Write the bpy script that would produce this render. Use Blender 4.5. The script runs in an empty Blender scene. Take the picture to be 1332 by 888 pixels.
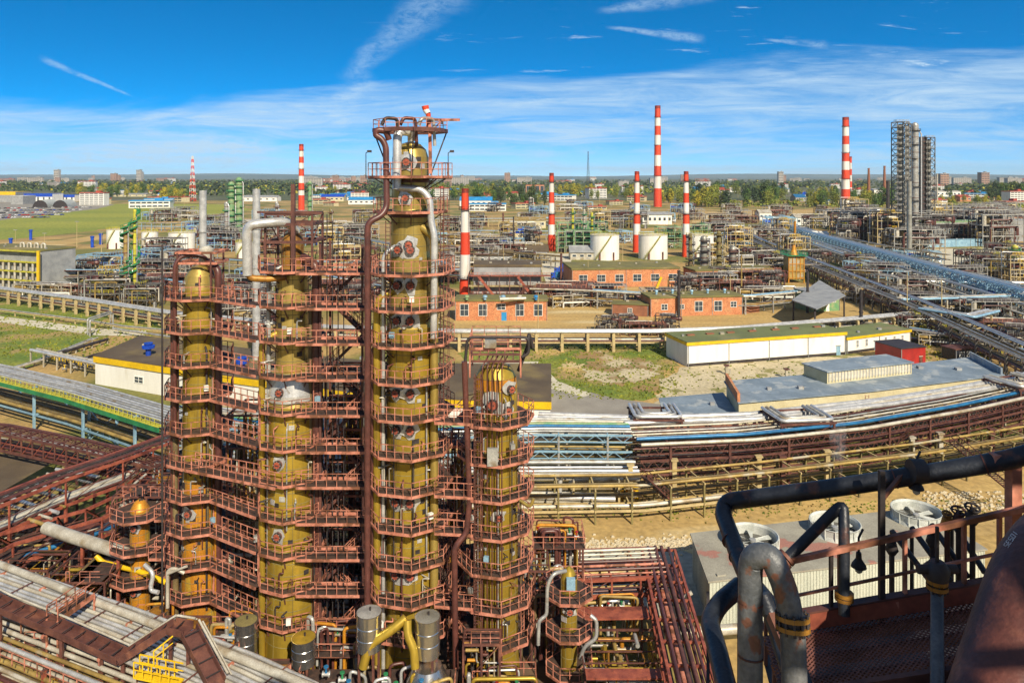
import bpy, math, random
from mathutils import Vector as V
random.seed(7)
R=math.radians
S=bpy.context.scene
COL=S.collection
F=951.0; CZ=45.0; HX=666.0; HY=228.0
def G(px,py,z=0.0):
    Y=(CZ-z)*F/(py-HY); return V(((px-HX)/F*Y,Y,z))
def P(px,py,Y): return V(((px-HX)/F*Y,Y,CZ-(py-HY)/F*Y))
def PX(v): return HX+v.x/v.y*F
# ------------------------------------------------------------------ materials
MATS={}
def mat(name,c1,c2=None,scale=.6,rough=.6,metal=0.,bump=0.,st=(1,1,1),lo=.38,hi=.62,fine=.12,fs=9.,c3=None,s3=.15,t3=(.56,.66)):
    m=bpy.data.materials.new(name); m.use_nodes=True; nt=m.node_tree; N=nt.nodes; L=nt.links
    b=N['Principled BSDF']; b.inputs['Roughness'].default_value=rough; b.inputs['Metallic'].default_value=metal
    g=N.new('ShaderNodeNewGeometry'); mp=N.new('ShaderNodeMapping'); mp.inputs['Scale'].default_value=st
    L.new(g.outputs['Position'],mp.inputs['Vector'])
    n=N.new('ShaderNodeTexNoise'); n.inputs['Scale'].default_value=scale; n.inputs['Detail'].default_value=6; n.inputs['Roughness'].default_value=.6
    L.new(mp.outputs[0],n.inputs['Vector'])
    r=N.new('ShaderNodeValToRGB'); r.color_ramp.elements[0].position=lo; r.color_ramp.elements[1].position=hi
    c2=c2 or tuple(x*.8 for x in c1)
    r.color_ramp.elements[0].color=(*c1,1); r.color_ramp.elements[1].color=(*c2,1)
    L.new(n.outputs['Fac'],r.inputs[0]); out=r.outputs[0]
    if c3:
        n3=N.new('ShaderNodeTexNoise'); n3.inputs['Scale'].default_value=s3; n3.inputs['Detail'].default_value=5
        L.new(mp.outputs[0],n3.inputs['Vector'])
        mr=N.new('ShaderNodeMapRange'); mr.inputs[1].default_value=t3[0]; mr.inputs[2].default_value=t3[1]
        L.new(n3.outputs['Fac'],mr.inputs[0])
        mx=N.new('ShaderNodeMix'); mx.data_type='RGBA'; L.new(mr.outputs[0],mx.inputs[0]); L.new(out,mx.inputs[6]); mx.inputs[7].default_value=(*c3,1); out=mx.outputs[2]
    f=N.new('ShaderNodeTexNoise'); f.inputs['Scale'].default_value=fs; f.inputs['Detail'].default_value=4
    L.new(g.outputs['Position'],f.inputs['Vector'])
    mr=N.new('ShaderNodeMapRange'); mr.inputs[1].default_value=.3; mr.inputs[2].default_value=.7; mr.inputs[3].default_value=1-fine*2; mr.inputs[4].default_value=1+fine
    L.new(f.outputs['Fac'],mr.inputs[0])
    mx=N.new('ShaderNodeMix'); mx.data_type='RGBA'; mx.blend_type='MULTIPLY'; mx.inputs[0].default_value=1
    L.new(out,mx.inputs[6]); L.new(mr.outputs[0],mx.inputs[7]); L.new(mx.outputs[2],b.inputs['Base Color'])
    if bump:
        bp=N.new('ShaderNodeBump'); bp.inputs['Strength'].default_value=bump; bp.inputs['Distance'].default_value=.05
        L.new(f.outputs['Fac'],bp.inputs['Height']); L.new(bp.outputs[0],b.inputs['Normal'])
    MATS[name]=m; return m
mat('salmon',(.60,.25,.17),(.42,.15,.095),1.5,.65,c3=(.18,.07,.035),s3=1.1,t3=(.48,.6))
mat('redpaint',(.36,.10,.055),(.22,.055,.035),1.2,.55,c3=(.12,.03,.02),s3=.8)
mat('maroon',(.14,.055,.04),(.08,.03,.025),1.,.6,c3=(.2,.08,.05),s3=.6)
mat('maroonpipe',(.13,.045,.035),(.075,.028,.024),1.,.4)
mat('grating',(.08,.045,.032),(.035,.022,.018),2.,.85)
mat('gold',(.58,.43,.12),(.38,.27,.065),.5,.36,.55,st=(1,1,.10),c3=(.17,.12,.035),s3=1.5,t3=(.60,.78),fine=.05,fs=3)
mat('goldlow',(.55,.38,.05),(.38,.26,.035),.5,.36,.5,st=(1,1,.10),c3=(.18,.11,.03),s3=1.5,t3=(.58,.78),fine=.05,fs=3)
mat('ochre',(.60,.26,.02),(.42,.17,.015),.6,.5,.25,st=(1,1,.3),c3=(.5,.32,.04),s3=.6)
mat('rustdome',(.42,.20,.03),(.2,.09,.02),1.2,.5,.3)
mat('silver',(.74,.74,.72),(.52,.52,.51),.9,.33,.5,fine=.1)
mat('drumsteel',(.60,.60,.58),(.42,.42,.41),.5,.24,.92,st=(1,1,.2),fine=.04,fs=3)
mat('galv',(.50,.50,.47),(.32,.32,.31),.8,.42,.35,fine=.12,c3=(.30,.24,.16),s3=.5)
mat('whitepipe',(.60,.57,.48),(.42,.38,.30),.7,.45,.2,c3=(.35,.28,.18),s3=.4)
mat('bluepipe',(.03,.20,.42),(.02,.12,.28),.7,.4,.2)
mat('bluesteel',(.36,.58,.72),(.24,.42,.58),.6,.45,.3)
mat('darkpipe',(.030,.036,.048),(.014,.017,.026),2.,.42,.2,c3=(.12,.05,.035),s3=2.2,t3=(.58,.66),bump=.15,fs=20)
mat('greypipe',(.17,.175,.18),(.09,.10,.11),2.4,.48,.15,c3=(.20,.09,.06),s3=3.0,t3=(.60,.64),bump=.2,fs=22)
mat('darksteel',(.05,.04,.04),(.025,.02,.02),1.,.6)
mat('yellowpipe',(.44,.31,.09),(.24,.16,.05),.5,.5,.15,c3=(.42,.38,.28),s3=.3)
mat('olivepipe',(.22,.165,.07),(.12,.085,.04),.5,.55,.1)
mat('concrete',(.42,.39,.31),(.30,.27,.2),.5,.85)
mat('paleconcrete',(.62,.58,.46),(.50,.46,.34),.15,.9,fine=.1,fs=2)
mat('postsand',(.55,.44,.22),(.40,.31,.15),.7,.8)
mat('yellow',(.80,.52,.01),(.66,.42,.01),.6,.5)
mat('yellowgreen',(.55,.52,.04),(.40,.36,.04),.6,.6)
mat('white',(.80,.80,.76),(.72,.71,.66),.5,.6,st=(1,1,.2),fine=.05,c3=(.60,.57,.48),s3=.5,t3=(.62,.8))
mat('oldsteel',(.17,.165,.15),(.09,.085,.08),.3,.55,.3)
mat('green',(.03,.26,.10),(.02,.15,.06),.6,.5)
mat('greensteel',(.12,.30,.14),(.30,.36,.18),.5,.6)
mat('blue',(.01,.08,.55),(.01,.05,.35),.5,.45)
mat('brightblue',(.03,.30,.62),(.02,.2,.48),.2,.5)
mat('brick',(.58,.25,.115),(.47,.18,.08),.6,.85,c3=(.52,.27,.13),s3=.3,fine=.2,fs=3)
mat('brickdark',(.30,.12,.06),(.22,.09,.05),.6,.85)
mat('tarroof',(.13,.095,.055),(.09,.065,.04),.15,.9,c3=(.20,.15,.06),s3=.08)
mat('oliveroof',(.20,.18,.055),(.14,.13,.05),.2,.9,c3=(.27,.22,.09),s3=.1)
mat('greenroof',(.17,.20,.075),(.13,.15,.06),.15,.85,c3=(.22,.2,.1),s3=.1)
mat('blueroof',(.24,.30,.36),(.17,.22,.27),.25,.6,c3=(.34,.38,.40),s3=.35,t3=(.55,.6),fine=.1,fs=2)
mat('cream',(.62,.56,.36),(.50,.44,.26),.3,.8)
mat('greywall',(.34,.35,.35),(.24,.25,.26),.3,.7)
mat('glass',(.03,.045,.06),(.06,.08,.1),.5,.12)
mat('redmetal',(.38,.02,.015),(.28,.015,.012),.6,.5)
mat('bandred',(.80,.07,.018),(.60,.045,.014),.4,.6,st=(1,1,.12),fine=.06,c3=(.35,.05,.03),s3=.5,t3=(.6,.8))
mat('sootred',(.16,.025,.015),(.40,.035,.015),.6,.7,st=(1,1,.2))
mat('bandwhite',(.82,.80,.76),(.64,.61,.56),.4,.6,st=(1,1,.12),fine=.05,c3=(.5,.44,.38),s3=.5,t3=(.58,.8))
mat('corrug',(.64,.66,.56),(.50,.53,.45),.6,.6,.2,st=(1,1,.2))
mat('boxroof',(.36,.34,.27),(.27,.25,.2),.3,.8,c3=(.36,.17,.13),s3=.3,t3=(.60,.64))
mat('fanwhite',(.58,.60,.56),(.40,.42,.38),.7,.6)
mat('olive',(.24,.20,.07),(.15,.12,.05),.5,.7)
mat('tankgrey',(.40,.40,.36),(.25,.24,.2),.4,.5,.4)
mat('trunk',(.10,.07,.04),(.06,.04,.03),1,.9)
mat('leafgreen',(.11,.19,.022),(.05,.11,.018),.12,.8,fine=.3,fs=.8)
mat('leafyellow',(.52,.42,.02),(.22,.24,.02),.12,.8,fine=.3,fs=.8)
mat('leafolive',(.29,.30,.035),(.12,.17,.02),.12,.8,fine=.3,fs=.8)
mat('leafdark',(.035,.065,.022),(.075,.11,.025),.04,.85,fine=.3,fs=.5)
mat('carwhite',(.75,.75,.75),None,1,.25); mat('carsilver',(.4,.42,.45),None,1,.25,.5); mat('carblue',(.03,.08,.4),None,1,.25); mat('carred',(.5,.03,.02),None,1,.25); mat('carblack',(.03,.03,.035),None,1,.25)
mat('chalk',(.7,.62,.58),None,3,.8)
mat('rustpipe',(.13,.04,.028),(.07,.024,.02),1.6,.6,0,c3=(.22,.08,.05),s3=1.3,bump=.25,fs=14)
mat('redrust',(.40,.09,.045),(.22,.05,.03),3,.7)
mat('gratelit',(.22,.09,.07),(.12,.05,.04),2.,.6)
mat('stone',(.60,.52,.36),(.45,.38,.25),2,.9)
mat('ground',(.48,.32,.11),(.30,.20,.075),.045,.95,fine=.16,fs=1.1,c3=(.17,.17,.035),s3=.022,t3=(.47,.56))
mat('dirt',(.52,.36,.13),(.40,.27,.10),.16,.95,fine=.14,fs=1.2,st=(.22,1,1),c3=(.58,.46,.24),s3=.09)
mat('grass',(.12,.19,.02),(.24,.26,.035),.09,.95,fine=.28,fs=1.6,c3=(.38,.27,.10),s3=.07,t3=(.50,.60))
mat('fieldgrass',(.22,.26,.03),(.31,.32,.04),.012,.95,fine=.2,fs=.4,st=(.3,1,1))
mat('yard',(.58,.50,.33),(.47,.40,.25),.12,.95,fine=.15,fs=1.5,c3=(.25,.23,.08),s3=.18,t3=(.60,.64))
mat('asphalt',(.30,.28,.24),(.24,.22,.19),.2,.9)
mat('wetconcrete',(.30,.31,.27),(.42,.41,.33),.16,.8,fine=.15,fs=1.2)
mat('shadebase',(.16,.10,.06),(.09,.06,.04),.4,.9)  # dark ground colour with the shade among feet and racks painted in
mat('citywall',(.55,.50,.44),(.45,.42,.38),.02,.8); mat('citybrick',(.50,.30,.2),(.4,.25,.18),.02,.8)
mat('redroof',(.42,.07,.04),(.3,.06,.04),.1,.8)
mat('farland',(.07,.09,.035),(.13,.13,.06),.0035,.95,c3=(.22,.2,.15),s3=.002,fine=.2,fs=.03)
M=MATS
# ------------------------------------------------------------------ mesh builder
LOC={}
class MB:
    def __init__(s): s.v=[]; s.f=[]; s.m=[]; s.sm=[]; s.mats=[]
    def mi(s,m):
        if m not in s.mats: s.mats.append(m)
        return s.mats.index(m)
    def add(s,vs,fs,m,smooth=False):
        o=len(s.v); s.v.extend(vs); k=s.mi(m)
        for f in fs: s.f.append([i+o for i in f]); s.m.append(k); s.sm.append(smooth)
    def box(s,c,sz,m,rz=0.):
        x,y,z=sz[0]/2,sz[1]/2,sz[2]/2; ca,sa=math.cos(rz),math.sin(rz)
        vs=[(c[0]+i*x*ca-j*y*sa,c[1]+i*x*sa+j*y*ca,c[2]+k*z) for k in(-1,1) for j in(-1,1) for i in(-1,1)]
        s.add(vs,[(0,2,3,1),(4,5,7,6),(0,1,5,4),(2,6,7,3),(0,4,6,2),(1,3,7,5)],m)
    def beam(s,a,b,w,h,m):
        a=V(a);b=V(b);d=(b-a)
        if d.length<1e-5: return
        d.normalize(); up=V((0,0,1)) if abs(d.z)<.95 else V((1,0,0))
        r=d.cross(up).normalized()*(w/2); u=r.cross(d).normalized()*(h/2)
        vs=[tuple(p+i*r+j*u) for p in(a,b) for j in(-1,1) for i in(-1,1)]
        s.add(vs,[(0,2,3,1),(4,5,7,6),(0,1,5,4),(2,6,7,3),(0,4,6,2),(1,3,7,5)],m)
    def tube(s,pts,r,m,n=8,cap=True):
        pts=[V(p) for p in pts]; pts=[p for i,p in enumerate(pts) if i==0 or (p-pts[i-1]).length>1e-4]
        if len(pts)<2: return
        vs=[];k=len(pts); prev=None
        for i,p in enumerate(pts):
            if i==0: t=pts[1]-p
            elif i==k-1: t=p-pts[i-1]
            else: t=(pts[i+1]-p).normalized()+(p-pts[i-1]).normalized()
            if t.length<1e-6: t=V((0,0,1))
            t.normalize()
            if prev is None:
                a=V((0,0,1)) if abs(t.z)<.9 else V((1,0,0)); u=t.cross(a).normalized()
            else:
                u=prev-t*prev.dot(t); u.normalize()
            prev=u; w=t.cross(u); rr=r[i] if isinstance(r,(list,tuple)) else r
            for j in range(n):
                an=2*math.pi*j/n; vs.append(tuple(p+u*(rr*math.cos(an))+w*(rr*math.sin(an))))
        fs=[(i*n+j,i*n+(j+1)%n,(i+1)*n+(j+1)%n,(i+1)*n+j) for i in range(k-1) for j in range(n)]
        s.add(vs,fs,m,True)
        if cap: s.add([vs[j] for j in range(n)],[list(range(n))[::-1]],m); s.add([vs[(k-1)*n+j] for j in range(n)],[list(range(n))],m)
    def lathe(s,c,prof,m,n=24,smooth=True,cap=True,mf=None):
        for i in range(len(prof)-1):
            (z0,r0),(z1,r1)=prof[i],prof[i+1]; mm=mf((z0+z1)/2) if mf else m
            vs=[]
            for z,r in((z0,r0),(z1,r1)):
                for j in range(n):
                    a=2*math.pi*j/n; vs.append((c[0]+r*math.cos(a),c[1]+r*math.sin(a),c[2]+z))
            s.add(vs,[(j,(j+1)%n,n+(j+1)%n,n+j) for j in range(n)],mm,smooth)
        if cap:
            for (z,r),rev in((prof[0],True),(prof[-1],False)):
                if r>1e-3:
                    l=[(c[0]+r*math.cos(2*math.pi*j/n),c[1]+r*math.sin(2*math.pi*j/n),c[2]+z) for j in range(n)]
                    s.add(l,[list(range(n))[::-1] if rev else list(range(n))],mf(z) if mf else m)
    def prism(s,poly,z0,z1,m,mtop=None,bottom=True):
        n=len(poly); a=sum(poly[i][0]*poly[(i+1)%n][1]-poly[(i+1)%n][0]*poly[i][1] for i in range(n))
        if a<0: poly=poly[::-1]
        vs=[(p[0],p[1],z0) for p in poly]+[(p[0],p[1],z1) for p in poly]
        s.add(vs,[(i,(i+1)%n,n+(i+1)%n,n+i) for i in range(n)],m)
        s.add([(p[0],p[1],z1) for p in poly],[list(range(n))],mtop or m)
        if bottom: s.add([(p[0],p[1],z0) for p in poly],[list(range(n))[::-1]],m)
    def rail(s,pts,h,m,t=.06,sp=1.1,closed=False,mid=True,toe=False):
        pts=[V(p) for p in pts]
        if closed: pts=pts+[pts[0]]
        for a,b in zip(pts,pts[1:]):
            L=(b-a).length
            if L<.05: continue
            s.beam(a+V((0,0,h)),b+V((0,0,h)),t,t,m)
            if mid: s.beam(a+V((0,0,h*.52)),b+V((0,0,h*.52)),t*.7,t*.7,m)
            if toe: s.beam(a+V((0,0,.1)),b+V((0,0,.1)),.02,.18,m)
            n=max(1,round(L/sp))
            for i in range(n):
                q=a.lerp(b,i/n); s.box((q.x,q.y,q.z+h/2),(t,t,h),m)
    def build(s,name,parent=None,coll=None):
        me=bpy.data.meshes.new(name)
        base=LOC.get(parent.name,V((0,0,0))) if parent else V((0,0,0))
        if base.length: vs=[(v[0]-base.x,v[1]-base.y,v[2]-base.z) for v in s.v]
        else: vs=[tuple(v) for v in s.v]
        me.from_pydata(vs,[],s.f)
        for m in s.mats: me.materials.append(MATS[m])
        me.polygons.foreach_set('material_index',s.m); me.polygons.foreach_set('use_smooth',s.sm)
        me.update()
        o=bpy.data.objects.new(name,me); COL.objects.link(o)
        if parent: o.parent=parent; LOC[o.name]=base
        return o
def fillet(pts,r,n=4):
    pts=[V(p) for p in pts]; out=[pts[0]]
    for a,b,c in zip(pts,pts[1:],pts[2:]):
        d1=(a-b);d2=(c-b); k=min(r,d1.length*.49,d2.length*.49)
        p=b+d1.normalized()*k; q=b+d2.normalized()*k
        for i in range(n+1):
            t=i/n; out.append(p*(1-t)**2+b*2*t*(1-t)+q*t*t)
    out.append(pts[-1]); return out
def thing(name,label,cat,loc=(0,0,0),group=None,rz=0):
    o=bpy.data.objects.new(name,None); COL.objects.link(o); o.location=loc; o.rotation_euler.z=rz; o.empty_display_size=.5
    LOC[o.name]=V(loc)
    if label: o['label']=label
    o['category']=cat
    if group: o['group']=group
    return o
def single(name,label,cat,mb,loc=(0,0,0),group=None):
    r=thing.__wrapped__ if 0 else None
    me_parent=type('x',(),{})()
    base=V(loc); mb.v=[(v[0]-base.x,v[1]-base.y,v[2]-base.z) for v in mb.v]
    o=mb.build(name); o.location=base
    if label: o['label']=label
    o['category']=cat
    if group: o['group']=group
    return o
def struct(name,mb,kind='structure'):
    o=mb.build(name); o['kind']=kind; return o
CH={}
def copy_tree(o,loc=None,rz=None,sc=None,label=None,parent=None,matmap=None):
    c=o.copy(); COL.objects.link(c)
    if parent: c.parent=parent
    if loc is not None: c.location=loc
    if rz is not None: c.rotation_euler.z=rz
    if sc is not None: c.scale=(sc,sc,sc) if not isinstance(sc,(tuple,list)) else sc
    if label: c['label']=label
    for ch in o.children: copy_tree(ch,parent=c)
    return c
REG=[]
def reg(o,look): REG.append((o,look))
ORD='first second third fourth fifth sixth seventh eighth ninth tenth eleventh twelfth thirteenth fourteenth fifteenth sixteenth seventeenth eighteenth nineteenth twentieth'.split()
def ordw(n):
    if n<20: return ORD[n]
    t=['twenty','thirty','forty','fifty','sixty','seventy','eighty','ninety'][(n+1)//10-2]
    return (t+'-'+ORD[(n+1)%10-1]) if (n+1)%10 else {'twenty':'twentieth','thirty':'thirtieth','forty':'fortieth','fifty':'fiftieth','sixty':'sixtieth','seventy':'seventieth','eighty':'eightieth','ninety':'ninetieth'}[t]
LM=[(-60,'the picture edge'),(42,'the hangars'),(165,'the spiral column'),(250,'the lattice mast'),(305,'the dark green column'),(392,'the slim striped chimney'),(533,'the tallest gold column'),(605,'the short striped chimney'),(717,'the scaffold chimney'),(855,'the tallest chimney'),(1036,'the yellow furnace'),(1100,'the nine band chimney'),(1188,'the grey steel towers'),(1400,'the picture edge')]
def finish_labels():
    b={}
    for o,look in REG:
        px=PX(o.location); i=max(k for k in range(len(LM)) if LM[k][0]<=max(px,-59)); i=min(i,len(LM)-2)
        b.setdefault((look,i),[]).append((px,o))
    for (look,i),l in b.items():
        A,B=LM[i][1],LM[i+1][1]; l.sort(key=lambda t:(t[0],t[1].location.y))
        if A=='the picture edge': A,B=B,A; l.reverse()
        for k,(px,o) in enumerate(l): o['label']=f"{look}, {ordw(k)} from {A} towards {B}"
SKYZ=2.6;SKYO=.10;SKYSAT=1.62;SKYHUE=.497;SKYVAL=1.5;CLOUD=(4.3,5.9,7.4);EXPO=0.38
# ------------------------------------------------------------------ setting
def sheet(name,pts,z,m,kind='structure'):
    mb=MB(); l=[(p[0],p[1],z) for p in pts]; n=len(l)
    a=sum(l[i][0]*l[(i+1)%n][1]-l[(i+1)%n][0]*l[i][1] for i in range(n))
    if a<0: l=l[::-1]
    mb.add(l,[list(range(n))],m); return struct(name,mb,kind)
def sh(name,px,z,m,j=0.):
    pts=[G(x,y,z) for x,y in px]
    if j:
        o=[];rr=random.Random(len(name)*7)
        for a,b in zip(pts,pts[1:]+pts[:1]):
            n=max(1,int((b-a).length/(j*1.6))); n=min(n,60)
            for i in range(n): q=a.lerp(b,i/n); o.append((q.x+rr.uniform(-j,j),q.y+rr.uniform(-j,j)))
        pts=o
    return sheet(name,pts,z,m)
B=16000
sheet('ground',[(-B,-200),(B,-200),(B,B),(-B,B)],0,'ground')
sheet('far_land',[(-B,1300),(B,1300),(B,B),(-B,B)],.3,'farland')
sh('green_field',[(-40,300),(-40,285),(60,271),(150,265),(300,266),(330,273),(240,283),(150,296),(75,306),(0,312),(-40,312)],.06,'fieldgrass',4)
sh('field_verge',[(-60,318),(75,313),(200,296),(260,288),(262,291),(200,301),(75,320),(-60,327)],.05,'dirt')
sh('car_park',[(-60,262),(60,260),(150,266),(125,272),(60,279),(-60,294)],.1,'asphalt')
sh('grass_lawn',[(-60,378),(0,380),(225,412),(225,430),(120,440),(40,476),(-60,520)],.03,'grass',.7)
sh('footpath',[(-60,405),(0,411),(125,427),(190,430),(190,437),(125,436),(0,419),(-60,413)],.06,'paleconcrete')
sh('dirt_road',[(560,655),(700,652),(880,655),(1100,640),(1332,610),(1500,585),(1500,680),(1332,690),(1000,720),(700,716),(560,720)],.03,'dirt',.5)
sh('concrete_apron',[(690,716),(880,712),(925,730),(915,800),(690,800)],.05,'wetconcrete')
sh('grass_patch',[(600,446),(880,446),(884,470),(862,490),(850,521),(780,520),(700,508),(600,470)],.03,'grass',1.1)
def oval(name,px,py,rx,ry,z,m,n=60,j=.07):
    pts=[]
    for i in range(n):
        a=2*math.pi*i/n; k=1+random.uniform(-j,j); pts.append(G(px+rx*k*math.cos(a),py+ry*k*math.sin(a),z))
    return sheet(name,pts,z,m)
mat('ovaldirt',(.34,.22,.09),(.26,.17,.07),.12,.95,c3=(.52,.44,.28),s3=.07,t3=(.5,.56))
oval('bare_ground',806,482,50,18,.07,'ovaldirt',n=70,j=.16)
oval('bare_patch',770,462,26,5,.05,'ovaldirt',j=.3)
oval('bare_patch',745,478,16,7,.05,'dirt',j=.3)
oval('bare_patch',840,505,18,4,.05,'ovaldirt',j=.3)
oval('bare_patch',715,458,20,4,.05,'dirt',j=.35)
oval('pale_ground',826,486,28,7,.1,'yard',j=.2)
sh('concrete_yard',[(862,492),(892,476),(1105,462),(1175,462),(1260,480),(1200,530),(850,545)],.05,'yard',.9)
sh('asphalt_lane',[(690,497),(740,503),(800,518),(862,526),(862,545),(690,545)],.06,'asphalt')
sh('sand_strip',[(600,470),(700,470),(725,495),(770,512),(760,516),(715,505),(600,505)],.08,'paleconcrete')
sh('works_yard',[(590,386),(850,372),(1180,372),(1180,432),(850,447),(590,447)],.04,'dirt')
sh('pale_plain',[(1140,326),(1290,322),(1400,330),(1290,345),(1215,352),(1165,340)],.04,'paleconcrete')
sh('service_road',[(700,330),(745,330),(742,345),(735,372),(712,372),(704,350)],.06,'paleconcrete')
sh('railway_strip',[(900,275),(1160,272),(1160,283),(900,290)],.08,'dirt')
def tufts(name,region,n,m,s0,s1,seed):
    rr=random.Random(seed); mb=MB()
    for k in range(n):
        q=region(rr); s=rr.uniform(s0,s1)
        for j in range(3):
            a=rr.uniform(0,3.14); dx,dy=math.cos(a)*s,math.sin(a)*s; mb.add([(q.x-dx,q.y-dy,0),(q.x+dx,q.y+dy,0),(q.x+dx*.5+rr.uniform(-.1,.1),q.y+dy*.5,s*1.2),(q.x-dx*.7,q.y-dy*.7,s)],[(0,1,2,3)],m)
    struct(name,mb,'stuff')
tufts('weeds',lambda r:G(r.uniform(690,880),r.uniform(447,520)),1500,'leafolive',.1,.34,1)
tufts('weeds',lambda r:G(r.uniform(860,1190),r.gauss(492,10)),420,'leafolive',.1,.3,2)
tufts('weeds',lambda r:G(r.uniform(690,1332),r.gauss(660,7)),900,'grass',.06,.2,3)
tufts('weeds',lambda r:G(r.uniform(0,200),r.uniform(405,465)),1300,'leafolive',.12,.4,4)
tufts('weeds',lambda r:G(r.uniform(1180,1332),r.uniform(400,470)),900,'leafyellow',.12,.4,5)
# far hills
def hills(name,Y,h,m,seed,x0,x1):
    random.seed(seed); mb=MB(); n=70; top=[]
    for i in range(n+1):
        x=x0+(x1-x0)*i/n; hh=h*(.55+.25*math.sin(i*.23+seed)+.12*math.sin(i*.61+seed*2)+.06*random.random()); top.append((x,hh))
    for i in range(n):
        (a,ha),(b,hb)=top[i],top[i+1]
        mb.add([(a,Y-900,0),(b,Y-900,0),(b,Y,hb),(a,Y,ha)],[(0,1,2,3)],m,True)
        mb.add([(a,Y,ha),(b,Y,hb),(b,Y+1200,0),(a,Y+1200,0)],[(0,1,2,3)],m,True)
    return struct(name,mb)
mat('hillblue',(.09,.15,.17),(.12,.17,.16),.002,.95)  # distant haze blue painted into the hill colour
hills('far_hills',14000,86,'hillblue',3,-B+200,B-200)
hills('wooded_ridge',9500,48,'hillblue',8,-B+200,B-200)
random.seed(11)
# ------------------------------------------------------------------ gold columns
def ngon(cx,cy,r,n,a0): return [(cx+r*math.sin(a0+2*math.pi*i/n),cy-r*math.cos(a0+2*math.pi*i/n)) for i in range(n)]
def platform(root,cx,cy,z,Rr,ri,off=0.,m='salmon',gap=None,n=8):
    mb=MB(); a0=off; o=ngon(cx,cy,Rr,n,a0); i_=ngon(cx,cy,ri,n,a0)
    for k in range(n):
        k2=(k+1)%n; q=[o[k],o[k2],i_[k2],i_[k]]
        mb.add([(x,y,z) for x,y in q],[(0,1,2,3)],'grating'); mb.add([(x,y,z-.06) for x,y in q],[(3,2,1,0)],'maroon')
        a=V((*o[k],z-.1)); b=V((*o[k2],z-.1)); mb.beam(a,b,.12,.22,m)
        a=V((*o[k],z-.18)); c=V((*i_[k],z-.18)); mb.beam(a,c,.1,.22,'maroon')
        w=V((cx+(i_[k][0]-cx)*1.0,cy+(i_[k][1]-cy)*1.0,z-1.3)); mb.beam(V((cx+(o[k][0]-cx)*.85,cy+(o[k][1]-cy)*.85,z-.25)),w,.09,.09,'maroon')
    pf=mb.build('platform',root)
    rb=MB(); sk=set(gap or [])
    for k in range(n):
        if k in sk: continue
        a=o[k];b=o[(k+1)%n]; rb.rail([(*a,z),(*b,z)],1.15,m,.06,.85)
    rb.box((o[0][0],o[0][1],z+.55),(.07,.07,1.1),m)
    rb.build('railing',pf); return pf
def bridge(root,a,b,w,z,m='salmon',sides=(1,1)):
    a=V((a[0],a[1],z-.03));b=V((b[0],b[1],z-.03)); d=(b-a).normalized(); s=V((-d.y,d.x,0))*(w/2)
    mb=MB(); mb.add([tuple(a-s),tuple(b-s),tuple(b+s),tuple(a+s)],[(0,1,2,3)],'grating'); mb.add([tuple(p-V((0,0,.05))) for p in(a-s,b-s,b+s,a+s)],[(3,2,1,0)],'maroon')
    for q in(1,-1): mb.beam(a+s*q-V((0,0,.1)),b+s*q-V((0,0,.1)),.12,.22,m)
    for t in range(1,4):
        c=a.lerp(b,t/4); mb.beam(c-s-V((0,0,.15)),c+s-V((0,0,.15)),.08,.12,'maroon')
    w_=mb.build('walkway',root); rb=MB()
    if sides[0]: rb.rail([a-s,b-s],1.15,m,.06,.85)
    if sides[1]: rb.rail([a+s,b+s],1.15,m,.06,.85)
    if rb.v: rb.build('railing',w_)
def manhole(root,cx,cy,r,ang,z,rad,silver=True):
    d=V((math.sin(ang),-math.cos(ang),0)); c=V((cx,cy,z))+d*(r-.02)
    mb=MB(); u=V((math.cos(ang),math.sin(ang),0)); w=V((0,0,1))
    k=11; ring=[]
    rr=random.Random(int(z*10+ang*50))
    for i in range(k):
        a=2*math.pi*i/k; q=rad*1.8*rr.uniform(.7,1.35); ring.append(tuple(c+d*.10+u*(q*math.cos(a))+w*(q*math.sin(a))))
    if silver:
        mb.add(ring+[tuple(c+d*.16)],[(i,(i+1)%k,k) for i in range(k)],'silver')
    mb.tube([c,c+d*.4],rad*.92,'maroon',14)
    h=mb.build('manhole',root); cb=MB(); cb.tube([c+d*.36,c+d*.44],rad*1.02,'darksteel',16); cb.tube([c+d*.44,c+d*.47],rad*.74,'redrust',16)
    for q in range(8): an=q*math.pi/4; e=c+d*.44+u*(rad*.86*math.cos(an))+w*(rad*.86*math.sin(an)); cb.tube([e,e+d*.06],.035,'galv',5)
    cb.beam(c+d*.5-u*rad*.3,c+d*.5+u*rad*.3,.05,.06,'darksteel')
    cb.build('cover',h)
def ladder(root,p,z0,z1,ang=0,m='maroon',cage=True):
    d=V((math.sin(ang),-math.cos(ang),0)); u=V((math.cos(ang),math.sin(ang),0)); p=V((p[0],p[1],0)); mb=MB()
    for s in(-.25,.25): mb.beam(p+u*s+V((0,0,z0)),p+u*s+V((0,0,z1)),.07,.07,m)
    z=z0+.3
    while z<z1: mb.beam(p-u*.25+V((0,0,z)),p+u*.25+V((0,0,z)),.035,.035,m); z+=.35
    if cage:
        z=z0+2.2
        while z<z1:
            pts=[p+V((0,0,z))+u*(.38*math.cos(a))+d*(.75*math.sin(a)) for a in[math.pi*i/5 for i in range(6)]]
            for a,b in zip(pts,pts[1:]): mb.beam(a,b,.03,.06,m)
            z+=.9
        for i in(1,2,3,4):
            a=math.pi*i/5; q=p+u*(.38*math.cos(a))+d*(.75*math.sin(a)); mb.beam(q+V((0,0,z0+2.2)),q+V((0,0,z1)),.03,.03,m)
    return mb.build('ladder',root)
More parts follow.
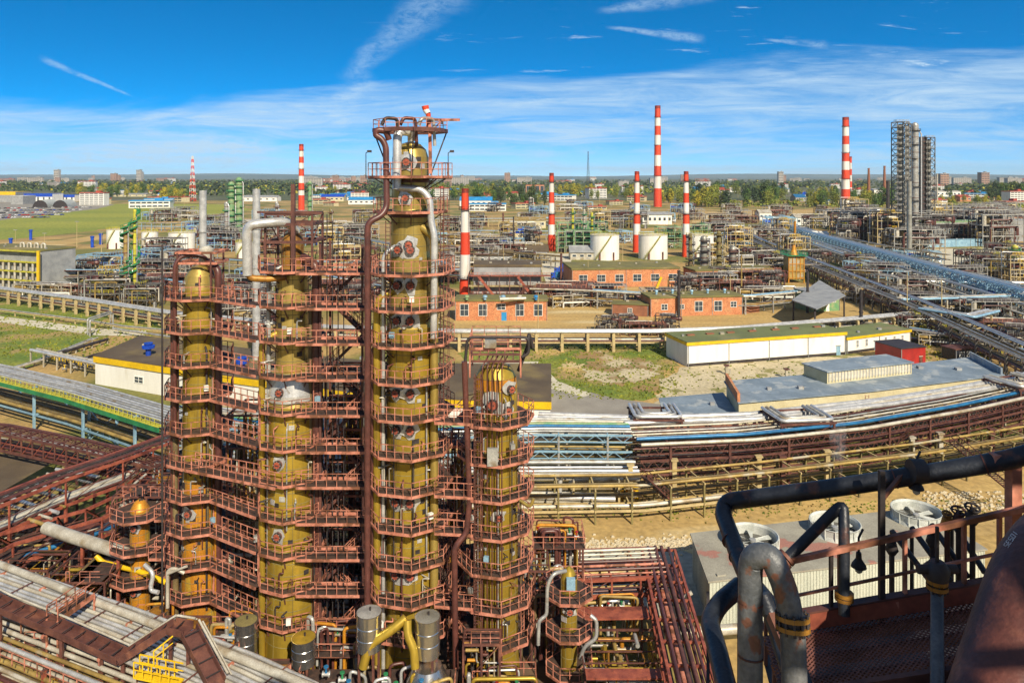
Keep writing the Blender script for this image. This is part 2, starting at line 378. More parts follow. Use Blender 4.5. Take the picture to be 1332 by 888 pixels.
def pipe(root,pts,r,m,n=10,f=.6,name='pipe',flanges=False):
    mb=MB(); mb.tube(fillet(pts,f) if len(pts)>2 else pts,r,m,n)
    if flanges:
        pts=[V(p) for p in pts]
        for a,b in zip(pts,pts[1:]):
            L=(b-a).length
            for k in range(int(L//6)):
                q=a.lerp(b,(k+.5)/max(1,int(L//6))); d=(b-a).normalized(); mb.tube([q-d*.07,q+d*.07],r*1.35,m,n)
    return mb.build(name,root)
LV=[5.0,8.2,11.35,14.5,17.7,20.8,24.0,27.15,30.3,33.4,36.5]
def shell(root,cx,cy,prof,mf,rings,n=32):
    mb=MB(); mb.lathe((cx,cy,0),prof,None,n,mf=mf)
    def rad(z):
        for (z0,r0),(z1,r1) in zip(prof,prof[1:]):
            if z0<=z<=z1 and z1>z0: return r0+(r1-r0)*(z-z0)/(z1-z0)
        return prof[-1][1]
    for z in rings:
        mb.lathe((cx,cy,0),[(z-.55,rad(z-.55)+.01),(z-.5,rad(z)+.16),(z-.32,rad(z)+.16),(z-.25,rad(z)+.02)],'maroon',n,cap=False)
    # cladding seams
    z=3.
    while z<prof[-1][0]-1:
        if rad(z)>.5: mb.lathe((cx,cy,0),[(z-.03,rad(z)+.004),(z,rad(z)+.022),(z+.03,rad(z)+.004)],'olive',n,cap=False)
        z+=1.05
    for k in range(8):
        a=k*math.pi/4+.3
        zz=4.
        for (z0,r0),(z1,r1) in zip(prof,prof[1:]):
            if z1-z0>1.2 and min(r0,r1)>.6: mb.beam((cx+r0*1.004*math.sin(a),cy-r0*1.004*math.cos(a),z0),(cx+r1*1.004*math.sin(a),cy-r1*1.004*math.cos(a),z1),.05,.03,'olive')
    # irregular bare patches where cladding is cut
    rr=random.Random(int(cx*10))
    for i in range(int(len(rings)*1.6)):
        z=rr.choice(rings)+rr.uniform(.7,2.); a=rr.uniform(-1.1,1.1); r=rad(z)+.03; w=rr.uniform(.14,.28)
        c=V((cx+r*math.sin(a),cy-r*math.cos(a),z)); mb.box(c,(w*2,.06,w*1.7),rr.choice(['darksteel','silver','darksteel']),a)
    return mb.build('shell',root),rad
# --- tallest column
t3=thing('distillation_column','tallest gold clad column, a davit crane and windsock at its top','column',(-9.16,66,0))
C3=(-9.16,66)
prof=[(0,2.5),(4.2,2.35),(5,2.2),(31.5,2.1),(32.2,1.95),(37.6,1.85),(38.2,1.75),(41.6,1.7),(42.0,1.62),(46.6,1.62),(47.3,1.4),(47.8,.9),(48.05,.1)]
sh3,r3=shell(t3,*C3,prof,lambda z:'goldlow' if z<19 else 'gold',LV+[41.8,44.9])
for i,z in enumerate(LV): platform(t3,*C3,z,3.95,r3(z)+.05,R(9),gap=[1] if i in(3,4,6) else None)
platform(t3,C3[0],C3[1],41.85,3.3,1.6,R(9)); platform(t3,C3[0],C3[1],44.95,3.75,1.4,R(9))
for i,z in enumerate(LV):
    if i in(1,3,5,6,8,9,10): 
        for a in(-.42,.12): manhole(t3,*C3,r3(z+1.9),a,z+1.95,.42)
manhole(t3,*C3,r3(38.7),0.05,38.9,.4); manhole(t3,*C3,r3(43),-.1,43.,.36); manhole(t3,*C3,r3(45.9),-.05,46.15,.4)
for k,(x,m,r,z1) in enumerate([(-2.75,'goldlow',.33,34),(-2.2,'silver',.17,38),(2.3,'gold',.36,39.6),(-3.15,'maroonpipe',.12,30)]):
    y=C3[1]-1.5; pipe(t3,[(C3[0]+x,y,1),(C3[0]+x,y,z1),(C3[0]+x*.5,y+.4,z1+.8)],r,m,12)
# silver overhead line and its bends
def pw(px,py,Y): return P(px,py,Y)
pipe(t3,[pw(536,182,65.5),pw(536,172,65.2),pw(517,170,64.2),pw(516,246,64.0)],.40,'silver',14,.8)
pipe(t3,[pw(516,244,64.0),pw(548,246,63.9),pw(559,258,63.9),pw(561,290,63.9),pw(565,305,63.8),pw(564,440,63.8)],.30,'silver',12,.9)
pipe(t3,[pw(478,800,62),pw(478,289,62.2),pw(496,281,62.6),pw(503,270,63),pw(502,190,63.4),pw(496,180,63.4),pw(488,176,63.4),pw(490,169,63.4),pw(502,170,63.6),pw(506,182,63.8)],.27,'maroonpipe',12,.7,name='riser_pipe')
# top frame, crane, windsock
mb=MB(); zt=49.0
o=ngon(*C3,3.3,8,R(12))
for k in range(8):
    a=V((*o[k],zt)); b=V((*o[(k+1)%8],zt)); mb.beam(a,b,.2,.35,'maroon'); mb.beam(a,V((C3[0],C3[1],zt)),.14,.25,'maroon')
    if k%2==0: mb.beam(a,V((o[k][0]*.55+C3[0]*.45,o[k][1]*.55+C3[1]*.45,45)),.12,.12,'darksteel')
fr=mb.build('top_frame',t3)
mb=MB(); mb.rail([(*p,zt+.15) for p in o],.8,'salmon',.06,1.2,closed=True); mb.build('railing',fr)
for k in range(3): pipe(t3,[(C3[0]-2.2+k*1.6,C3[1]-2.3,zt+.35),(C3[0]-1.9+k*1.6,C3[1]-2.3,zt+1.0),(C3[0]-1.0+k*1.6,C3[1]-1.2,zt+1.0),(C3[0]-.9+k*1.6,C3[1]-1,47.6)],.16,['darksteel','maroonpipe','galv'][k],8,.4)
mb=MB(); a=P(558,228,65); mb.beam(P(560,226,65),P(559,153,65),.28,.28,'salmon'); mb.beam(P(558,156,65),P(598,156,64.6),.16,.22,'salmon'); mb.beam(P(560,172,65),P(575,157,64.8),.1,.1,'salmon'); mb.tube([P(575,157,64.8),P(575,162,64.8)],.08,'darksteel',6); mb.build('davit_crane',t3)
mb=MB(); mb.tube([P(556,168,65.6),P(555,140,65.6)],.06,'salmon',6); mb.build('mast_pole',t3)
ws=thing('windsock','red and white windsock on the pole atop the tallest gold column','windsock',P(555,139,65.5))
mb=MB(); pts=[P(553,138,65.4),P(554,143,65.4),P(557,148,65.3),P(557.5,153,65.3),P(558,158,65.3),P(556,164,65.3)]
for i in range(5): mb.tube([pts[i],pts[i+1]],[.33-.045*i,.29-.045*i],'bandred' if i%2==0 else 'bandwhite',10,cap=False)
mb.build('sleeve',ws)
for px in(476,583):
    lp=P(px,232,64); mb=MB(); mb.tube([lp,lp+V((0,0,2.2)),lp+V((.3,-.2,2.4))],.04,'darksteel',6); mb.box(lp+V((.35,-.25,2.35)),(.35,.3,.2),'darksteel'); mb.build('floodlight',t3)
ladder(t3,(C3[0]+2.9,C3[1]-.6),5,44,R(60)); ladder(t3,(C3[0]-1.7,C3[1]-2.0),31,41,R(-30),cage=False)
# --- left middle column
C2=(-20.2,67.3)
t2=thing('distillation_column','gold column with a silver collar halfway up, beside the zigzag stairs','column',(*C2,0))
prof=[(0,2.45),(4,2.3),(23.8,2.15),(24.2,2.15),(25.0,1.9),(27.2,1.9),(27.4,1.45),(36.4,1.4),(36.7,1.0),(38.9,1.0),(39.6,.75),(39.9,.1)]
sh2,r2=shell(t2,*C2,prof,lambda z:'silver' if 24.6<z<26.6 else 'goldlow' if z<24.6 else 'gold' if z<36.5 else 'rustdome',LV)
mb=MB(); mb.lathe((*C2,0),[(24.6,2.2),(25.2,2.2),(26.6,1.95),(27.3,1.6)],'silver',28,cap=False); mb.build('collar',t2)
for i,z in enumerate(LV): platform(t2,*C2,z,3.15,r2(z)+.05,R(1),gap=[1,2] if True else None)
for i,z in enumerate(LV):
    if i in(6,4,2): manhole(t2,*C2,r2(z+1.6),-.25,z+1.6,.4)
for x,m,r,z1 in[(-2.5,'goldlow',.3,30),(-1.9,'galv',.2,36),(2.45,'maroonpipe',.42,36.8),(1.9,'olivepipe',.2,33)]:
    pipe(t2,[(C2[0]+x,C2[1]-.9,1),(C2[0]+x,C2[1]-.9,z1),(C2[0]+x*.4,C2[1]-.3,z1+.7)],r,m,12)
pipe(t2,[P(322,358,64.5),P(321,305,64.5),P(324,293,64.5),P(352,289,65),P(376,289,66),P(384,300,67)],.42,'silver',14,1.0)
pipe(t2,[P(321,352,64.5),P(326,362,64.6),P(350,363,65),P(372,360,65.6)],.3,'rustdome',10,.5)
mb=MB(); top=[(C2[0]-1.9,C2[1]-1.8),(C2[0]+2.3,C2[1]-1.8),(C2[0]+2.3,C2[1]+1.8),(C2[0]-1.9,C2[1]+1.8)]
for x,y in top: mb.beam((x,y,36.5),(x,y,41.5),.18,.18,'maroon')
for z in(39,40.6,41.5):
    for k in range(4): mb.beam((*top[k],z),(*top[(k+1)%4],z),.16,.26,'maroon')
for k in range(4): mb.beam((*top[k],39),(*top[(k+1)%4],41.5),.08,.08,'maroon')
mb.beam((C2[0]+.6,C2[1]-1.8,36.5),(C2[0]+.6,C2[1]-1.8,44.2),.34,.34,'maroon'); mb.beam((C2[0]-2.6,C2[1]-1.9,41.7),(C2[0]+3.2,C2[1]-1.9,41.6),.12,.18,'maroon')
mb.build('top_frame',t2)
# --- left column
C1=(-30.4,71.2)
t1=thing('distillation_column','slim leftmost of the tall gold columns, orange rust near its foot','column',(*C1,0))
prof=[(0,2.2),(3,1.65),(15.8,1.55),(34.0,1.5),(35.3,1.3),(36.1,.8),(36.3,.1)]
sh1,r1=shell(t1,*C1,prof,lambda z:'ochre' if z<18 else 'goldlow' if z<27 else 'gold',LV[:10],28)
for i,z in enumerate(LV[:10]): platform(t1,*C1,z,3.2,r1(z)+.05,R(-6),gap=[1])
for i,z in enumerate(LV[:10]):
    if i in(2,): manhole(t1,*C1,r1(z+1.5),-.2,z+1.5,.38)
for x,m,r,z1 in[(-2.2,'maroonpipe',.2,34),(-1.9,'olivepipe',.28,30),(2.1,'ochre',.32,14),(2.2,'maroonpipe',.34,36),(-1.1,'whitepipe',.12,18)]:
    pipe(t1,[(C1[0]+x,C1[1]-1.,1),(C1[0]+x,C1[1]-1.,z1),(C1[0]+x*.4,C1[1]-.3,z1+.7)],r,m,10)
pipe(t1,[(C1[0]-1.7,C1[1]-1.6,20),(C1[0]-1.7,C1[1]-1.6,36.6),(C1[0]-1.1,C1[1]-1.2,37.4),(C1[0]+.8,C1[1]-.6,37.2),(C1[0]+1.3,C1[1],35)],.2,'maroonpipe',10,.6)
mb=MB()
for k,(x,y) in enumerate([(-1.5,-1.5),(1.7,-1.5),(1.7,1.5),(-1.5,1.5)]):
    mb.beam((C1[0]+x,C1[1]+y,33.5),(C1[0]+x,C1[1]+y,37.6),.15,.15,'maroon')
for z in(36.6,37.6):
    q=[(-1.7,-1.5),(2.2,-1.5),(2.2,1.5),(-1.7,1.5)]
    for k in range(4): mb.beam((C1[0]+q[k][0],C1[1]+q[k][1],z),(C1[0]+q[(k+1)%4][0],C1[1]+q[(k+1)%4][1],z),.14,.22,'salmon')
mb.build('top_frame',t1)
mb=MB(); mb.lathe((C1[0]+.5,C1[1]+.3,36.2),[(0,.3),(.2,.7),(1.6,.7),(1.9,.3)],'whitepipe',14); mb.build('top_vessel',t1)
# bridges between first two
for i,z in enumerate(LV[:10]):
    if i==4: bridge(t1,(-30.2,68.6),(-20.5,64.6),1.3,z)
    else: bridge(t1,(-28.,69.2),(-22.6,65.9),1.3,z)
# --- right column with open top frame
C4=(-1.45,65.3)
t4=thing('distillation_column','shorter gold column with a bent dark pipe frame over its dome','column',(*C4,0))
z4=[z-.42 for z in LV]
prof=[(0,2.2),(3,2.0),(14,1.98),(26.2,1.92),(27.2,1.8),(28.0,1.3),(28.4,.2)]
sh4,r4=shell(t4,*C4,prof,lambda z:'goldlow' if z<25.6 else 'ochre' if z<27.3 else 'goldlow',[z for z in z4 if z<25],30)
for i,z in enumerate(z4[:7]): platform(t4,*C4,z,3.45,r4(z)+.05,R(9),gap=[6] if i in(1,3,4,6) else None)
for a,z,r in((.0,25.2,.5),(.75,26.4,.38),(.6,24.6,.4)): manhole(t4,*C4,1.98,a-.1,z,r,silver=True)
for i in(3,): manhole(t4,*C4,2.0,.15,z4[i]+1.4,.34)
mb=MB(); mb.box((C4[0]-.2,C4[1]-3.2,21.1),(.9,.35,1.5),'galv'); mb.build('control_cabinet',t4)
for k in range(5): pipe(t4,[(C4[0]-1.1+k*.42,C4[1]-2.6,1.5),(C4[0]-1.1+k*.42,C4[1]-2.6,28.6),(C4[0]-.6+k*.42,C4[1]-1.6,29.3)],.065,'maroonpipe',6,.4)
pipe(t4,[P(593,888,62),P(591,710,62.2),P(607,694,62.6),P(611,650,62.8),P(604,470,63)],.26,'maroonpipe',10,.8,name='riser_pipe')
pipe(t4,[P(694,648,62),P(690,660,62),P(676,650,62.5)],.14,'gold',8)
mb=MB(); q=[(C4[0]-2.2,C4[1]-2),(C4[0]+2.2,C4[1]-2),(C4[0]+2.2,C4[1]+2),(C4[0]-2.2,C4[1]+2)]
for x,y in q: mb.beam((x,y,27.5),(x,y,30.0),.14,.14,'salmon')
for z in(28.9,29.5,30.0):
    for k in range(4): mb.beam((*q[k],z),(*q[(k+1)%4],z),.12,.2,'salmon' if z>29.8 else 'maroon')
for k in range(6): mb.beam((q[0][0]+k*.75,q[0][1],28.9),(q[0][0]+k*.75,q[2][1],28.9),.1,.16,'salmon')
tf=mb.build('top_frame',t4); mb=MB(); mb.rail([(*p,30.1) for p in q],1.,'salmon',.06,1.1,closed=True); mb.build('railing',tf)
mb=MB(); mb.box((C4[0]-.4,C4[1]-2.2,30.5),(1.0,.5,.7),'galv'); mb.build('control_cabinet',t4)
pipe(t4,[(C4[0]-2.6,C4[1]-2.1,28.9),(C4[0]-2.4,C4[1]-2.1,31),(C4[0]+2.9,C4[1]-2.1,31),(C4[0]+2.9,C4[1]-2.1,29.6),(C4[0]+2.3,C4[1]-2.1,29.3)],.13,'darksteel',8,.5)
pipe(t4,[(C4[0]+2.,C4[1]-1.4,27.9),(C4[0]+2.9,C4[1]-1.4,30.3),(C4[0]+2.9,C4[1]-1.,31.2),(C4[0]+3.3,C4[1]-.8,29.8)],.16,'darksteel',8,.5)
ladder(t4,(C4[0]-1.5,C4[1]-2.5),3,28,0,cage=True)
for i,z in enumerate(LV):
    if i in(1,3,4,6): bridge(t3,(-6.6,63.6),(-3.2,63.2),1.3,z-.2)
    elif i<7: bridge(t3,(-6.2,66.8),(-4.0,66.6),1.2,z-.2)
# --- walkways from second column across the stair tower
for i,z in enumerate(LV): bridge(t2,(-19.,65.0),(-12.7,65.0),1.5,z-.04,sides=(1,0))
# --- stair tower
st=thing('stair_tower','open salmon steel stair tower zigzagging between two gold columns','stair tower',(-15.3,67.8,0))
mb=MB()
for x in(-17.3,-13.5):
    for y in(66.0,69.6): mb.beam((x,y,0),(x,y,38.8),.2,.2,'maroon')
for z in LV:
    for a,b in(((-17.3,66),(-13.5,66)),((-13.5,66),(-13.5,69.6)),((-13.5,69.6),(-17.3,69.6)),((-17.3,69.6),(-17.3,66))): mb.beam((*a,z),(*b,z),.14,.2,'salmon')
mb.build('frame',st)
zs=[1.8]+LV
for i,(z0,z1) in enumerate(zip(zs,zs[1:])):
    x0,x1=(-17,-13.8) if i%2==0 else(-13.8,-17); y=66.5 if i%2==0 else 67.9
    mb=MB(); a=V((x0,y,z0));b=V((x1,y,z1))
    for s in(0,.9): mb.beam(a+V((0,s,0)),b+V((0,s,0)),.08,.26,'maroon')
    n=14
    for k in range(n): c=a.lerp(b,(k+.5)/n); mb.box((c.x,c.y+.45,c.z),(.26,.86,.04),'grating')
    fl=mb.build('stair_flight',st); mb=MB()
    for s in(0,.9): mb.rail([a+V((0,s,.1)),b+V((0,s,.1))],1.05,'salmon',.06,.8)
    mb.build('railing',fl)
    mb=MB(); mb.box((-13.1 if i%2==0 else -17.7,67.6,z1-.05),(1.1,3.6,.08),'grating'); lb=mb.build('landing',st); mb=MB(); xx=-12.6 if i%2==0 else -18.2; mb.rail([(xx,66,z1),(xx,69.4,z1)],1.1,'salmon',.06,.9); mb.build('railing',lb)
for k,x in enumerate((-16.6,-16.1,-15.6,-15.1)): pipe(st,[(x,65.6,2),(x,65.6,41.5-.6*k)],.05,'darksteel',6)
# thin mast at the far left of the columns
m1=thing('guy_mast','thin dark vertical mast beside the slim orange footed column','mast',(-31.6,66,0))
mb=MB(); b0=P(211,888,66); b0.z=0; t0=P(211,318,66); mb.tube([b0,t0],.09,'darksteel',8); mb.build('pole',m1); 
for i,z in enumerate(LV[:9]):
    pass

# extra vertical lines, hanging cables and junction boxes on the columns
random.seed(13)
for root,(cx,cy),rf in((t1,C1,r1),(t2,C2,r2),(t3,C3,r3),(t4,C4,r4)):
    zt=26 if root is t4 else 33
    for k in range(5):
        a=random.uniform(-1.5,1.5); r=rf(12)+.25+random.random()*.35; x,y=cx+r*math.sin(a),cy-r*math.cos(a); z0=random.uniform(2,14); z1=random.uniform(18,zt)
        pipe(root,[(x,y,z0),(x,y,z1),(cx+(r-.6)*math.sin(a),cy-(r-.6)*math.cos(a),z1+.5)],random.uniform(.05,.1),random.choice(['galv','maroonpipe','darksteel','olivepipe','silver']),6,.3)
    for z in LV[:7 if root is t4 else 10]:
        for q in range(3):
            a=random.uniform(-1.3,1.3); r=rf(z)+.5; x,y=cx+r*math.sin(a),cy-r*math.cos(a); h=random.uniform(.8,2.)
            pipe(root,[(x-.1,y,z+.05),(x-.1,y,z+h),(x+random.uniform(-.7,.7),y-.1,z+h),(cx+(rf(z)-.1)*math.sin(a),cy-(rf(z)-.1)*math.cos(a),z+h+.1)],random.uniform(.035,.08),random.choice(['maroonpipe','galv','darksteel','salmon','whitepipe']),6,.2)
        if random.random()<.5:
            a=random.uniform(-1.2,1.2); r=rf(z)+1.0; mb=MB(); mb.box((cx+r*math.sin(a),cy-r*math.cos(a),z+.9),(.4,.3,.5),random.choice(['galv','bluesteel','white']),a); mb.beam((cx+r*math.sin(a),cy-r*math.cos(a),z),(cx+r*math.sin(a),cy-r*math.cos(a),z+.7),.06,.06,'maroon'); mb.build('junction_box',root)
    for i,(za,zb) in enumerate(zip(LV,LV[1:])):
        if zb>zt: break
        a=-1.05 if i%2 else 1.05; rr_=rf(za)+.75; ladder(root,(cx+rr_*math.sin(a),cy-rr_*math.cos(a)),za,zb+1.0,a,'salmon',cage=False)
# ------------------------------------------------------------------ small columns and drums near the feet
def small_column(label,cx,cy,r,ztop,lvs,Rr,off,m='goldlow'):
    t=thing('process_column',label,'column',(cx,cy,0)); prof=[(0,r*1.15),(2,r),(ztop-1,r),(ztop-.3,r*.6),(ztop,.08)]
    sh_,rf=shell(t,cx,cy,prof,lambda z:m,[z for z in lvs if z<ztop-1],20)
    for z in lvs: platform(t,cx,cy,z,Rr,r+.05,off)
    for z in lvs[::2]: manhole(t,cx,cy,r,0,z-1.2,.34)
    return t
t5=small_column('short gold column with three octagonal decks beside the red steel rack',5.0,64.2,.72,10.7,[1.9,5.3,8.5],2.15,R(20))
pipe(t5,[P(736,742,63),P(720,745,62.2),P(712,760,62.2),P(711,800,62.2),P(701,806,62),P(700,838,62)],.16,'galv',8,.5)
pipe(t5,[P(768,800,62.6),P(776,806,62.4),P(776,830,62.4),P(760,840,62.4),P(755,856,62.6)],.17,'galv',8,.5)
mb=MB(); mb.box((5.1,63.4,9.6),(.75,.4,1.0),'bluesteel'); mb.build('control_cabinet',t5)
t6=small_column('stubby yellow column wrapped in decks beside the silver pipe end',-37.3,73.3,.9,12.6,[5,8.2,11.35],2.7,R(-5),'ochre')
bridge(t6,(-35,72.2),(-32.6,72.2),1.3,11.33); bridge(t6,(-35,71),(-32.8,71),1.2,8.15)
def drum(label,px,ytop,ybot,rpx,Y,mtop='goldlow',name='drum'):
    a=P(px,ybot,Y); b=P(px,ytop,Y); r=rpx*Y/F; t=thing(name,label,'drum',(a.x,a.y,0))
    mb=MB(); zb,zt=a.z,b.z; mb.lathe((a.x,a.y,0),[(zb,r),(zb+(zt-zb)*.33,r),(zb+(zt-zb)*.35,r*1.03),(zb+(zt-zb)*.37,r),(zb+(zt-zb)*.66,r),(zb+(zt-zb)*.68,r*1.03),(zb+(zt-zb)*.7,r),(zt,r),(zt+.02,r*1.05),(zt+.12,r*1.05)],'drumsteel',26); mb.build('shell',t)
    mb=MB(); mb.lathe((a.x,a.y,0),[(zt+.125,r*.99),(zt+.24,r*.1)],mtop,24); mb.tube([(a.x+.1,a.y,zt+.15),(a.x+.1,a.y,zt+.5)],.08,'darksteel',8); mb.build('lid',t)
    mb=MB()
    for k in range(4): an=k*math.pi/2+.6; mb.beam((a.x+r*.85*math.cos(an),a.y+r*.85*math.sin(an),0),(a.x+r*.85*math.cos(an),a.y+r*.85*math.sin(an),zb+.2),.18,.18,'maroon')
    mb.build('stand',t); return t
d1=drum('tall polished silver drum at the elbow of the thick gold pipe',480,797,842,16,59,'galv')
d2=drum('darker silver drum with flared skirt beside the gold Y pipe',556,803,850,16,59,'tankgrey')
drum('squat silver drum with rusty lid by the zigzag galvanised pipe',207,795,815,12,68,'rustdome')
drum('low silver drum with brown lid between two taller rusty drums',258,813,838,13,65,'rustdome')
drum('wide silver drum with olive lid under the walkway bend',320,808,846,14,64,'olive')
drum('silver drum with gold lid at the base of the collared column',395,830,862,15,61,'goldlow')
pipe(d1,[P(472,868,58.2),P(480,838,58.4),P(512,817,58.6),P(528,803,59)],.36,'goldlow',12,.7)
pipe(d2,[P(540,868,58),P(538,842,58.2),P(530,826,58.4),P(530,806,58.8)],.34,'goldlow',12,.7)
mb=MB(); q=P(556,868,59.0); mb.lathe((q.x,q.y,0),[(q.z-1.0,1.7),(q.z+.2,1.15)],'drumsteel',16); mb.build('skirt',d2)
pump=thing('pump_deck','brown steel deck under two silver drums, edged by a salmon railing','deck',P(490,875,57)*1)
pump.location.z=0; LOC[pump.name]=V(pump.location)
mb=MB(); mb.prism([(-17.5,55.3),(-4.5,55.3),(-4.5,61.5),(-17.5,61.5)],3.3,3.5,'maroon','grating')
mb.build('deck',pump)
for x in(-17,-12,-8,-5):
    for y in(55.8,61): mb=MB(); mb.beam((x,y,0),(x,y,3.3),.25,.25,'maroon'); mb.build('post',pump)
mb=MB(); mb.rail([(-17.4,61,3.5),(-17.4,55.4,3.5),(-4.6,55.4,3.5),(-4.6,60,3.5)],1.1,'salmon',.07,1.1); mb.build('railing',pump)
random.seed(5)
def valve(root,p,s,m='green',pm='galv'):
    mb=MB(); p=V(p); mb.tube([p-V((s,0,0)),p+V((s,0,0))],s*.5,pm,8); mb.tube([p-V((s*.9,0,0)),p-V((s*.7,0,0))],s*.8,pm,8); mb.tube([p+V((s*.7,0,0)),p+V((s*.9,0,0))],s*.8,pm,8)
    mb.tube([p,p+V((0,0,s*1.7))],[s*.42,s*.16],m,8); mb.lathe((p.x,p.y,p.z+s*1.7),[(0,s*.6),(.05,s*.65),(.1,s*.6)],m,10)
    return mb.build('valve',root)
for k in range(9): valve(pump,(-15+k*1.15+random.uniform(-.3,.3),57+random.uniform(-.6,2.5),4.2+random.uniform(0,1)),.32,random.choice(['green','darksteel','bluepipe']),random.choice(['silver','galv']))
for k in range(10):
    x=-15+k*1.0; y=57.5+random.uniform(-.8,2.5); pipe(pump,[(x,y,3.5),(x,y,4.6+random.random()),(x+1.2,y+.3,4.6+random.random()),(x+1.2,y+.3,3.6)],.13,random.choice(['silver','goldlow','galv','yellowpipe','maroonpipe']),8,.4)
# salmon low platforms, stairs and piping around the feet
def low_deck(label,x0,y0,x1,y1,z,seed,cat='deck',npipes=8,rm='salmon',name='service_deck',mats=('silver','goldlow','galv','yellowpipe','maroonpipe','ochre')):
    rr=random.Random(seed); t=thing(name,label,cat,((x0+x1)/2,(y0+y1)/2,0)); mb=MB(); mb.prism([(x0,y0),(x1,y0),(x1,y1),(x0,y1)],z-.1,z,'maroon','grating')
    mb.build('deck',t); mb=MB(); mb.rail([(x0,y0,z),(x1,y0,z),(x1,y1,z),(x0,y1,z)],1.1,rm,.06,1.0,closed=True); mb.build('railing',t)
    for x in(x0+.2,x1-.2):
        for y in(y0+.2,y1-.2): mb=MB(); mb.beam((x,y,0),(x,y,z-.1),.2,.2,'maroon'); mb.build('post',t)
    for k in range(npipes):
        x=rr.uniform(x0+.4,x1-.4); y=rr.uniform(y0+.3,y1-.3); x2=rr.uniform(x0,x1); h=z+rr.uniform(.4,2.)
        pipe(t,[(x,y,.3),(x,y,h),(x2,y+rr.uniform(-.4,.4),h),(x2,y,z-1.5)],rr.uniform(.07,.2),rr.choice(mats),8,.35)
    for k in range(npipes//2): valve(t,(rr.uniform(x0+.5,x1-.5),rr.uniform(y0+.4,y1-.4),z+.7),.24,rr.choice(['green','bluepipe','redmetal','darksteel']))
    return t
low_deck('low salmon railed deck between the slim and the collared gold columns',-28,61.5,-23,67.5,3.2,1,npipes=14)
low_deck('salmon railed deck with tangled ochre pipes behind the slim column',-27.5,72.5,-20.5,76,6.5,2,npipes=16,mats=('ochre','redrust','ochre','maroonpipe'))
low_deck('railed deck at the foot of the zigzag stairs',-18.5,62,-12.2,65.5,4.2,3,npipes=14)
low_deck('shadowy lower deck at the foot of the shorter gold column',-4.0,57.5,2.0,61.8,2.8,4,npipes=12)
low_deck('railed deck between the shorter gold column and its small neighbour',1.6,66.5,5.5,70,6.2,5,npipes=10)
low_deck('upper salmon deck crowded with valves past the shorter gold column',2.0,70,7.,73.5,9.3,6,npipes=12)
low_deck('low deck under the silver elbow beside the rusty lidded drum',-36,66.6,-31.2,70.4,2.6,7,npipes=10,mats=('galv','silver','ochre','maroonpipe'))
low_deck('salmon deck with grey branching pipes above the black pit',-41.5,76,-35.5,80,9.2,8,npipes=14,mats=('galv','whitepipe','bluesteel','galv'))
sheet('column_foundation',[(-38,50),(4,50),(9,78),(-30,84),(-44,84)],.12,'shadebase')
sheet('shade_ground',[(-95,62),(-38.2,50),(-44.5,84),(-60,98),(-95,100)],.08,'shadebase')  # shade under the racks, painted as a dark ground sheet
# dense pipework frames filling the feet and the gaps between the columns
def tangle(label,x0,x1,y0,y1,z0,z1,nf,np_,mats,seed,fm='maroon',group=None):
    rr=random.Random(seed); t=thing('pipework_frame',label,'pipework',((x0+x1)/2,(y0+y1)/2,0)); mb=MB(); lv=max(1,int((z1-z0)/3.1))
    for x in(x0,(x0+x1)/2,x1):
        for y in(y0,y1): mb.beam((x,y,0),(x,y,z1),.16,.16,fm)
    for k in range(lv+1):
        z=z0+(z1-z0)*k/lv
        for y in(y0,y1): mb.beam((x0,y,z),(x1,y,z),.12,.18,fm)
        for x in(x0,x1): mb.beam((x,y0,z),(x,y1,z),.12,.18,fm)
        for q in range(3): y=y0+(y1-y0)*(q+1)/4; mb.beam((x0,y,z),(x1,y,z),.07,.1,fm)
        if k: mb.beam((x0,y0,z-(z1-z0)/lv),(x1,y0,z),.07,.07,fm)
    mb.build('frame',t); T=lambda: V((rr.uniform(x0,x1),rr.uniform(y0,y1),rr.uniform(z0,z1)))
    for k in range(np_):
        p=T(); pts=[p]; ax=rr.choice([0,1,2])
        for j in range(rr.randint(2,4)):
            q=pts[-1].copy(); ax=rr.choice([a for a in(0,1,2,2) if a!=ax]); lo,hi=((x0,x1),(y0,y1),(z0,z1))[ax]; q[ax]=rr.uniform(lo,hi)
            if abs(q[ax]-pts[-1][ax])>.5: pts.append(q)
        if len(pts)>1: pipe(t,pts,rr.choice([.05,.07,.1,.14,.2]),rr.choice(mats),7,.25)
    for k in range(nf):
        z=z0+(z1-z0)*rr.randint(0,lv)/lv; xa=rr.uniform(x0,(x0+x1)/2); xb=min(x1,xa+rr.uniform(1,3)); mb=MB(); mb.prism([(xa,y0),(xb,y0),(xb,y1),(xa,y1)],z-.04,z+.02,'grating'); dk=mb.build('deck',t); mb=MB(); mb.rail([(xa,y0,z),(xb,y0,z)],1.1,'salmon',.055,.9); mb.build('railing',dk)
    return t
BM=['maroonpipe','darksteel','ochre','olivepipe','goldlow','galv','maroonpipe','rustdome','whitepipe','yellowpipe']
tangle('brown pipework packed between slim and collared gold columns',-27.3,-24.0,70,75,0,22,5,60,BM,1)
tangle('brown pipework rising behind the zigzag stairs',-18.,-12.5,70.5,74,0,26,6,70,BM,2)
tangle('pipework between the tallest and the shorter gold columns',-5.9,-4.6,67.5,72,0,20,3,40,BM,3)
tangle('pipework clutter behind the tallest gold column foot',-12,-6,71,75,0,12,4,50,BM,4)
tangle('pipework clutter in front of the slim column foot',-33,-27.6,63.5,67,0,4.6,4,46,BM,5)
tangle('ochre and brown pipework before the collared column foot',-23.2,-17.8,58.6,62.5,0,3.6,3,50,BM,6)
tangle('dark pipework in front of the shorter gold column foot',-4.2,3.2,55,57.2,0,3.0,3,44,BM,7)
tangle('pipework beside the small column with three decks',.8,3.4,66.5,71,0,9,4,44,BM,8)
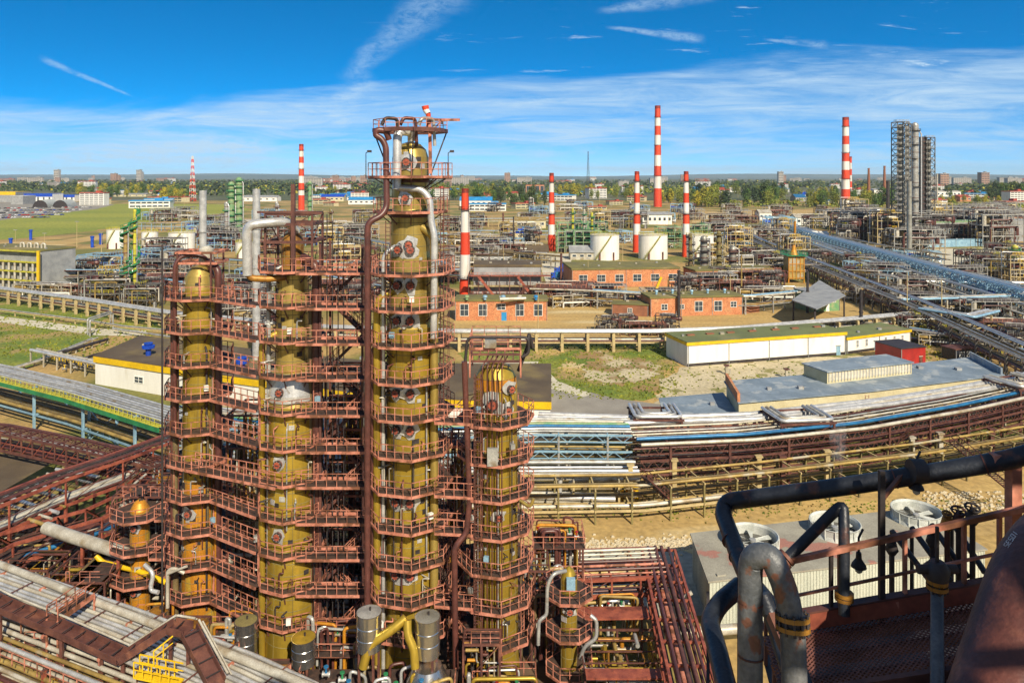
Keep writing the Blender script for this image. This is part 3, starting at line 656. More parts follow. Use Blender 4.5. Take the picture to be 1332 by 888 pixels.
tangle('pipework under the cream pipe end by the stubby column',-45,-39,70,76,0,6,3,50,BM,9)
tangle('brown pipework below the red bridges near the frame edge',-58,-47,74,82,0,5,3,60,BM,10)
tangle('pipework beyond the stubby column under red bridges',-44,-34,78,86,0,7,4,60,BM,11)
tangle('high pipework behind the stubby yellow column',-41,-34,75,78,0,12,5,60,BM,12)
tangle('pipework under the silver pipe bundle and footbridge',-42,-35,63,66,0,4.6,2,44,BM,13)
tangle('brown pipework packed under the red steel rack',6,13,60,66,0,4,3,60,BM,14)
tangle('pipework beside the pump deck below the shorter column',-4,-1,60,62,0,6.5,3,30,BM,15)
tangle('maroon pipework under the tangled lattice bridge',-75,-58,84,92,0,5,3,60,BM,16)
tangle('brown pipework where the red bridges meet the slim column',-47,-36,87,95,0,8,4,70,BM,17)
# exchangers under the columns (horizontal vessels)
def hvessel(label,a,b,r,m,cat='vessel',name='heat_exchanger'):
    a=V(a);b=V(b);d=(b-a).normalized(); c=(a+b)/2; t=thing(name,label,cat,(c.x,c.y,0)); mb=MB()
    mb.tube([a-d*r*.5,a-d*r*.3,a,b,b+d*r*.3,b+d*r*.5],[r*.4,r*.85,r,r,r*.85,r*.4],m,18)
    for k in(.15,.5,.85): q=a.lerp(b,k); mb.tube([q-d*.06,q+d*.06],r*1.06,m,18)
    mb.build('shell',t)
    for k in(.2,.8): q=a.lerp(b,k); mb=MB(); s=V((-d.y,d.x,0)); mb.beam(V((q.x,q.y,0)),V((q.x,q.y,q.z-r*.8)),r*1.2,.3,'concrete'); mb.build('saddle',t)
    mb=MB(); q=a.lerp(b,.5); mb.tube([q,q+V((0,0,r*1.6))],r*.25,m,8); mb.tube([q+V((0,0,r*1.5)),q+V((0,0,r*1.6))],r*.38,m,8); mb.build('nozzle',t); return t
hvessel('yellow horizontal exchanger on the ground under the red steel rack',(6.5,61,1.6),(12.5,61,1.6),.55,'yellowpipe')
hvessel('second yellow exchanger below the red steel rack, next to the road side',(6.5,64.5,1.6),(12.5,64.5,1.6),.5,'goldlow')
hvessel('olive exchanger lowest under the red steel rack',(5.5,57.5,1.5),(12,57.5,1.5),.6,'goldlow')
hvessel('silver horizontal vessel in the dark gap between columns',(-27,76,4),(-21,76,4),.8,'galv')
hvessel('ochre exchanger on saddles behind the tallest column',(-14,75,4),(-8,75,4),.8,'ochre')
hvessel('rust brown exchanger behind the shorter gold column',(-7,73,6),(-1,73,6),.8,'rustdome')
# ------------------------------------------------------------------ racks
def offs(path,d):
    out=[];n=len(path)
    for i,p in enumerate(path):
        p=V((p[0],p[1],0))
        if i==0: t=V((*path[1][:2],0))-p; nn=V((-t.y,t.x,0)).normalized(); out.append(p+nn*d)
        elif i==n-1: t=p-V((*path[i-1][:2],0)); nn=V((-t.y,t.x,0)).normalized(); out.append(p+nn*d)
        else:
            t1_=(p-V((*path[i-1][:2],0))).normalized(); t2_=(V((*path[i+1][:2],0))-p).normalized(); n1=V((-t1_.y,t1_.x,0)); n2=V((-t2_.y,t2_.x,0)); m=(n1+n2).normalized(); out.append(p+m*(d/max(.4,m.dot(n1))))
    return out
def rack(label,path,width,levels,spacing=8,post='concrete',beam='concrete',psz=.35,truss=None,cat='pipe rack',name='pipe_rack',seed=1,zig=None,rails=None,brace=False,group=None,n=8,postz=None,sleepers=0):
    """levels: (z,[(off,r,mat)] )"""
    rr=random.Random(seed); c=V((*path[len(path)//2][:2],0)); t=thing(name,label,cat,c,group)
    zt=max(z for z,_ in levels)
    # supports
    dmax=max(max([abs(o) for o,_,_ in l] or [0]) for _,l in levels); w=max(width/2,.3)
    proto=None
    segs=[(V((*a[:2],0)),V((*b[:2],0))) for a,b in zip(path,path[1:])]; tot=sum((b-a).length for a,b in segs); ns=min(95,max(2,int(tot/spacing)))
    def at(s):
        for a,b in segs:
            L=(b-a).length
            if s<=L+1e-4: return a.lerp(b,s/L),(b-a).normalized()
            s-=L
        return segs[-1][1],(segs[-1][1]-segs[-1][0]).normalized()
    mb=MB()
    hs=width/2 if width>1.2 else 0
    for s in ((-hs,hs) if hs else (0,)): mb.beam((0,s,0),(0,s,zt-.12),psz,psz,post)
    for z,l in levels: mb.beam((0,-w-.25,z-.14),(0,w+.25,z-.14),psz*.7,.24,beam)
    if brace and hs:
        mb.beam((0,-hs,zt*.1),(0,hs,zt*.85),.1,.1,beam); mb.beam((0.02,hs,zt*.1),(0.02,-hs,zt*.85),.1,.1,beam)
    proto=mb.build('support_frame',None); proto.parent=t
    for i in range(ns):
        p,d=at(tot*(i+.5)/ns); o=proto if i==0 else proto.copy()
        if i: COL.objects.link(o); o.parent=t
        o.location=p-c; o.rotation_euler.z=math.atan2(d.y,d.x)
    for z,l in levels:
        for (o,r,m) in l:
            q=[V((p.x,p.y,z+r)) for p in offs(path,o)]; mb=MB(); mb.tube(fillet(q,1.2) if len(q)>2 else q,r,m,n); mb.build('pipe',t)
    for k,s in enumerate((-w,w)):
        for z,l in levels[-1:] if not truss else levels:
            q=[V((p.x,p.y,z-.15)) for p in offs(path,s)]; mb=MB()
            for a,b in zip(q,q[1:]): mb.beam(a,b,.14,.3,beam)
            if truss:
                for a,b in zip(q,q[1:]):
                    L=(b-a).length; nn=max(1,int(L/truss[0])); h=truss[1]; mb.beam(a+V((0,0,-h)),b+V((0,0,-h)),.12,.16,beam)
                    for i in range(nn):
                        u=a.lerp(b,i/nn);v=a.lerp(b,(i+.5)/nn);x=a.lerp(b,(i+1)/nn); mb.beam(u,v-V((0,0,h)),.08,.08,beam); mb.beam(v-V((0,0,h)),x,.08,.08,beam)
            mb.build('girder',t)
    if rails:
        for s,z,m in rails:
            q=[V((p.x,p.y,z)) for p in offs(path,s)]; mb=MB(); mb.rail(q,1.1,m,.07,1.6,toe=False); mb.build('railing',t)
    return t
def fill(w,n,rmin,rmax,mats,seed):
    rr=random.Random(seed); out=[]; x=-w/2
    for i in range(n):
        r=rr.uniform(rmin,rmax); c=-w/2+w*(i+.5)/n; out.append((c+rr.uniform(-.05,.05)*w/n,min(r,w/n*.48),rr.choice(mats)))
    return out
def gp(l,z=0): return [tuple(G(x,y,z)[:2]) for x,y in l]
SV=['silver','silver','whitepipe','galv']; MX=['silver','galv','whitepipe','bluepipe','maroonpipe','yellowpipe','galv']; YL=['yellowpipe','olivepipe','whitepipe','yellowpipe','olivepipe']
# bottom left silver bundle
pA=gp([(-60,742),(0,764),(150,818),(300,880),(380,920)],6)
rA=rack('broad bundle of parallel silver pipes crossed by a salmon footbridge',pA,5.8,[(6,[(-2.5+.46*i,.165,['silver','whitepipe','silver'][i%3]) for i in range(12)]),(3.6,fill(5,6,.15,.25,MX,3))],7,'maroon','salmon',.28,seed=3)
pB=gp([(-60,715),(0,738),(250,836),(420,905)],6.4)
rack('single fat cream pipe on a salmon bracket line behind the silver bundle',pB,.7,[(6.4,[(0,.34,'whitepipe')]),(5.2,[(-.3,.14,'maroonpipe'),(.3,.12,'galv')])],6,'salmon','salmon',.2,seed=4)
q_=offs(pA,0)
for a,b in zip(q_,q_[1:]):
    L_=(b-a).length
    for k in range(int(L_/4.2)):
        c_=a.lerp(b,(k+.5)/int(L_/4.2)); d_=(b-a).normalized(); s_=V((-d_.y,d_.x,0))*3.0; mb=MB(); mb.beam(c_-s_+V((0,0,6.42)),c_+s_+V((0,0,6.42)),.1,.07,'maroon'); mb.beam(c_+s_+V((0,0,6.4)),c_+s_+V((0,0,5.4)),.1,.1,'salmon'); mb.beam(c_-s_+V((0,0,6.4)),c_-s_+V((0,0,5.4)),.1,.1,'salmon'); mb.build('hold_down_bar',rA)
fb=thing('footbridge','small salmon footbridge crossing over the silver pipe bundle','footbridge',G(92,800,7)); 
a=G(68,806,7.6);b=G(116,772,7.6); mb=MB(); d=(b-a).normalized(); s=V((-d.y,d.x,0))*.55
mb.add([tuple(a-s),tuple(b-s),tuple(b+s),tuple(a+s)],[(0,1,2,3)],'grating')
for q in(1,-1): mb.beam(a+s*q-V((0,0,.12)),b+s*q-V((0,0,.12)),.1,.32,'salmon')
for q in(a,b):
    for k in(1,-1): mb.beam(q+s*k-V((0,0,7.6)),q+s*k,.14,.14,'salmon')
w_=mb.build('walkway',fb); mb=MB()
for q in(1,-1): mb.rail([a+s*q,b+s*q],1.15,'salmon',.075,.9,toe=True)
mb.build('railing',fb)
# brown trough with a raised bend
def trough(label,pts,w,h,m,edge,cat='cable trough',name='cable_trough'):
    c=V(pts[0]); t=thing(name,label,cat,(c.x,c.y,0)); mb=MB()
    for a,b in zip(pts,pts[1:]):
        a=V(a);b=V(b);mb.beam(a,b,w,.08,m); d=(b-a); s=V((-d.y,d.x,0)).normalized()*(w/2)
        for q in(1,-1): mb.beam(a+s*q+V((0,0,h/2)),b+s*q+V((0,0,h/2)),.06,h,m)
        L=d.length
        for k in range(int(L/1.2)): u=a.lerp(b,(k+.5)/int(L/1.2)); mb.beam(u-s+V((0,0,h*.8)),u+s+V((0,0,h*.8)),.07,.07,'darksteel')
    mb.build('trough',t); mb=MB()
    for a,b in zip(pts,pts[1:]):
        a=V(a);b=V(b); d=b-a; s=V((-d.y,d.x,0)).normalized()*(w/2+.22); mb.tube([a+s+V((0,0,h+.05)),b+s+V((0,0,h+.05))],.1,edge,6); mb.tube([a+s*1.35+V((0,0,h-.2)),b+s*1.35+V((0,0,h-.2))],.07,edge,6)
    mb.build('edge_pipe',t)
    for k in range(0,len(pts)):
        p=V(pts[k]); mb=MB(); mb.beam((p.x,p.y,0),p,.25,.25,'maroon'); mb.build('post',t)
    return t
trough('brown cable trough that steps up and over near the yellow steps',[P(-40,768,64),P(0,789,62.5),P(80,822,60.5),P(160,858,58.5),P(222,818,58.3),P(245,822,58),P(282,893,55)],1.3,.55,'maroon','whitepipe')
pC=gp([(-60,795),(0,815),(200,893),(260,925)],5)
rack('mixed cream and white pipe run below the brown trough',pC,4.2,[(5,fill(4.0,6,.14,.24,['whitepipe','silver','yellowpipe','whitepipe'],9)),(3,fill(4,5,.12,.2,YL,10))],6,'redpaint','maroon',.28,seed=9,rails=[(-2.9,5.0,'salmon')])
pD=gp([(-60,850),(0,872),(90,912)],4)
rack('yellow edged lowest pipe run in the bottom corner under the salmon railing',pD,3.5,[(4,fill(3.4,5,.12,.22,['yellowpipe','galv','maroonpipe','whitepipe'],12)),(2.4,fill(3,4,.12,.2,YL,13))],5,'maroon','ochre',.25,seed=12,rails=[(1.9,4,'salmon')])
# yellow steps
ys=thing('yellow_steps','bright yellow railed steps beside the brown trough','steps',P(205,880,56)); mb=MB()
a=P(178,876,56);b=P(235,888,55.5)
mb.beam(a,b,.9,.12,'yellow'); mb.build('landing',ys); mb=MB(); s=V((0,.45,0))
for q in(1,-1): mb.rail([a+s*q,b+s*q],1.2,'yellow',.08,.8)
mb.rail([P(200,865,56),P(225,845,56.5)],1.1,'yellow',.08,.7); mb.build('railing',ys)
# red box-frame rack running up to the columns
def boxrack(label,path,w,z0,z1,m,seed,pipes0,pipes1,sp=4.2,lat='maroon'):
    t=thing('pipe_bridge',label,'pipe bridge',(*path[len(path)//2][:2],0)); segs=list(zip(path,path[1:]))
    for s in(-w/2,w/2):
        mb=MB()
        for z in(z0,z1):
            q=[V((p.x,p.y,z)) for p in offs(path,s)]
            for a,b in zip(q,q[1:]): mb.beam(a,b,.24,.34,m)
        q=offs(path,s)
        for a,b in zip(q,q[1:]):
            L=(b-a).length; n=max(1,int(L/sp))
            for i in range(n):
                u=a.lerp(b,i/n);v=a.lerp(b,(i+1)/n); mb.beam(u+V((0,0,z0)),u+V((0,0,z1)),.17,.17,m)
                mb.beam(u+V((0,0,z0)),v+V((0,0,z1)),.07,.07,lat); mb.beam(u+V((0,0,(z0+z1)/2)),v+V((0,0,(z0+z1)/2)),.08,.1,lat)
        mb.build('side_truss',t)
    ql,qr=offs(path,-w/2),offs(path,w/2); mb=MB()
    for a,b,c,d in zip(ql,ql[1:],qr,qr[1:]):
        L=(b-a).length; n=max(1,int(L/sp))
        for i in range(n+1):
            u=a.lerp(b,i/n);v=c.lerp(d,i/n)
            for z in(z0,z1): mb.beam(u+V((0,0,z)),v+V((0,0,z)),.16,.22,m)
    mb.build('cross_beams' if 0 else 'crossbeam_grid',t)
    for pl,z in((pipes0,z0),(pipes1,z1)):
        for o,r,mm in pl: mb=MB(); mb.tube(fillet([V((p.x,p.y,z+r+.12)) for p in offs(path,o)],1.2),r,mm,8); mb.build('pipe',t)
    for i in range(len(path)):
        for q in(ql,qr):
            mb=MB(); p=q[i]; mb.beam((p.x,p.y,0),(p.x,p.y,z0),.3,.3,m); mb.build('post',t)
    return t
pE=[tuple(p[:2]) for p in(G(-90,690,9),G(0,655,9),G(75,625,9),G(150,600,9),G(225,572,9))]
boxrack('orange red box frame pipe bridge climbing towards the slim column',pE,3.2,6.4,9.4,'redpaint',1,fill(2.8,5,.12,.24,['maroonpipe','whitepipe','maroonpipe','galv'],21),fill(2.6,6,.06,.13,['maroonpipe','darksteel','maroonpipe'],22))
pE2=[tuple(p[:2]) for p in(G(-70,745,6),G(5,706,6),G(80,684,6),G(122,672,6),G(220,625,6))]
boxrack('lower red steel bridge over blue and white pipes near the cream pipe end',pE2,3.6,4.2,6.3,'redpaint',2,fill(3.2,6,.15,.28,['bluepipe','whitepipe','silver','maroonpipe'],23),[],sp=6.5)
pG=gp([(-60,606),(0,572),(60,576),(130,592),(215,622)],6)
pH=[tuple(p[:2]) for p in(G(-80,552,8),G(0,560,8),(G(100,580,8)),G(210,606,8))]
boxrack('tangled maroon lattice bridge curving behind the striped pipe group',pH,3.0,6.0,8.3,'maroon',3,fill(2.6,6,.1,.2,['maroonpipe','darksteel','olivepipe'],24),fill(2.6,6,.05,.12,['maroonpipe','maroon'],25),sp=2.2,lat='redpaint')
# striped group of short pipes
pgp=thing('pipe_group','short parallel cream and yellow pipes in a slanted comb between red bridges','pipe rack',(*G(60,635,6)[:2],0))
for k in range(9):
    t_=k/8; a=P(-15+t_*98,642-t_*40,1); y0=45-6; 
    A=G(-22+t_*95,655-t_*45,6.5); Bq=G(58+t_*70,682-t_*62,6.5); mb=MB(); mb.tube([A,Bq],.16 if k%2 else .22,['yellowpipe','whitepipe','silver'][k%3],8); mb.build('pipe',pgp)
for t_ in(0.1,.5,.9):
    A=G(-22,655,6.2).lerp(G(58,682,6.2),t_); Bq=G(73,610,6.2).lerp(G(128,620,6.2),t_); mb=MB(); mb.beam(A,Bq,.2,.3,'maroon')
    for q in(A,Bq): mb.beam((q.x,q.y,0),(q.x,q.y,6.1),.25,.25,'maroon')
    mb.build('support_frame',pgp)
sheet('dark_roof_pad',[tuple(G(x,y,4.5)[:2]) for x,y in((-40,590),(60,590),(70,600),(0,640),(-60,650))],4.5,'tarroof')
# large cream pipe end-on and yellow line
cp=thing('insulated_pipe','thick pale insulated pipe with blunt end pointing at the stubby column','pipe',(*G(95,697,7)[:2],0))
mb=MB(); mb.tube([G(60,686,8),G(92,697,8),G(170,722,7.6)],.62,'whitepipe',16); mb.build('shell',cp); mb=MB(); q=G(170,722,7.6); d=(G(170,722,7.6)-G(92,697,8)).normalized(); mb.tube([q-d*.1,q+d*.3],.7,'darksteel',14); mb.build('end_flange',cp)
for t_ in(.2,.8): q=G(92,697,8).lerp(G(170,722,7.6),t_); mb=MB(); mb.beam((q.x,q.y,0),q,.25,.25,'redpaint'); mb.build('post',cp)
yp=thing('yellow_pipe','bright ochre pipe stepping down beside the stubby column','pipe',(*G(150,740,4)[:2],0))
pipe(yp,[G(125,722,6.5),G(133,731,5.8),G(180,742,5.8),G(228,762,5.4),G(228,770,2)],.26,'yellow',10,.6)
zg=thing('bent_pipe','shiny zigzag galvanised pipe beside the squat rusty lidded drum','pipe',(*G(200,770,3)[:2],0))
pipe(zg,[P(188,734,68),P(200,745,67.6),P(196,762,67.5),P(197,768,67.4),P(206,770,67.2)],.2,'silver',10,.5)
zz=thing('bent_pipe','white tee shaped vent pipe with two bent arms beside the slim column foot','pipe',(*G(218,770,3)[:2],0))
pipe(zz,[P(218,790,68),P(218,742,68),P(226,738,68),P(240,745,68)],.17,'whitepipe',8,.4); pipe(zz,[P(218,746,67.9),P(228,742,67.8),P(243,736,67.6)],.12,'whitepipe',8,.3)
# red rack right of the small column
pI=[(3.8,72.6),(15.0,73.4)]
boxrack('dense red steel pipe rack with flat red beams beyond the small gold column',pI,5.5,4.6,6.2,'redpaint',5,fill(5,8,.1,.2,['yellowpipe','maroonpipe','galv','maroonpipe'],31),fill(5,7,.08,.16,['maroonpipe','whitepipe','salmon','maroonpipe'],32),sp=2.4)
pJ=[(15.2,76),(13.6,52)]
boxrack('red steel rack running towards the viewer beside the cooling tower',pJ,3.4,4.2,6.1,'redpaint',6,fill(3,6,.12,.24,['maroonpipe','darksteel','salmon'],33),fill(2.8,4,.1,.2,['maroonpipe','maroon'],34),sp=3.0)
mb=MB(); mb.prism([(6,66.2),(12.6,66.4),(12.6,68.2),(6,68)],4.7,4.85,'redpaint'); single('red_canopy','flat red steel plate canopy over the yellow exchangers','canopy',mb,(9,67,4.7))
mb=MB(); mb.prism([(6,59),(12.2,59),(12.2,60.2),(6,60.2)],4.3,4.45,'redpaint'); single('red_canopy','second red steel plate nearer the shadow under the red rack','canopy',mb,(9,59,4.3))
low_deck('maze of red posts and short pipes between red rack and small column',6.5,69,12.5,71.5,3.2,15,npipes=12,rm='redpaint')
low_deck('red railed pipework at the foot of the red rack',6.5,54.5,12.5,57,2.0,16,npipes=12,rm='redpaint')
cpip=thing('bent_pipe','cream elbow pipe standing over the trench by the cooling tower','pipe',(*G(897,790,3)[:2],0))
pipe(cpip,[G(896,815,1.5),P(889,796,68),P(890,776,68),P(900,770,68)],.2,'whitepipe',10,.6)
mb=MB(); mb.tube([G(850,826,3),G(1020,812,3)],.45,'whitepipe',14); ob=single('low_pipe','white pipe lying low across the front of the cooling tower','pipe',mb,G(935,820,3))
# cooling tower
ct=thing('cooling_tower','pale corrugated cooling tower box carrying three round fan stacks','cooling tower',(34,78,0))
cl=[(19.5,72),(50.5,78.2),(49,87.6),(20.1,81.2)]
mb=MB(); mb.prism(cl,0,5.0,'corrug'); 
for i in range(90):
    t_=i/89; a=V((19.5,72,0)).lerp(V((50.5,78.2,0)),t_); mb.box((a.x,a.y-.03,2.6),(.1,.06,4.7),'corrug',.2)
for i in range(26):
    t_=i/25; a=V((19.5,72,0)).lerp(V((20.1,81.2,0)),t_); mb.box((a.x-.02,a.y,2.6),(.06,.1,4.7),'corrug')
mb.build('wall',ct)
mb=MB(); o=offs([(19.3,71.8),(50.7,78.0)],0); mb.prism([(19.25,71.75),(50.75,78.),(49.2,87.9),(19.85,81.5)],5.0,5.16,'boxroof'); mb.build('roof',ct)
for px,py in((979,691),(1086,675),(1192,659)):
    q=G(px,py,6.6); mb=MB(); mb.lathe((q.x,q.y,5.16),[(0,2.7),(.4,2.55),(1.0,2.6),(1.2,2.72),(1.22,2.62),(1.0,2.48),(.05,2.48)],'fanwhite',32,cap=False); mb.lathe((q.x,q.y,5.17),[(0,2.47),(.02,2.47),(.04,.05)],'oldsteel',28)
    for k in range(16):
        a=k*math.pi/8; mb.beam((q.x+2.66*math.cos(a),q.y+2.66*math.sin(a),5.2),(q.x+2.7*math.cos(a),q.y+2.7*math.sin(a),6.3),.06,.1,'fanwhite')
    fs_=mb.build('fan_stack',ct); mb=MB()
    mb.lathe((q.x,q.y,5.5),[(0,.35),(.3,.35),(.35,.1)],'greywall',12)
    for k in range(6):
        a=k*math.pi/3+.2; a2=a+.28; c=(q.x,q.y)
        p0=V((c[0]+.3*math.cos(a),c[1]+.3*math.sin(a),5.6));p1=V((c[0]+2.3*math.cos(a),c[1]+2.3*math.sin(a),5.6));p2=V((c[0]+2.3*math.cos(a2),c[1]+2.3*math.sin(a2),5.72));p3=V((c[0]+.3*math.cos(a2+.4),c[1]+.3*math.sin(a2+.4),5.75))
        mb.add([tuple(x) for x in(p0,p1,p2,p3)],[(0,1,2,3)],'fanwhite'); mb.add([tuple(x-V((0,0,.05))) for x in(p0,p1,p2,p3)],[(3,2,1,0)],'fanwhite')
    mb.build('fan',ct)
mb=MB(); mb.prism([(20.4,72.6),(21.3,72.8),(21.3,73.2),(20.4,73.)],5.16,5.3,'boxroof'); mb.build('hatch',ct)
mb=MB(); mb.prism([(16.9,70),(18.4,70),(18.6,80),(17.1,80)],.02,.5,'olive')
for k in range(40):
    y=70+random.random()*10; mb.box((16.8+random.random()*1.6,y,.5),(.3,.3,.25),'olive',random.random())
single('rubble_bank','olive weathered bank along the shaded trench by the cooling tower','bank',mb,(17.6,75,0))
# stones
random.seed(21); mb=MB()
for i in range(900):
    px=random.uniform(735,930); py=random.gauss(710,4.5)-(.02*(px-735) if px>840 else 0); q=G(px,py); s=random.uniform(.08,.26)
    mb.lathe((q.x,q.y,0),[(0,s),(s*.6,s*.9),(s*.95,s*.3)],'stone',5,False)
for i in range(350):
    q=G(random.uniform(1200,1332),random.uniform(640,665)); s=random.uniform(.08,.3); mb.lathe((q.x,q.y,0),[(0,s),(s*.6,s*.9),(s*.95,s*.3)],'stone',5,False)
struct('loose_stones',mb,'stuff')
# ------------------------------------------------------------------ middle ground racks
random.seed(31)
pK=gp([(-80,466),(0,482),(110,508),(235,545)],8)
rack('silver topped pipe rack edged by a bright green girder and yellow rail',pK,5.5,[(8,[(-2.3+.74*i,.19,['silver','silver','galv'][i%3]) for i in range(7)]),(6.6,fill(5,4,.1,.18,['darksteel','olivepipe','galv'],41)),(3.2,fill(5,5,.2,.34,['olivepipe','yellowpipe','olivepipe'],42))],13,'bluesteel','bluesteel',.35,seed=41)
mb=MB(); q=[V((p.x,p.y,7.4)) for p in offs(pK,-3.6)]
for a,b in zip(q,q[1:]): mb.beam(a,b,.3,.7,'green'); 
q2=[V((p.x,p.y,7.8)) for p in offs(pK,-3.2)]
gg=thing('service_walkway','green edged walkway with yellow rail along the silver topped rack','walkway',(q[1].x,q[1].y,0)); mb.build('girder',gg); mb=MB()
for a,b in zip(q2,q2[1:]): mb.beam(a,b,1.0,.06,'yellowgreen')
mb.build('walkway',gg); mb=MB(); mb.rail([p+V((0,-.5,0)) for p in q2],1.1,'yellowgreen',.07,1.2); mb.build('railing',gg)
pK2=gp([(-70,560),(0,584),(90,600),(215,640)],1)
rack('low brown and olive pipe run on the sand beneath the green edged rack',gp([(-70,545),(0,566),(110,590),(230,622)],2),4,[(2.2,fill(3.8,6,.2,.34,['olivepipe','yellowpipe','olivepipe','galv'],43))],6,'postsand','concrete',.25,seed=43)
# portal frames beside it
for (xa,ya),(xb,yb),lab in(((211,575),(251,590),'grey blue braced portal frame standing on sand, open side'),((470//4,650//4+380),(150,575),'grey blue cross braced trestle under the green edged rack')):
    A=G(xa/1,ya,0) if xa>200 else G(116,573,0); Bq=G(xb,yb,0) if xa>200 else G(152,580,0)
    t=thing('trestle',lab,'trestle',(A.x,A.y,0)); mb=MB(); d=Bq-A; n=V((-d.y,d.x,0)).normalized()*2.5
    for p in(A,Bq,A+n,Bq+n): mb.beam(p,p+V((0,0,5.6)),.35,.35,'bluesteel')
    for p,q in((A,Bq),(A+n,Bq+n),(A,A+n),(Bq,Bq+n)): mb.beam(p+V((0,0,5.6)),q+V((0,0,5.6)),.3,.3,'bluesteel')
    mb.beam(A,Bq+V((0,0,5.5)),.12,.12,'bluesteel'); mb.beam(Bq,A+V((0,0,5.5)),.12,.12,'bluesteel'); mb.build('frame',t)
# centre rack
pL=gp([(235,540),(420,560),(560,561),(700,556),(818,557)],7)
rack('wide grey and blue pipe rack passing behind the two rightmost gold columns',pL,7.5,[(7.4,fill(7.2,7,.14,.3,['silver','galv','galv','bluepipe','whitepipe','greensteel','silver'],51)),(5.,fill(7.,4,.12,.22,MX,52)),(2.6,fill(7,3,.2,.3,YL,53))],7,'galv','bluesteel',.28,seed=51,truss=(2.6,1.0))
pL2=gp([(235,585),(420,607),(600,613),(760,612),(830,612)],4)
rack('lower grey olive pipe run between the columns and the dirt road',pL2,6,[(4,fill(5.8,4,.16,.34,['olivepipe','galv','whitepipe','silver'],54)),(2,fill(5,3,.16,.3,YL,55))],6,'postsand','concrete',.28,seed=54)
pL3=gp([(560,648),(690,645),(800,648)],1.6)
rack('pair of silver insulated pipes with a raised loop beside the dirt road',pL3,1.6,[(1.4,[(-.5,.34,'silver'),(.5,.34,'whitepipe')])],6,'concrete','concrete',.3,seed=56)
lp=thing('pipe_loop','upright silver pipe loop standing beside the dirt road','pipe',(*G(730,655)[:2],0)); pipe(lp,[P(660,648,99),P(728,648,99),P(729,618,99.4),P(832,616,99.6)],.30,'silver',12,.8); pipe(lp,[P(660,641,100.4),P(740,641,100.4),P(741,625,100.6),P(832,623,100.6)],.26,'whitepipe',12,.8)
mb=MB(); q=G(817,647); mb.box((q.x,q.y,1.0),(2.6,1.6,2.0),'yellow'); mb.prism([(q.x-1.5,q.y-1),(q.x+1.5,q.y-1),(q.x+1.5,q.y+1),(q.x-1.5,q.y+1)],2.,2.15,'ochre'); mb.box((q.x,q.y-.82,.9),(1.8,.05,1.3),'ochre'); single('yellow_cabinet','wide yellow ground cabinet under the rack end near the road','cabinet',mb,(q.x,q.y,0))
mb=MB(); q=G(743,658); mb.box((q.x,q.y,.5),(.9,.8,1.),'blue'); mb.box((q.x,q.y,1.05),(1.0,.9,.1),'bluepipe'); mb.box((q.x,q.y-.42,.5),(.6,.04,.6),'bluepipe'); single('blue_bin','small blue bin on the grass verge below the silver loop','bin',mb,(q.x,q.y,0))
# maroon rack
zM=7.2
pM=gp([(822,566),(960,560),(1100,546),(1230,524),(1400,488)],zM)
rack('long maroon trussed pipe rack with a bright blue pipe and silver edge pipes',pM,8.5,[(zM,[(-4.5,.26,'whitepipe'),(-3.7,.1,'maroonpipe'),(-2.3,.27,'bluepipe'),(-1.2,.1,'galv'),(-.3,.15,'whitepipe'),(.9,.13,'galv'),(1.7,.1,'maroonpipe'),(2.7,.17,'whitepipe'),(4.1,.36,'silver')]),(zM-2.,fill(8,8,.08,.16,['maroonpipe','darksteel','maroonpipe','olivepipe'],61)),(zM-4.,fill(7.5,6,.08,.16,['maroonpipe','darksteel'],62))],8.5,'maroon','maroon',.34,seed=61,truss=(1.7,1.1),brace=True)
pM2=gp([(700,545),(840,550),(980,545),(1150,526),(1300,502),(1420,476)],7)
rack('row of large silver insulated pipes running along the blue roofed building',pM2,3.2,[(7,[(-1.2,.42,'silver'),(0,.36,'whitepipe'),(1.1,.42,'silver')]),(5,fill(3,3,.15,.25,MX,63))],9,'concrete','maroon',.3,seed=63)
def exloop(label,px,py,z,w,l,ang,n,m):
    c=G(px,py,z); t=thing('expansion_loop',label,'expansion loop',(c.x,c.y,0)); ca,sa=math.cos(ang),math.sin(ang)
    def T(x,y,zz=0): return V((c.x+x*ca-y*sa,c.y+x*sa+y*ca,z+zz))
    for k in range(n):
        o=k*.72; mb=MB(); q=[T(-w/2+o,l/2),T(-w/2+o,-l/2+o),T(w/2-o,-l/2+o),T(w/2-o,l/2)]; mb.tube(fillet([p+V((0,0,.9)) for p in q],1.),.27,m[k%len(m)],10); mb.build('pipe',t)
    mb=MB()
    for x in(-w/2,w/2):
        for y in(-l/2,l/2): mb.beam((*T(x,y)[:2],0),T(x,y,.4),.3,.3,'maroon')
    for y in(-l/2,0,l/2): mb.beam(T(-w/2-.4,y,.35),T(w/2+.4,y,.35),.2,.3,'maroon')
    for x in(-w/2,w/2): mb.beam(T(x,-l/2,.35),T(x,l/2,.35),.2,.3,'maroon')
    for x in(-w/2,w/2): mb.beam(T(x,-l/2,-4),T(x+ (w if x<0 else -w),-l/2,.3),.12,.12,'maroon')
    mb.build('frame',t); return t
exloop('square nested expansion loop of silver pipes in the middle of the maroon rack',1037,545,zM+.4,8.2,6.5,.12,3,['silver','whitepipe','galv'])
exloop('nested pipe loop where the grey rack meets the annex roof',852,541,zM+.4,7.,6.0,.0,3,['silver','galv','silver'])
exloop('nested silver pipe loop at the frame edge above the salmon post',1325,500,zM+.6,8,7.,.3,3,['silver','galv','whitepipe'])
pN=gp([(560,640),(690,642),(830,640),(1000,622),(1200,597),(1420,560)],3)
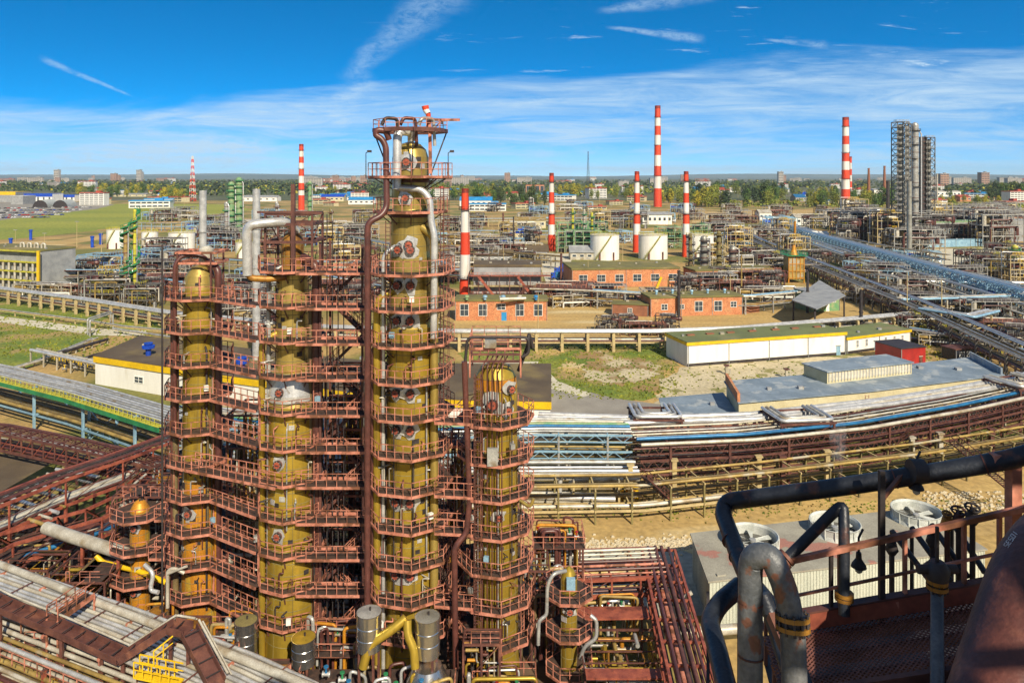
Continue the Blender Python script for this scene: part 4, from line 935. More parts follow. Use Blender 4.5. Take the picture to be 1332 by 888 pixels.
rack('sunlit yellow and cream pipe run on short posts beneath the maroon rack',pN,5.2,[(4.6,[(-2.1,.2,'yellowpipe'),(-1.2,.12,'olivepipe'),(1.4,.18,'yellowpipe')]),(1.9,[(-2.0,.26,'whitepipe'),(-1.0,.14,'yellowpipe'),(1.4,.2,'olivepipe')])],4.6,'olive','postsand',.24,seed=65,truss=None)
for k,(px,py,m,l) in enumerate([(820,652,'postsand','thick tan concrete post below the corner of the maroon rack'),(877,645,'postsand','tan concrete post, second under the maroon rack'),(987,640,'postsand','tan concrete post near the rising steam'),(1018,640,'maroon','thick maroon post with a tan neighbour near the steam'),(1076,632,'postsand','pale post between the steam and the white twin posts'),(1186,612,'whitepipe','white post, first of a pair beneath the maroon rack'),(1223,606,'whitepipe','white post, second of a pair beneath the maroon rack'),(1290,600,'maroon','tall maroon post under the loop at the rack end')]):
    q=G(px,py); mb=MB(); mb.box((q.x,q.y,.25),(1.1,1.1,.5),'concrete'); mb.box((q.x,q.y,2.6),(.62,.62,4.8),m); mb.box((q.x,q.y,5.1),(1.,.8,.25),m); single('support_post',l,'post',mb,(q.x,q.y,0))
# maroon stair and slanted cable trusses under the rack
def incl(label,a,b,w,h,m,cat='stair',name='lattice_stair'):
    a=V(a);b=V(b); t=thing(name,label,cat,(a.x,a.y,0)); mb=MB(); d=(b-a); s=V((-d.y,d.x,0)).normalized()*(w/2); n=int(d.length/1.1)
    for q in(1,-1):
        mb.beam(a+s*q,b+s*q,.1,.18,m); mb.beam(a+s*q+V((0,0,h)),b+s*q+V((0,0,h)),.08,.1,m)
        for i in range(n): u=a.lerp(b,i/n);v=a.lerp(b,(i+1)/n); mb.beam(u+s*q,v+s*q+V((0,0,h)),.05,.05,m); mb.beam(u+s*q,u+s*q+V((0,0,h)),.05,.05,m)
    for i in range(n*3): u=a.lerp(b,i/(n*3)); mb.beam(u-s,u+s,.22,.04,'grating')
    mb.build('flight',t); return t
incl('maroon lattice stair slanting down from the rack to the dirt road near tan posts',G(838,620,6.2),G(880,660,.2),1.1,1.0,'maroon')
incl('maroon lattice cable bridge slanting down under the rack towards the viewer',G(1240,575,6.),G(1320,640,3.5),1.2,1.,'maroon','cable bridge','cable_bridge')
incl('maroon diagonal brace walkway under the middle of the rack',G(1150,588,2),G(1192,560,6.5),1.0,.9,'maroon')
# ------------------------------------------------------------------ buildings
def building(name,label,cat,front,depth,h,wall,roof,wins=(),band=None,doors=(),parapet=.0,over=.25,back=None,roofh=.18,vents=0,ventm='whitepipe',seed=0,base=None):
    """front: list of ground points from left to right (x,y)."""
    fr=[V((p[0],p[1],0)) for p in front]; d=(fr[-1]-fr[0]).normalized(); nrm=V((-d.y,d.x,0))
    bk=back and [V((p[0],p[1],0)) for p in back] or [p+nrm*depth for p in fr]
    c=(fr[0]+fr[-1])/2; t=thing(name,label,cat,(c.x,c.y,0)); poly=[tuple(p[:2]) for p in fr]+[tuple(p[:2]) for p in reversed(bk)]
    mb=MB(); mb.prism(poly,0,h,wall)
    if base:
        for a,b in zip(fr,fr[1:]): mb.beam(a+V((0,0,.35))-nrm*.03,b+V((0,0,.35))-nrm*.03,.1,.7,base)
    mb.build('wall',t); mb=MB()
    cc=sum(fr+bk,V((0,0,0)))/(len(fr)+len(bk)); o=[]
    for p in fr: o.append(p-nrm*over-(d*over if p is fr[0] else -d*over if p is fr[-1] else V((0,0,0))))
    for p in reversed(bk): o.append(p+nrm*over+(d*over if p is bk[-1] else -d*over if p is bk[0] else V((0,0,0))))
    mb.prism([tuple(p[:2]) for p in o],h,h+roofh,roof)
    if parapet:
        for a,b in zip(o,o[1:]+o[:1]): mb.beam(a+V((0,0,h+roofh+parapet/2)),b+V((0,0,h+roofh+parapet/2)),.3,parapet,roof)
    mb.build('roof',t)
    if band:
        mb=MB(); bm,bh=band
        for a,b in zip(o[:len(fr)],o[1:len(fr)]): mb.beam(a+V((0,0,h-bh/2-.01)),b+V((0,0,h-bh/2-.01)),.12,bh,bm)
        a,b=o[0],o[-1]; mb.beam(a+V((0,0,h-bh/2-.01)),b+V((0,0,h-bh/2-.01)),.12,bh,bm); mb.build('fascia',t)
    L=(fr[-1]-fr[0]).length
    for (s,z,w,hh) in wins:
        # position along polyline
        q=s*sum((b-a).length for a,b in zip(fr,fr[1:])); 
        for a,b in zip(fr,fr[1:]):
            l=(b-a).length
            if q<=l: break
            q-=l
        dd=(b-a).normalized(); nn=V((dd.y,-dd.x,0)); p=a+dd*q+V((0,0,z)); mb=MB(); fm='white'
        for k in(-1,0,1): mb.beam(p+dd*(k*w/2)+nn*.05+V((0,0,-hh/2)),p+dd*(k*w/2)+nn*.05+V((0,0,hh/2)),.1,.12 if k else .08,fm)
        for k in(-1,0,1): mb.beam(p-dd*(w/2)+nn*.06+V((0,0,k*hh/2)),p+dd*(w/2)+nn*.06+V((0,0,k*hh/2)),.12,.12 if k else .07,fm)
        f=mb.build('window',t); mb=MB(); mb.add([tuple(p+dd*(i*w/2)+nn*.025+V((0,0,j*hh/2))) for i,j in((-1,-1),(1,-1),(1,1),(-1,1))],[(0,1,2,3)],'glass'); mb.build('pane',f)
    for (s,w,hh,m) in doors:
        a=fr[0].lerp(fr[-1],s); mb=MB(); mb.beam(a-d*w/2-nrm*.04+V((0,0,hh/2)),a+d*w/2-nrm*.04+V((0,0,hh/2)),.1,hh,m); mb.beam(a-d*w*.62-nrm*.05+V((0,0,hh+.08)),a+d*w*.62-nrm*.05+V((0,0,hh+.08)),.14,.16,'concrete'); dr=mb.build('door',t); mb=MB(); mb.box(a+d*w*.35-nrm*.12+V((0,0,1.05)),(.08,.08,.25),'darksteel'); mb.build('handle',dr)
    Lw=(fr[-1]-fr[0]).length
    for k in range(int(Lw//9)+1):
        p=fr[0].lerp(fr[-1],min(.995,max(.005,k/(max(1,int(Lw//9)))))) if len(fr)==2 else None
        if p is not None: mb=MB(); mb.tube([p-nrm*.14,p-nrm*.14+V((0,0,h-.15))],.08,'greywall',6); mb.build('downpipe',t)
    rr=random.Random(seed+int(h*10)); nn_=min(6,int(Lw//8))
    for k in range(nn_):
        f=(k+rr.uniform(.2,.8))/nn_; p=fr[0].lerp(fr[-1],f).lerp(bk[0].lerp(bk[-1],f),rr.uniform(.25,.75)); mb=MB(); w_=rr.uniform(.5,1.); mb.box((p.x,p.y,h+roofh+.2),(w_,w_,.5),rr.choice(['greywall','concrete','galv'])); mb.tube([(p.x+1.4,p.y,h+roofh),(p.x+1.4,p.y,h+roofh+.9)],.1,'galv',6) if 0 else None; mb.build('roof_hatch',t)
    for k in range(vents):
        p=fr[0].lerp(fr[-1],(k+.6)/(vents+.3)).lerp(bk[0].lerp(bk[-1],(k+.6)/(vents+.3)),rr.uniform(.35,.6)); mb=MB(); mb.lathe((p.x,p.y,h+roofh),[(0,.35),(.9,.35),(.95,.6),(1.3,.5),(1.5,.1)],ventm,12); mb.build('roof_vent',t)
    return t
def g2(px,py,z=0): v=G(px,py,z); return (v.x,v.y)
# long yellow-white building with brown roof, behind the columns
def onroof(px,py,z): return g2(px,py,z)
bl=building('workshop_building','long white workshop with yellow band and flat brown tar roof, behind gold columns','building',
  [g2(124,463,6),g2(300,489,6),g2(475,512,6),g2(600,520,6),g2(716,522,6)],10,6,'white','tarroof',
  wins=[(.13,2.4,2.6,1.3),(.22,2.4,2.6,1.3),(.3,2.4,2.6,1.3)],band=('yellow',1.25),back=[g2(183,437,6),g2(330,455,6),g2(475,470,6),g2(600,474,6),g2(715,474,6)])
for px,py,l in((193,462,'bright blue mushroom roof ventilator nearer the yellow roof corner'),(315,482,'bright blue mushroom roof ventilator between the two leftmost gold columns')):
    q=G(px,py,6.2); mb=MB(); mb.lathe((q.x,q.y,6.2),[(0,.55),(1.1,.55),(1.5,.75),(1.55,1.25),(2.1,1.3),(2.2,.7),(2.5,.9),(2.7,.9),(2.75,.2)],'blue',18); single('roof_ventilator',l,'ventilator',mb,(q.x,q.y,6.2))
mb=MB()
for k in range(10):
    px=692+k*2.8; py=520-k*5.; 
    q=G(716+ (k*.1),522-k*5.2,6.3); mb.box((q.x,q.y,6.45),(.35,.35,.5),'postsand')
mb.build('parapet_block',bl) if False else None
# white / yellow storage building
w1=building('storage_building','long plain white building with thin yellow stripe and green roof','building',[g2(894,477),g2(1100,461)],10.5,5.7,'white','greenroof',band=('yellow',.7),doors=[(.95,1.2,2.3,'bluesteel')],base='darksteel')
for s in(.08,.2,.33,.47,.62,.75,.9):
    a=V((*g2(894,477),0)).lerp(V((*g2(1100,461),0)),s)+V((-1,6,0)); mb=MB(); mb.box((a.x,a.y,6.0),(2.,.9,.3),'brickdark',.27); mb.build('roof_hatch',w1)
w2=building('storage_building','lower white annex with yellow stripe and six small windows beside red shed','building',[g2(1101.5,460.5),g2(1184,449)],9,4.2,'white','greenroof',band=('yellow',.6),wins=[(.16,2.3,.8,1.8),(.3,2.3,.8,1.8),(.6,2.3,.8,1.6),(.74,2.3,.8,1.4),(.87,2.3,.8,1.4)],doors=[(.45,1.3,2.3,'bluesteel')],base='darksteel')
rs=building('red_shed','small boxy shed of dark red metal sheets near the blue roof','shed',[g2(1172,477),g2(1204,474)],8,4.2,'redmetal','darksteel',doors=[(.8,.9,2.,'maroon')])
rs2=building('kiosk','tiny grey kiosk with turquoise panel beyond the blue roof end','kiosk',[g2(1243,470),g2(1266,468)],4,2.8,'darkpipe','maroon',wins=[(.35,1.5,1.4,1.3),(.75,1.5,1.2,1.3)])
# blue roofed building
BR=[g2(961,524,7),g2(1303,488,7)]; BK=[g2(945,497,7),g2(1262,466,7)]
br=building('pump_house','long cream building under a flat blue grey roof with clerestory','building',[BR[0],g2(1130,509,7),BR[1]],10,7,'cream','blueroof',back=[BK[0],g2(1110,484,7),BK[1]],wins=(),over=.35)
mb=MB(); a=V((*BR[1],7.2));b=V((*BK[1],7.2)); mb.beam(a+V((0,0,.6)),b+V((0,0,.6)),.35,1.2,'blueroof'); mb.build('parapet',br); mb=MB(); a=V((*BR[0],7.2));b=V((*BK[0],7.2)); mb.beam(a+V((0,0,.7)),b+V((0,0,.7)),.45,1.5,'brick'); mb.build('parapet',br)
cl0,cl1=V((*g2(1076,499,7.2),0)),V((*g2(1186,486,7.2),0)); d=(cl1-cl0).normalized(); n=V((-d.y,d.x,0))
mb=MB(); mb.prism([tuple((cl0)[:2]),tuple(cl1[:2]),tuple((cl1+n*6)[:2]),tuple((cl0+n*6)[:2])],7.18,9.3,'cream'); mb.prism([tuple((cl0-n*.3-d*.3)[:2]),tuple((cl1-n*.3+d*.3)[:2]),tuple((cl1+n*6.3+d*.3)[:2]),tuple((cl0+n*6.3-d*.3)[:2])],9.3,9.5,'blueroof')
for i in range(28):
    q=cl0.lerp(cl1,(i+.5)/28); mb.beam(q-n*.06+V((0,0,7.4)),q-n*.06+V((0,0,9.2)),.1,.12,'greywall')
cs=mb.build('clerestory',br)
for i in range(27):
    q0=cl0.lerp(cl1,(i+.62)/28);q1=cl0.lerp(cl1,(i+1.38)/28); mb=MB(); mb.beam(q0-n*.03+V((0,0,8.35)),q1-n*.03+V((0,0,8.35)),.05,1.3,'paleconcrete'); mb.build('pane',cs)
an=building('pump_house_annex','low blue roofed annex stepping down from the brick parapet','building',[g2(866,545,4.6),g2(957,538,4.6)],9,4.6,'brickdark','blueroof',back=[g2(859,519,4.6),g2(940,512,4.6)])
mb=MB(); q=G(1126,523,7.); 
for k in(-.3,.3): mb.beam((q.x+k,q.y-.5,3),(q.x+k,q.y-.5,8.4),.08,.08,'salmon')
for k in range(14): mb.beam((q.x-.3,q.y-.5,3.2+k*.38),(q.x+.3,q.y-.5,3.2+k*.38),.05,.05,'salmon')
mb.build('ladder',br)
# brick buildings
def ws(n,w,h,z,o=.0): return [((i+.5)/n+o,z,w,h) for i in range(n)]
b1=building('brick_building','single row brick building with five white framed windows and turquoise door','building',[g2(592,417),g2(712,417)],9,6.0,'brick','oliveroof',wins=[(.1,3.3,2.6,3.6),(.3,3.3,2.6,3.6),(.5,4.3,2.6,1.8),(.7,3.3,2.6,3.6),(.9,3.3,2.6,3.6)],doors=[(.53,1.6,2.6,'brightblue')],roofh=.6,base=None)
for k,s in enumerate((.12,.32,.52,.7,.88)):
    q=G(592+120*s,392,6.6)+V((0,3,0)); mb=MB(); mb.lathe((q.x,q.y,6.6),[(0,.45),(.7,.45),(.8,.75),(1.3,.7),(1.5,.1)],['greensteel','bluesteel','bluesteel','whitepipe','brightblue'][k],12); mb.build('roof_vent',b1)
mb=MB(); mb.tube([G(650,389,7.2),G(684,388,7.2)],.5,'whitepipe',10); mb.build('roof_duct',b1)
b2=building('brick_hall','broad brick hall with six barred windows below a sandy roof and white tanks','building',[g2(744,374),g2(884,372)],22,7.0,'brick','oliveroof',wins=ws(6,3.4,2.8,3.6,.02),roofh=.7)
b3=building('brick_building','orange brick building with four paired windows facing the concrete yard rack','building',[g2(846,412),g2(966,409)],10,5.8,'brick','oliveroof',wins=[(.15,3.,2.,1.8),(.33,3,2.,1.4),(.52,3.,2.6,3.2),(.73,3.,2.6,3.2),(.9,3.4,2.,1.8)],roofh=.5,vents=5,ventm='bluesteel')
b4=building('brick_outbuilding','low brick outbuilding butting against the four window brick building','building',[g2(967.5,408),g2(988,406)],8,3.4,'brickdark','oliveroof')
b5=building('brick_building','farther brick block half hidden behind the grey process columns','building',[g2(905,374),g2(1006,371)],12,6.5,'brick','oliveroof',wins=ws(5,2.4,2.4,3.4),roofh=.5)
b6=building('brick_outbuilding','small brick lean-to with yellow sand piled in front, by dark stacks','building',[g2(796,410),g2(843,412)],7,3.6,'brickdark','oliveroof',wins=[(.5,1.8,1.4,1.4)])
gb=building('green_kiosk','mint green corrugated kiosk below a wide grey roof','building',[g2(1055,406),g2(1092,404)],9,6.4,'greensteel','greywall',wins=[(.35,3.6,1.4,1.6),(.8,3.6,1.2,1.4)],doors=[(.58,1.2,2.4,'white')])
mb=MB(); P0=G(1032,388,6.5); mb.prism([g2(1030,392,6.4),g2(1062,404,6.4),g2(1100,386,6.4),g2(1066,366,6.4)],6.6,6.9,'greywall'); mb.beam((*g2(1032,392,6.4),0),(*g2(1032,392,6.4),6.6),.4,.4,'darksteel'); mb.beam((*g2(1098,386,6.4),0),(*g2(1098,386,6.4),6.6),.4,.4,'darksteel'); mb.beam((*g2(1060,402,6.4),0),(*g2(1060,402,6.4),6.6),.4,.4,'darksteel'); single('canopy_roof','sloping grey sheet canopy over dark posts beside the mint kiosk','canopy',mb,(P0.x,P0.y,0))
# heater house with red gallery behind the brick building
hh=building('heater_house','grey heater house with dark roof and a long red gallery, beside the short chimney','building',[g2(616,393),g2(704,393)],14,12.5,'greywall','tarroof',roofh=.8,base=None)
fr0=V((*g2(610,393),0))+V((0,-2.6,0)); fr1=V((*g2(716,393),0))+V((0,-2.6,0))
for z,m in((9.6,'redpaint'),(6.0,'postsand'),(3.,'maroon')):
    mb=MB(); mb.beam(fr0+V((0,1.2,z)),fr1+V((0,1.2,z)),2.4,.25,m); gy=mb.build('gallery',hh); mb=MB(); mb.rail([fr0+V((0,0,z)),fr1+V((0,0,z))],1.2,'salmon' if z!=6. else 'maroon',.1,1.6); mb.build('railing',gy)
for i in range(9): q=fr0.lerp(fr1,i/8); mb=MB(); mb.beam(q,q+V((0,0,9.6)),.25,.25,'maroon'); mb.build('post',hh)
mb=MB(); mb.beam(fr0.lerp(fr1,.3)+V((0,-.2,3)),fr0.lerp(fr1,.12)+V((0,-.2,9.6)),.3,.9,'redpaint'); mb.beam(fr0.lerp(fr1,.6)+V((0,-.2,9.4)),fr0.lerp(fr1,.76)+V((0,-.2,3)),.3,.9,'redpaint'); mb.build('stair_flight',hh)
# middle long rack 
pQ=gp([(-120,368),(0,379),(110,394),(215,411),(400,430),(592,437),(700,437),(850,437),(960,433),(1190,413)],3.6)
rack('very long low pipe rack on tan concrete posts crossing the whole works yard',pQ,3.4,[(4.6,[(-1.5,.42,'silver'),(-.4,.24,'galv'),(.5,.36,'silver'),(1.4,.3,'whitepipe')]),(2.4,[(-1.3,.25,'maroonpipe'),(0,.32,'whitepipe'),(1.2,.3,'galv')])],6.5,'postsand','postsand',.7,seed=71)
pQ2=gp([(-80,398),(0,403),(110,417),(160,425),(235,432)],1.5)
rack('thin single pipe on short posts running across the grass lawn',pQ2,.5,[(1.6,[(0,.2,'galv')])],9,'postsand','postsand',.3,seed=72)
# grey pipe gate on lawn
t=thing('pipe_gate','grey pipe gateway arching over the end of the footpath','pipe gate',(*g2(118,432),0)); 
for a,b in(((114,436),(144,425)),((117,438),(147,427))): pipe(t,[G(a[0],a[1]),G(a[0],a[1])+V((0,0,4.6)),G(b[0],b[1])+V((0,0,4.6)),G(b[0],b[1])],.24,'galv',8,.6)
pipe(t,[G(147,427,1.5),G(235,440,1.5)],.3,'galv',8)
for i,(pts,m,r,l) in enumerate([([(120,440),(45,470),(-30,492)],'galv',.3,'grey pipeline running diagonally down the lawn edge'),([(140,441),(88,456),(60,462)],'darksteel',.4,'dark grey pipeline on bare soil by the workshop corner'),([(185,447),(120,462),(110,466)],'darksteel',.3,'dark pipe laid along the yellow workshop end'),([(40,455),(130,474),(126,478)],'silver',.4,'silver pipeline bridging towards the workshop wall')]):
    q=[G(x,y,1.2 if i!=3 else 3.4) for x,y in pts]; t=thing('pipeline',l,'pipeline',(q[0].x,q[0].y,0)); pipe(t,q,r,m,8,1); 
    if i in(0,3): pipe(t,[p+V((.9,.9,0)) for p in q],r*.8,'whitepipe',8,1)
    for a,b in zip(q,q[1:]):
        for k in range(5): c=a.lerp(b,k/5); mb=MB(); mb.beam((c.x,c.y,0),(c.x,c.y,c.z-r),.3,.3,'concrete'); mb.build('post',t)
t=thing('valve_cluster','grey valves and yellow handrails packed beside the white workshop wall','valve station',(*g2(100,480),0)); random.seed(77)
for k in range(16): q=G(random.uniform(75,122),random.uniform(470,486)); valve(t,q+V((0,0,1.)),.45,random.choice(['galv','yellow','darksteel']))
for k in range(4): mb=MB(); q=G(60+k*14,468+k*3); mb.rail([q,q+V((3,-1.5,0)),q+V((4,.5,0))],1.4,'yellow',.1,1.3); mb.build('railing',t)
# dark diagonal rack and blue diagonal rack at right
pR=gp([(950,293),(985,312),(1050,338),(1120,366),(1190,393),(1260,424),(1400,486)],6.5)
qa,qb=[tuple(p[:2]) for p in offs(pR,2.6)],[tuple(p[:2]) for p in offs(pR,-2.6)]
rack('weathered grey pipe rack running diagonally down past the kiosk, far side track',qa,3.0,[(6.8,fill(3.0,4,.14,.3,['galv','whitepipe','maroonpipe','galv','silver'],81)),(4.6,fill(2.8,4,.14,.28,['olivepipe','galv','maroonpipe'],82))],7,'oldsteel','concrete',.4,seed=81)
rack('rusty pipe rack running diagonally beside the weathered grey one',qb,3.0,[(6.0,fill(3.0,4,.14,.34,['whitepipe','galv','olivepipe','maroonpipe'],85)),(3.8,fill(2.8,4,.14,.28,['galv','maroonpipe','olivepipe'],86))],7,'oldsteel','maroon',.4,seed=82)
pS=gp([(1010,288),(1050,301),(1150,329),(1240,353),(1290,366),(1420,402)],8.5)
rack('light blue trussed pipe bridge cutting diagonally across the plant',pS,3.8,[(8.5,fill(3.6,5,.14,.28,['bluesteel','silver','bluesteel','brightblue','silver'],83)),(6.2,fill(3.4,3,.2,.3,['bluesteel','galv'],84))],6,'bluesteel','bluesteel',.45,seed=83,truss=(3,1.6))
random.seed(91)
for i_,(o_,z_,m_,w_,l_) in enumerate([(7.5,7.0,'bluesteel',2.2,'narrow blue white pipe bridge running just beyond the trussed one'),(-7.0,6.0,'galv',2.4,'narrow grey pipe rack on the near flank of the blue trussed bridge'),(-12.5,5.0,'whitepipe',1.6,'slim cream pipe run between the blue bridge and the diagonal grey racks'),(14.,6.0,'oldsteel',2.4,'dark pipe rack farthest beyond the blue trussed bridge')]):
    rack(l_,[tuple(p[:2]) for p in offs(pS,o_)],w_,[(z_,fill(w_,4,.12,.26,[m_,'silver','whitepipe',m_],200+i_)),(z_-2,fill(w_,3,.12,.22,['galv',m_],210+i_))],7,'galv',m_,.35,seed=200+i_,n=6)
MXD=['galv','silver','whitepipe','maroonpipe','olivepipe','bluesteel','yellowpipe']
for i,(pts,w,z,post,lab) in enumerate([
 ([(1075,305),(1150,320),(1232,332)],5,6,'galv','grey double rack behind the blue pipe bridge'),
 ([(1060,318),(1140,345),(1225,352)],5,5,'whitepipe','white post rack in the wedge between the blue and dark racks'),
 ([(1110,352),(1200,366),(1330,368)],4,5,'whitepipe','pale horizontal rack crossing under the blue bridge'),
 ([(1170,390),(1250,388),(1345,384)],4,6,'whitepipe','cream rack on tall white posts near the dark diagonal rack'),
 ([(1200,402),(1262,412),(1290,405)],5,6.5,'postsand','short blue grey rack spur over the dark gully'),
 ([(1262,412),(1330,430),(1420,432)],4,4,'galv','rack fanning out beside the dark gully towards the picture edge'),
 ([(1180,428),(1260,440),(1320,455),(1380,470)],4,3,'darksteel','low dark rack deep in the gully behind the kiosk'),
 ([(1280,340),(1332,352),(1420,365)],4,5,'galv','grey rack passing the spherical tanks at the picture edge'),
 ([(600,300),(850,302),(1085,306)],3,6,'galv','long straight silver line behind the white storage tanks'),
 ([(580,330),(650,328),(730,334)],4,6,'galv','grey rack behind the short striped chimney'),
 ([(560,352),(620,350),(690,347)],3,5,'whitepipe','pale rack beside the heater house roof'),
 ([(690,376),(760,378),(860,384),(980,386),(1040,380)],4,5.5,'galv','silver pipe rack passing in front of the brick hall'),
 ([(990,346),(1060,345),(1110,352)],3,6,'galv','pale straight line ending at the yellow furnace'),
 ([(560,285),(700,284),(830,284)],3,7,'postsand','distant sand coloured rack beyond the green scaffold chimney'),
 ([(420,300),(520,320),(590,345)],5,5,'galv','silver rack slanting behind the tallest gold column'),
 ([(400,340),(480,345),(600,352)],4,6,'maroon','maroon rack glimpsed between gold columns'),
 ([(190,330),(330,340),(500,372)],5,6,'galv','long grey rack behind the collared gold column'),
 ([(60,352),(150,352),(260,372)],4,6,'galv','grey rack in front of the spiral stair column'),
 ([(180,290),(300,292),(420,300)],4,6,'bluesteel','blue grey rack behind the dark green column'),
 ([(900,330),(1000,328),(1050,332)],4,5,'galv','grey rack behind the process columns by the yellow furnace')]):
    pth=gp(pts,z); rack(lab,pth,w,[(z,fill(w*.95,5,.18,.38,MXD,100+i)),(z-2.4,fill(w*.9,4,.15,.3,MXD,130+i))],9,post,post,.42,seed=100+i,n=6)
# ------------------------------------------------------------------ chimneys
def chimney(label,px,ytop,ybase,rt,rb,bands,plat=True):
    b=G(px,ybase); Y=b.y; zt=P(px,ytop,Y).z; t=thing('chimney',label,'chimney',(b.x,b.y,0)); rt*=Y/F; rb*=Y/F
    zs=[P(px,y,Y).z for y in bands]+[0]; mb=MB(); 
    for i,(z1,z0) in enumerate(zip(zs,zs[1:])):
        f=lambda z: rb+(rt-rb)*(z/zt)
        mb.lathe((b.x,b.y,0),[(z0,f(z0)),(z1,f(z1))],'bandred' if i%2==0 else 'bandwhite',28,cap=(i==0))
    mb.lathe((b.x,b.y,0),[(zt,rt*1.0),(zt+.4,rt*1.06),(zt+.5,rt*.8)],'sootred',28)
    mb.lathe((b.x,b.y,0),[(zt-.028*zt,(rb+(rt-rb)*.972)*1.012),(zt,rt*1.012)],'sootred',28,cap=False)
    mb.build('shaft',t)
    if plat:
        for y in bands[1:len(bands):3]:
            z=P(px,y,Y).z; r=rb+(rt-rb)*(z/zt); mb=MB(); mb.lathe((b.x,b.y,0),[(z,r),(z,r+.9),(z+.12,r+.9),(z+.12,r)],'darksteel',16,cap=False)
            pts=[(b.x+(r+.85)*math.cos(a*math.pi/6),b.y+(r+.85)*math.sin(a*math.pi/6),z) for a in range(12)]; mb.rail(pts,1.1,'darksteel',.09,2,closed=True); mb.build('platform',t)
    mb=MB(); f=rb*1.02
    for s in(-.3,.3): mb.beam((b.x+s+rb*.7,b.y-rb*.8,0),(b.x+s+rt*.7,b.y-rt*.85,zt),.1,.1,'darksteel')
    mb.build('ladder',t); return t
ch=chimney('short thick striped chimney rising behind the turquoise doored brick building',605,247,388,4.7,7.6,[247,273,302,331,362])
chimney('striped chimney beside the green pipe scaffolding',717.5,226,326,2.9,5.2,[226,237,250,264,278,292,305])
chimney('striped chimney standing in front of the tallest one, between two white tanks',828.5,224,328,2.9,5.4,[224,236,251,264,278,291,305])
chimney('tallest bright red and white chimney in the distance',855.5,138,269,3.6,5.3,[138,153,164,176,189,202,216,229,245])
chimney('striped chimney directly above the cluster of grey process columns',892.5,224,334,2.9,5.2,[224,236,251,264,278,291,305])
chimney('isolated nine band chimney before the grey steel towers',1100,153,272,3.9,5.6,[153,165,177,188,199,210,221,233,246,259])
chimney('slim striped chimney rising beyond the collared gold column',392,188,276,2.8,4.2,[188,196,204,212,220,229,238,247,254])
chimney('faint small chimney peeping out behind the nine band chimney',1106.5,204,258,1.4,1.8,[204,212,220,228,236,244],plat=False)
for px,yt,yb,l in((1130,219,262,'thin dark brick stack near the horizon, shorter of two'),(1150.5,216,262,'thin dark brick stack near the horizon, taller of two')):
    b=G(px,yb); z=P(px,yt,b.y).z; mb=MB(); mb.lathe((b.x,b.y,0),[(0,3.),(z*.5,2.4),(z-2,1.7),(z,2.0),(z+.3,1.6)],'brickdark',14); single('stack',l,'chimney',mb,(b.x,b.y,0))
def galvstack(px,yt,yb,rp,l,gm='silver'):
    b=G(px,yb); z=P(px,yt,b.y).z; r=rp*b.y/F; t=thing('exhaust_stack',l,'stack',(b.x,b.y,0)); mb=MB(); mb.lathe((b.x,b.y,0),[(0,r*1.05),(z*.6,r),(z*.6+.1,r*1.1),(z*.6+.5,r*1.1),(z*.6+.6,r*.97),(z,r*.97),(z-.4,r*.85)],gm,18); mb.build('shaft',t)
    for k in(.3,.8): mb=MB(); mb.lathe((b.x,b.y,0),[(z*k,r),(z*k,r*1.25),(z*k+.25,r*1.25),(z*k+.25,r)],'galv',18,cap=False); mb.build('ring',t)
galvstack(264,248,520,4.6,'shiny silver exhaust stack above the leftmost gold column')
galvstack(333.5,246,505,4.9,'shiny silver exhaust stack seen through the bent silver pipe')
for px,yt,yb,rp,m,l in((883,352,412,2.2,'darksteel','short black stack on the brick building near its vents'),(1050.5,353,407,1.8,'darksteel','black stack beside the mint kiosk corner'),(1120,377,436,2.2,'darksteel','black stack piercing the green roofed annex'),(964.5,332,390,1.0,'yellowpipe','thin tan mast by the process columns'),(1034,288,332,1.6,'ochre','rusty yellow vent stack above the yellow furnace'),(1155,345-110,275,2.2,'darksteel','black slab like stack left of the grey steel towers'.replace('left of','before')),(1219,226,290,1.1,'whitepipe','slender white mast behind the grey steel towers'),(730,330,368,1.6,'maroon','dark mast by the blue machines'),(654.5,277,300,1.2,'maroon','dark stack beyond the heater house'),(668,282,330,.9,'darksteel','thin black stack above the blue open shed')):
    b=G(px,yb); z=P(px,yt,b.y).z; r=rp*b.y/F; mb=MB(); mb.lathe((b.x,b.y,0),[(0,r),(z-.2,r*.92),(z,r*1.1),(z+.1,r*.7)],m,14); mb.lathe((b.x,b.y,0),[(z*.5,r),(z*.5,r*1.3),(z*.5+.3,r*1.3),(z*.5+.3,r)],m,14,cap=False); single('stack',l,'stack',mb,(b.x,b.y,0))
def lattice_mast(px,yt,yb,wpx,l,band=True,m='maroon'):
    b=G(px,yb); z=P(px,yt,b.y).z; w=wpx*b.y/F; mb=MB(); n=14
    for i in range(n):
        z0,z1=z*i/n,z*(i+1)/n; w0,w1=w*(1-.8*i/n),w*(1-.8*(i+1)/n); mm=('bandred' if i%2==0 else 'bandwhite') if band else m
        c0=[(b.x+sx*w0,b.y+sy*w0,z0) for sx,sy in((-1,-1),(1,-1),(1,1),(-1,1))]; c1=[(b.x+sx*w1,b.y+sy*w1,z1) for sx,sy in((-1,-1),(1,-1),(1,1),(-1,1))]; th=.10*w+.12
        for k in range(4): mb.beam(c0[k],c1[k],th,th,mm); mb.beam(c0[k],c1[(k+1)%4],th*.7,th*.7,mm); mb.beam(c1[k],c1[(k+1)%4],th*.7,th*.7,mm)
    single('lattice_mast',l,'mast',mb,(b.x,b.y,0))
lattice_mast(250.5,203,262,3.2,'red and white lattice mast over the yellow wood')
lattice_mast(765,197,250,2.,'faint dark lattice mast on the horizon near the tallest chimney',False,'darksteel')
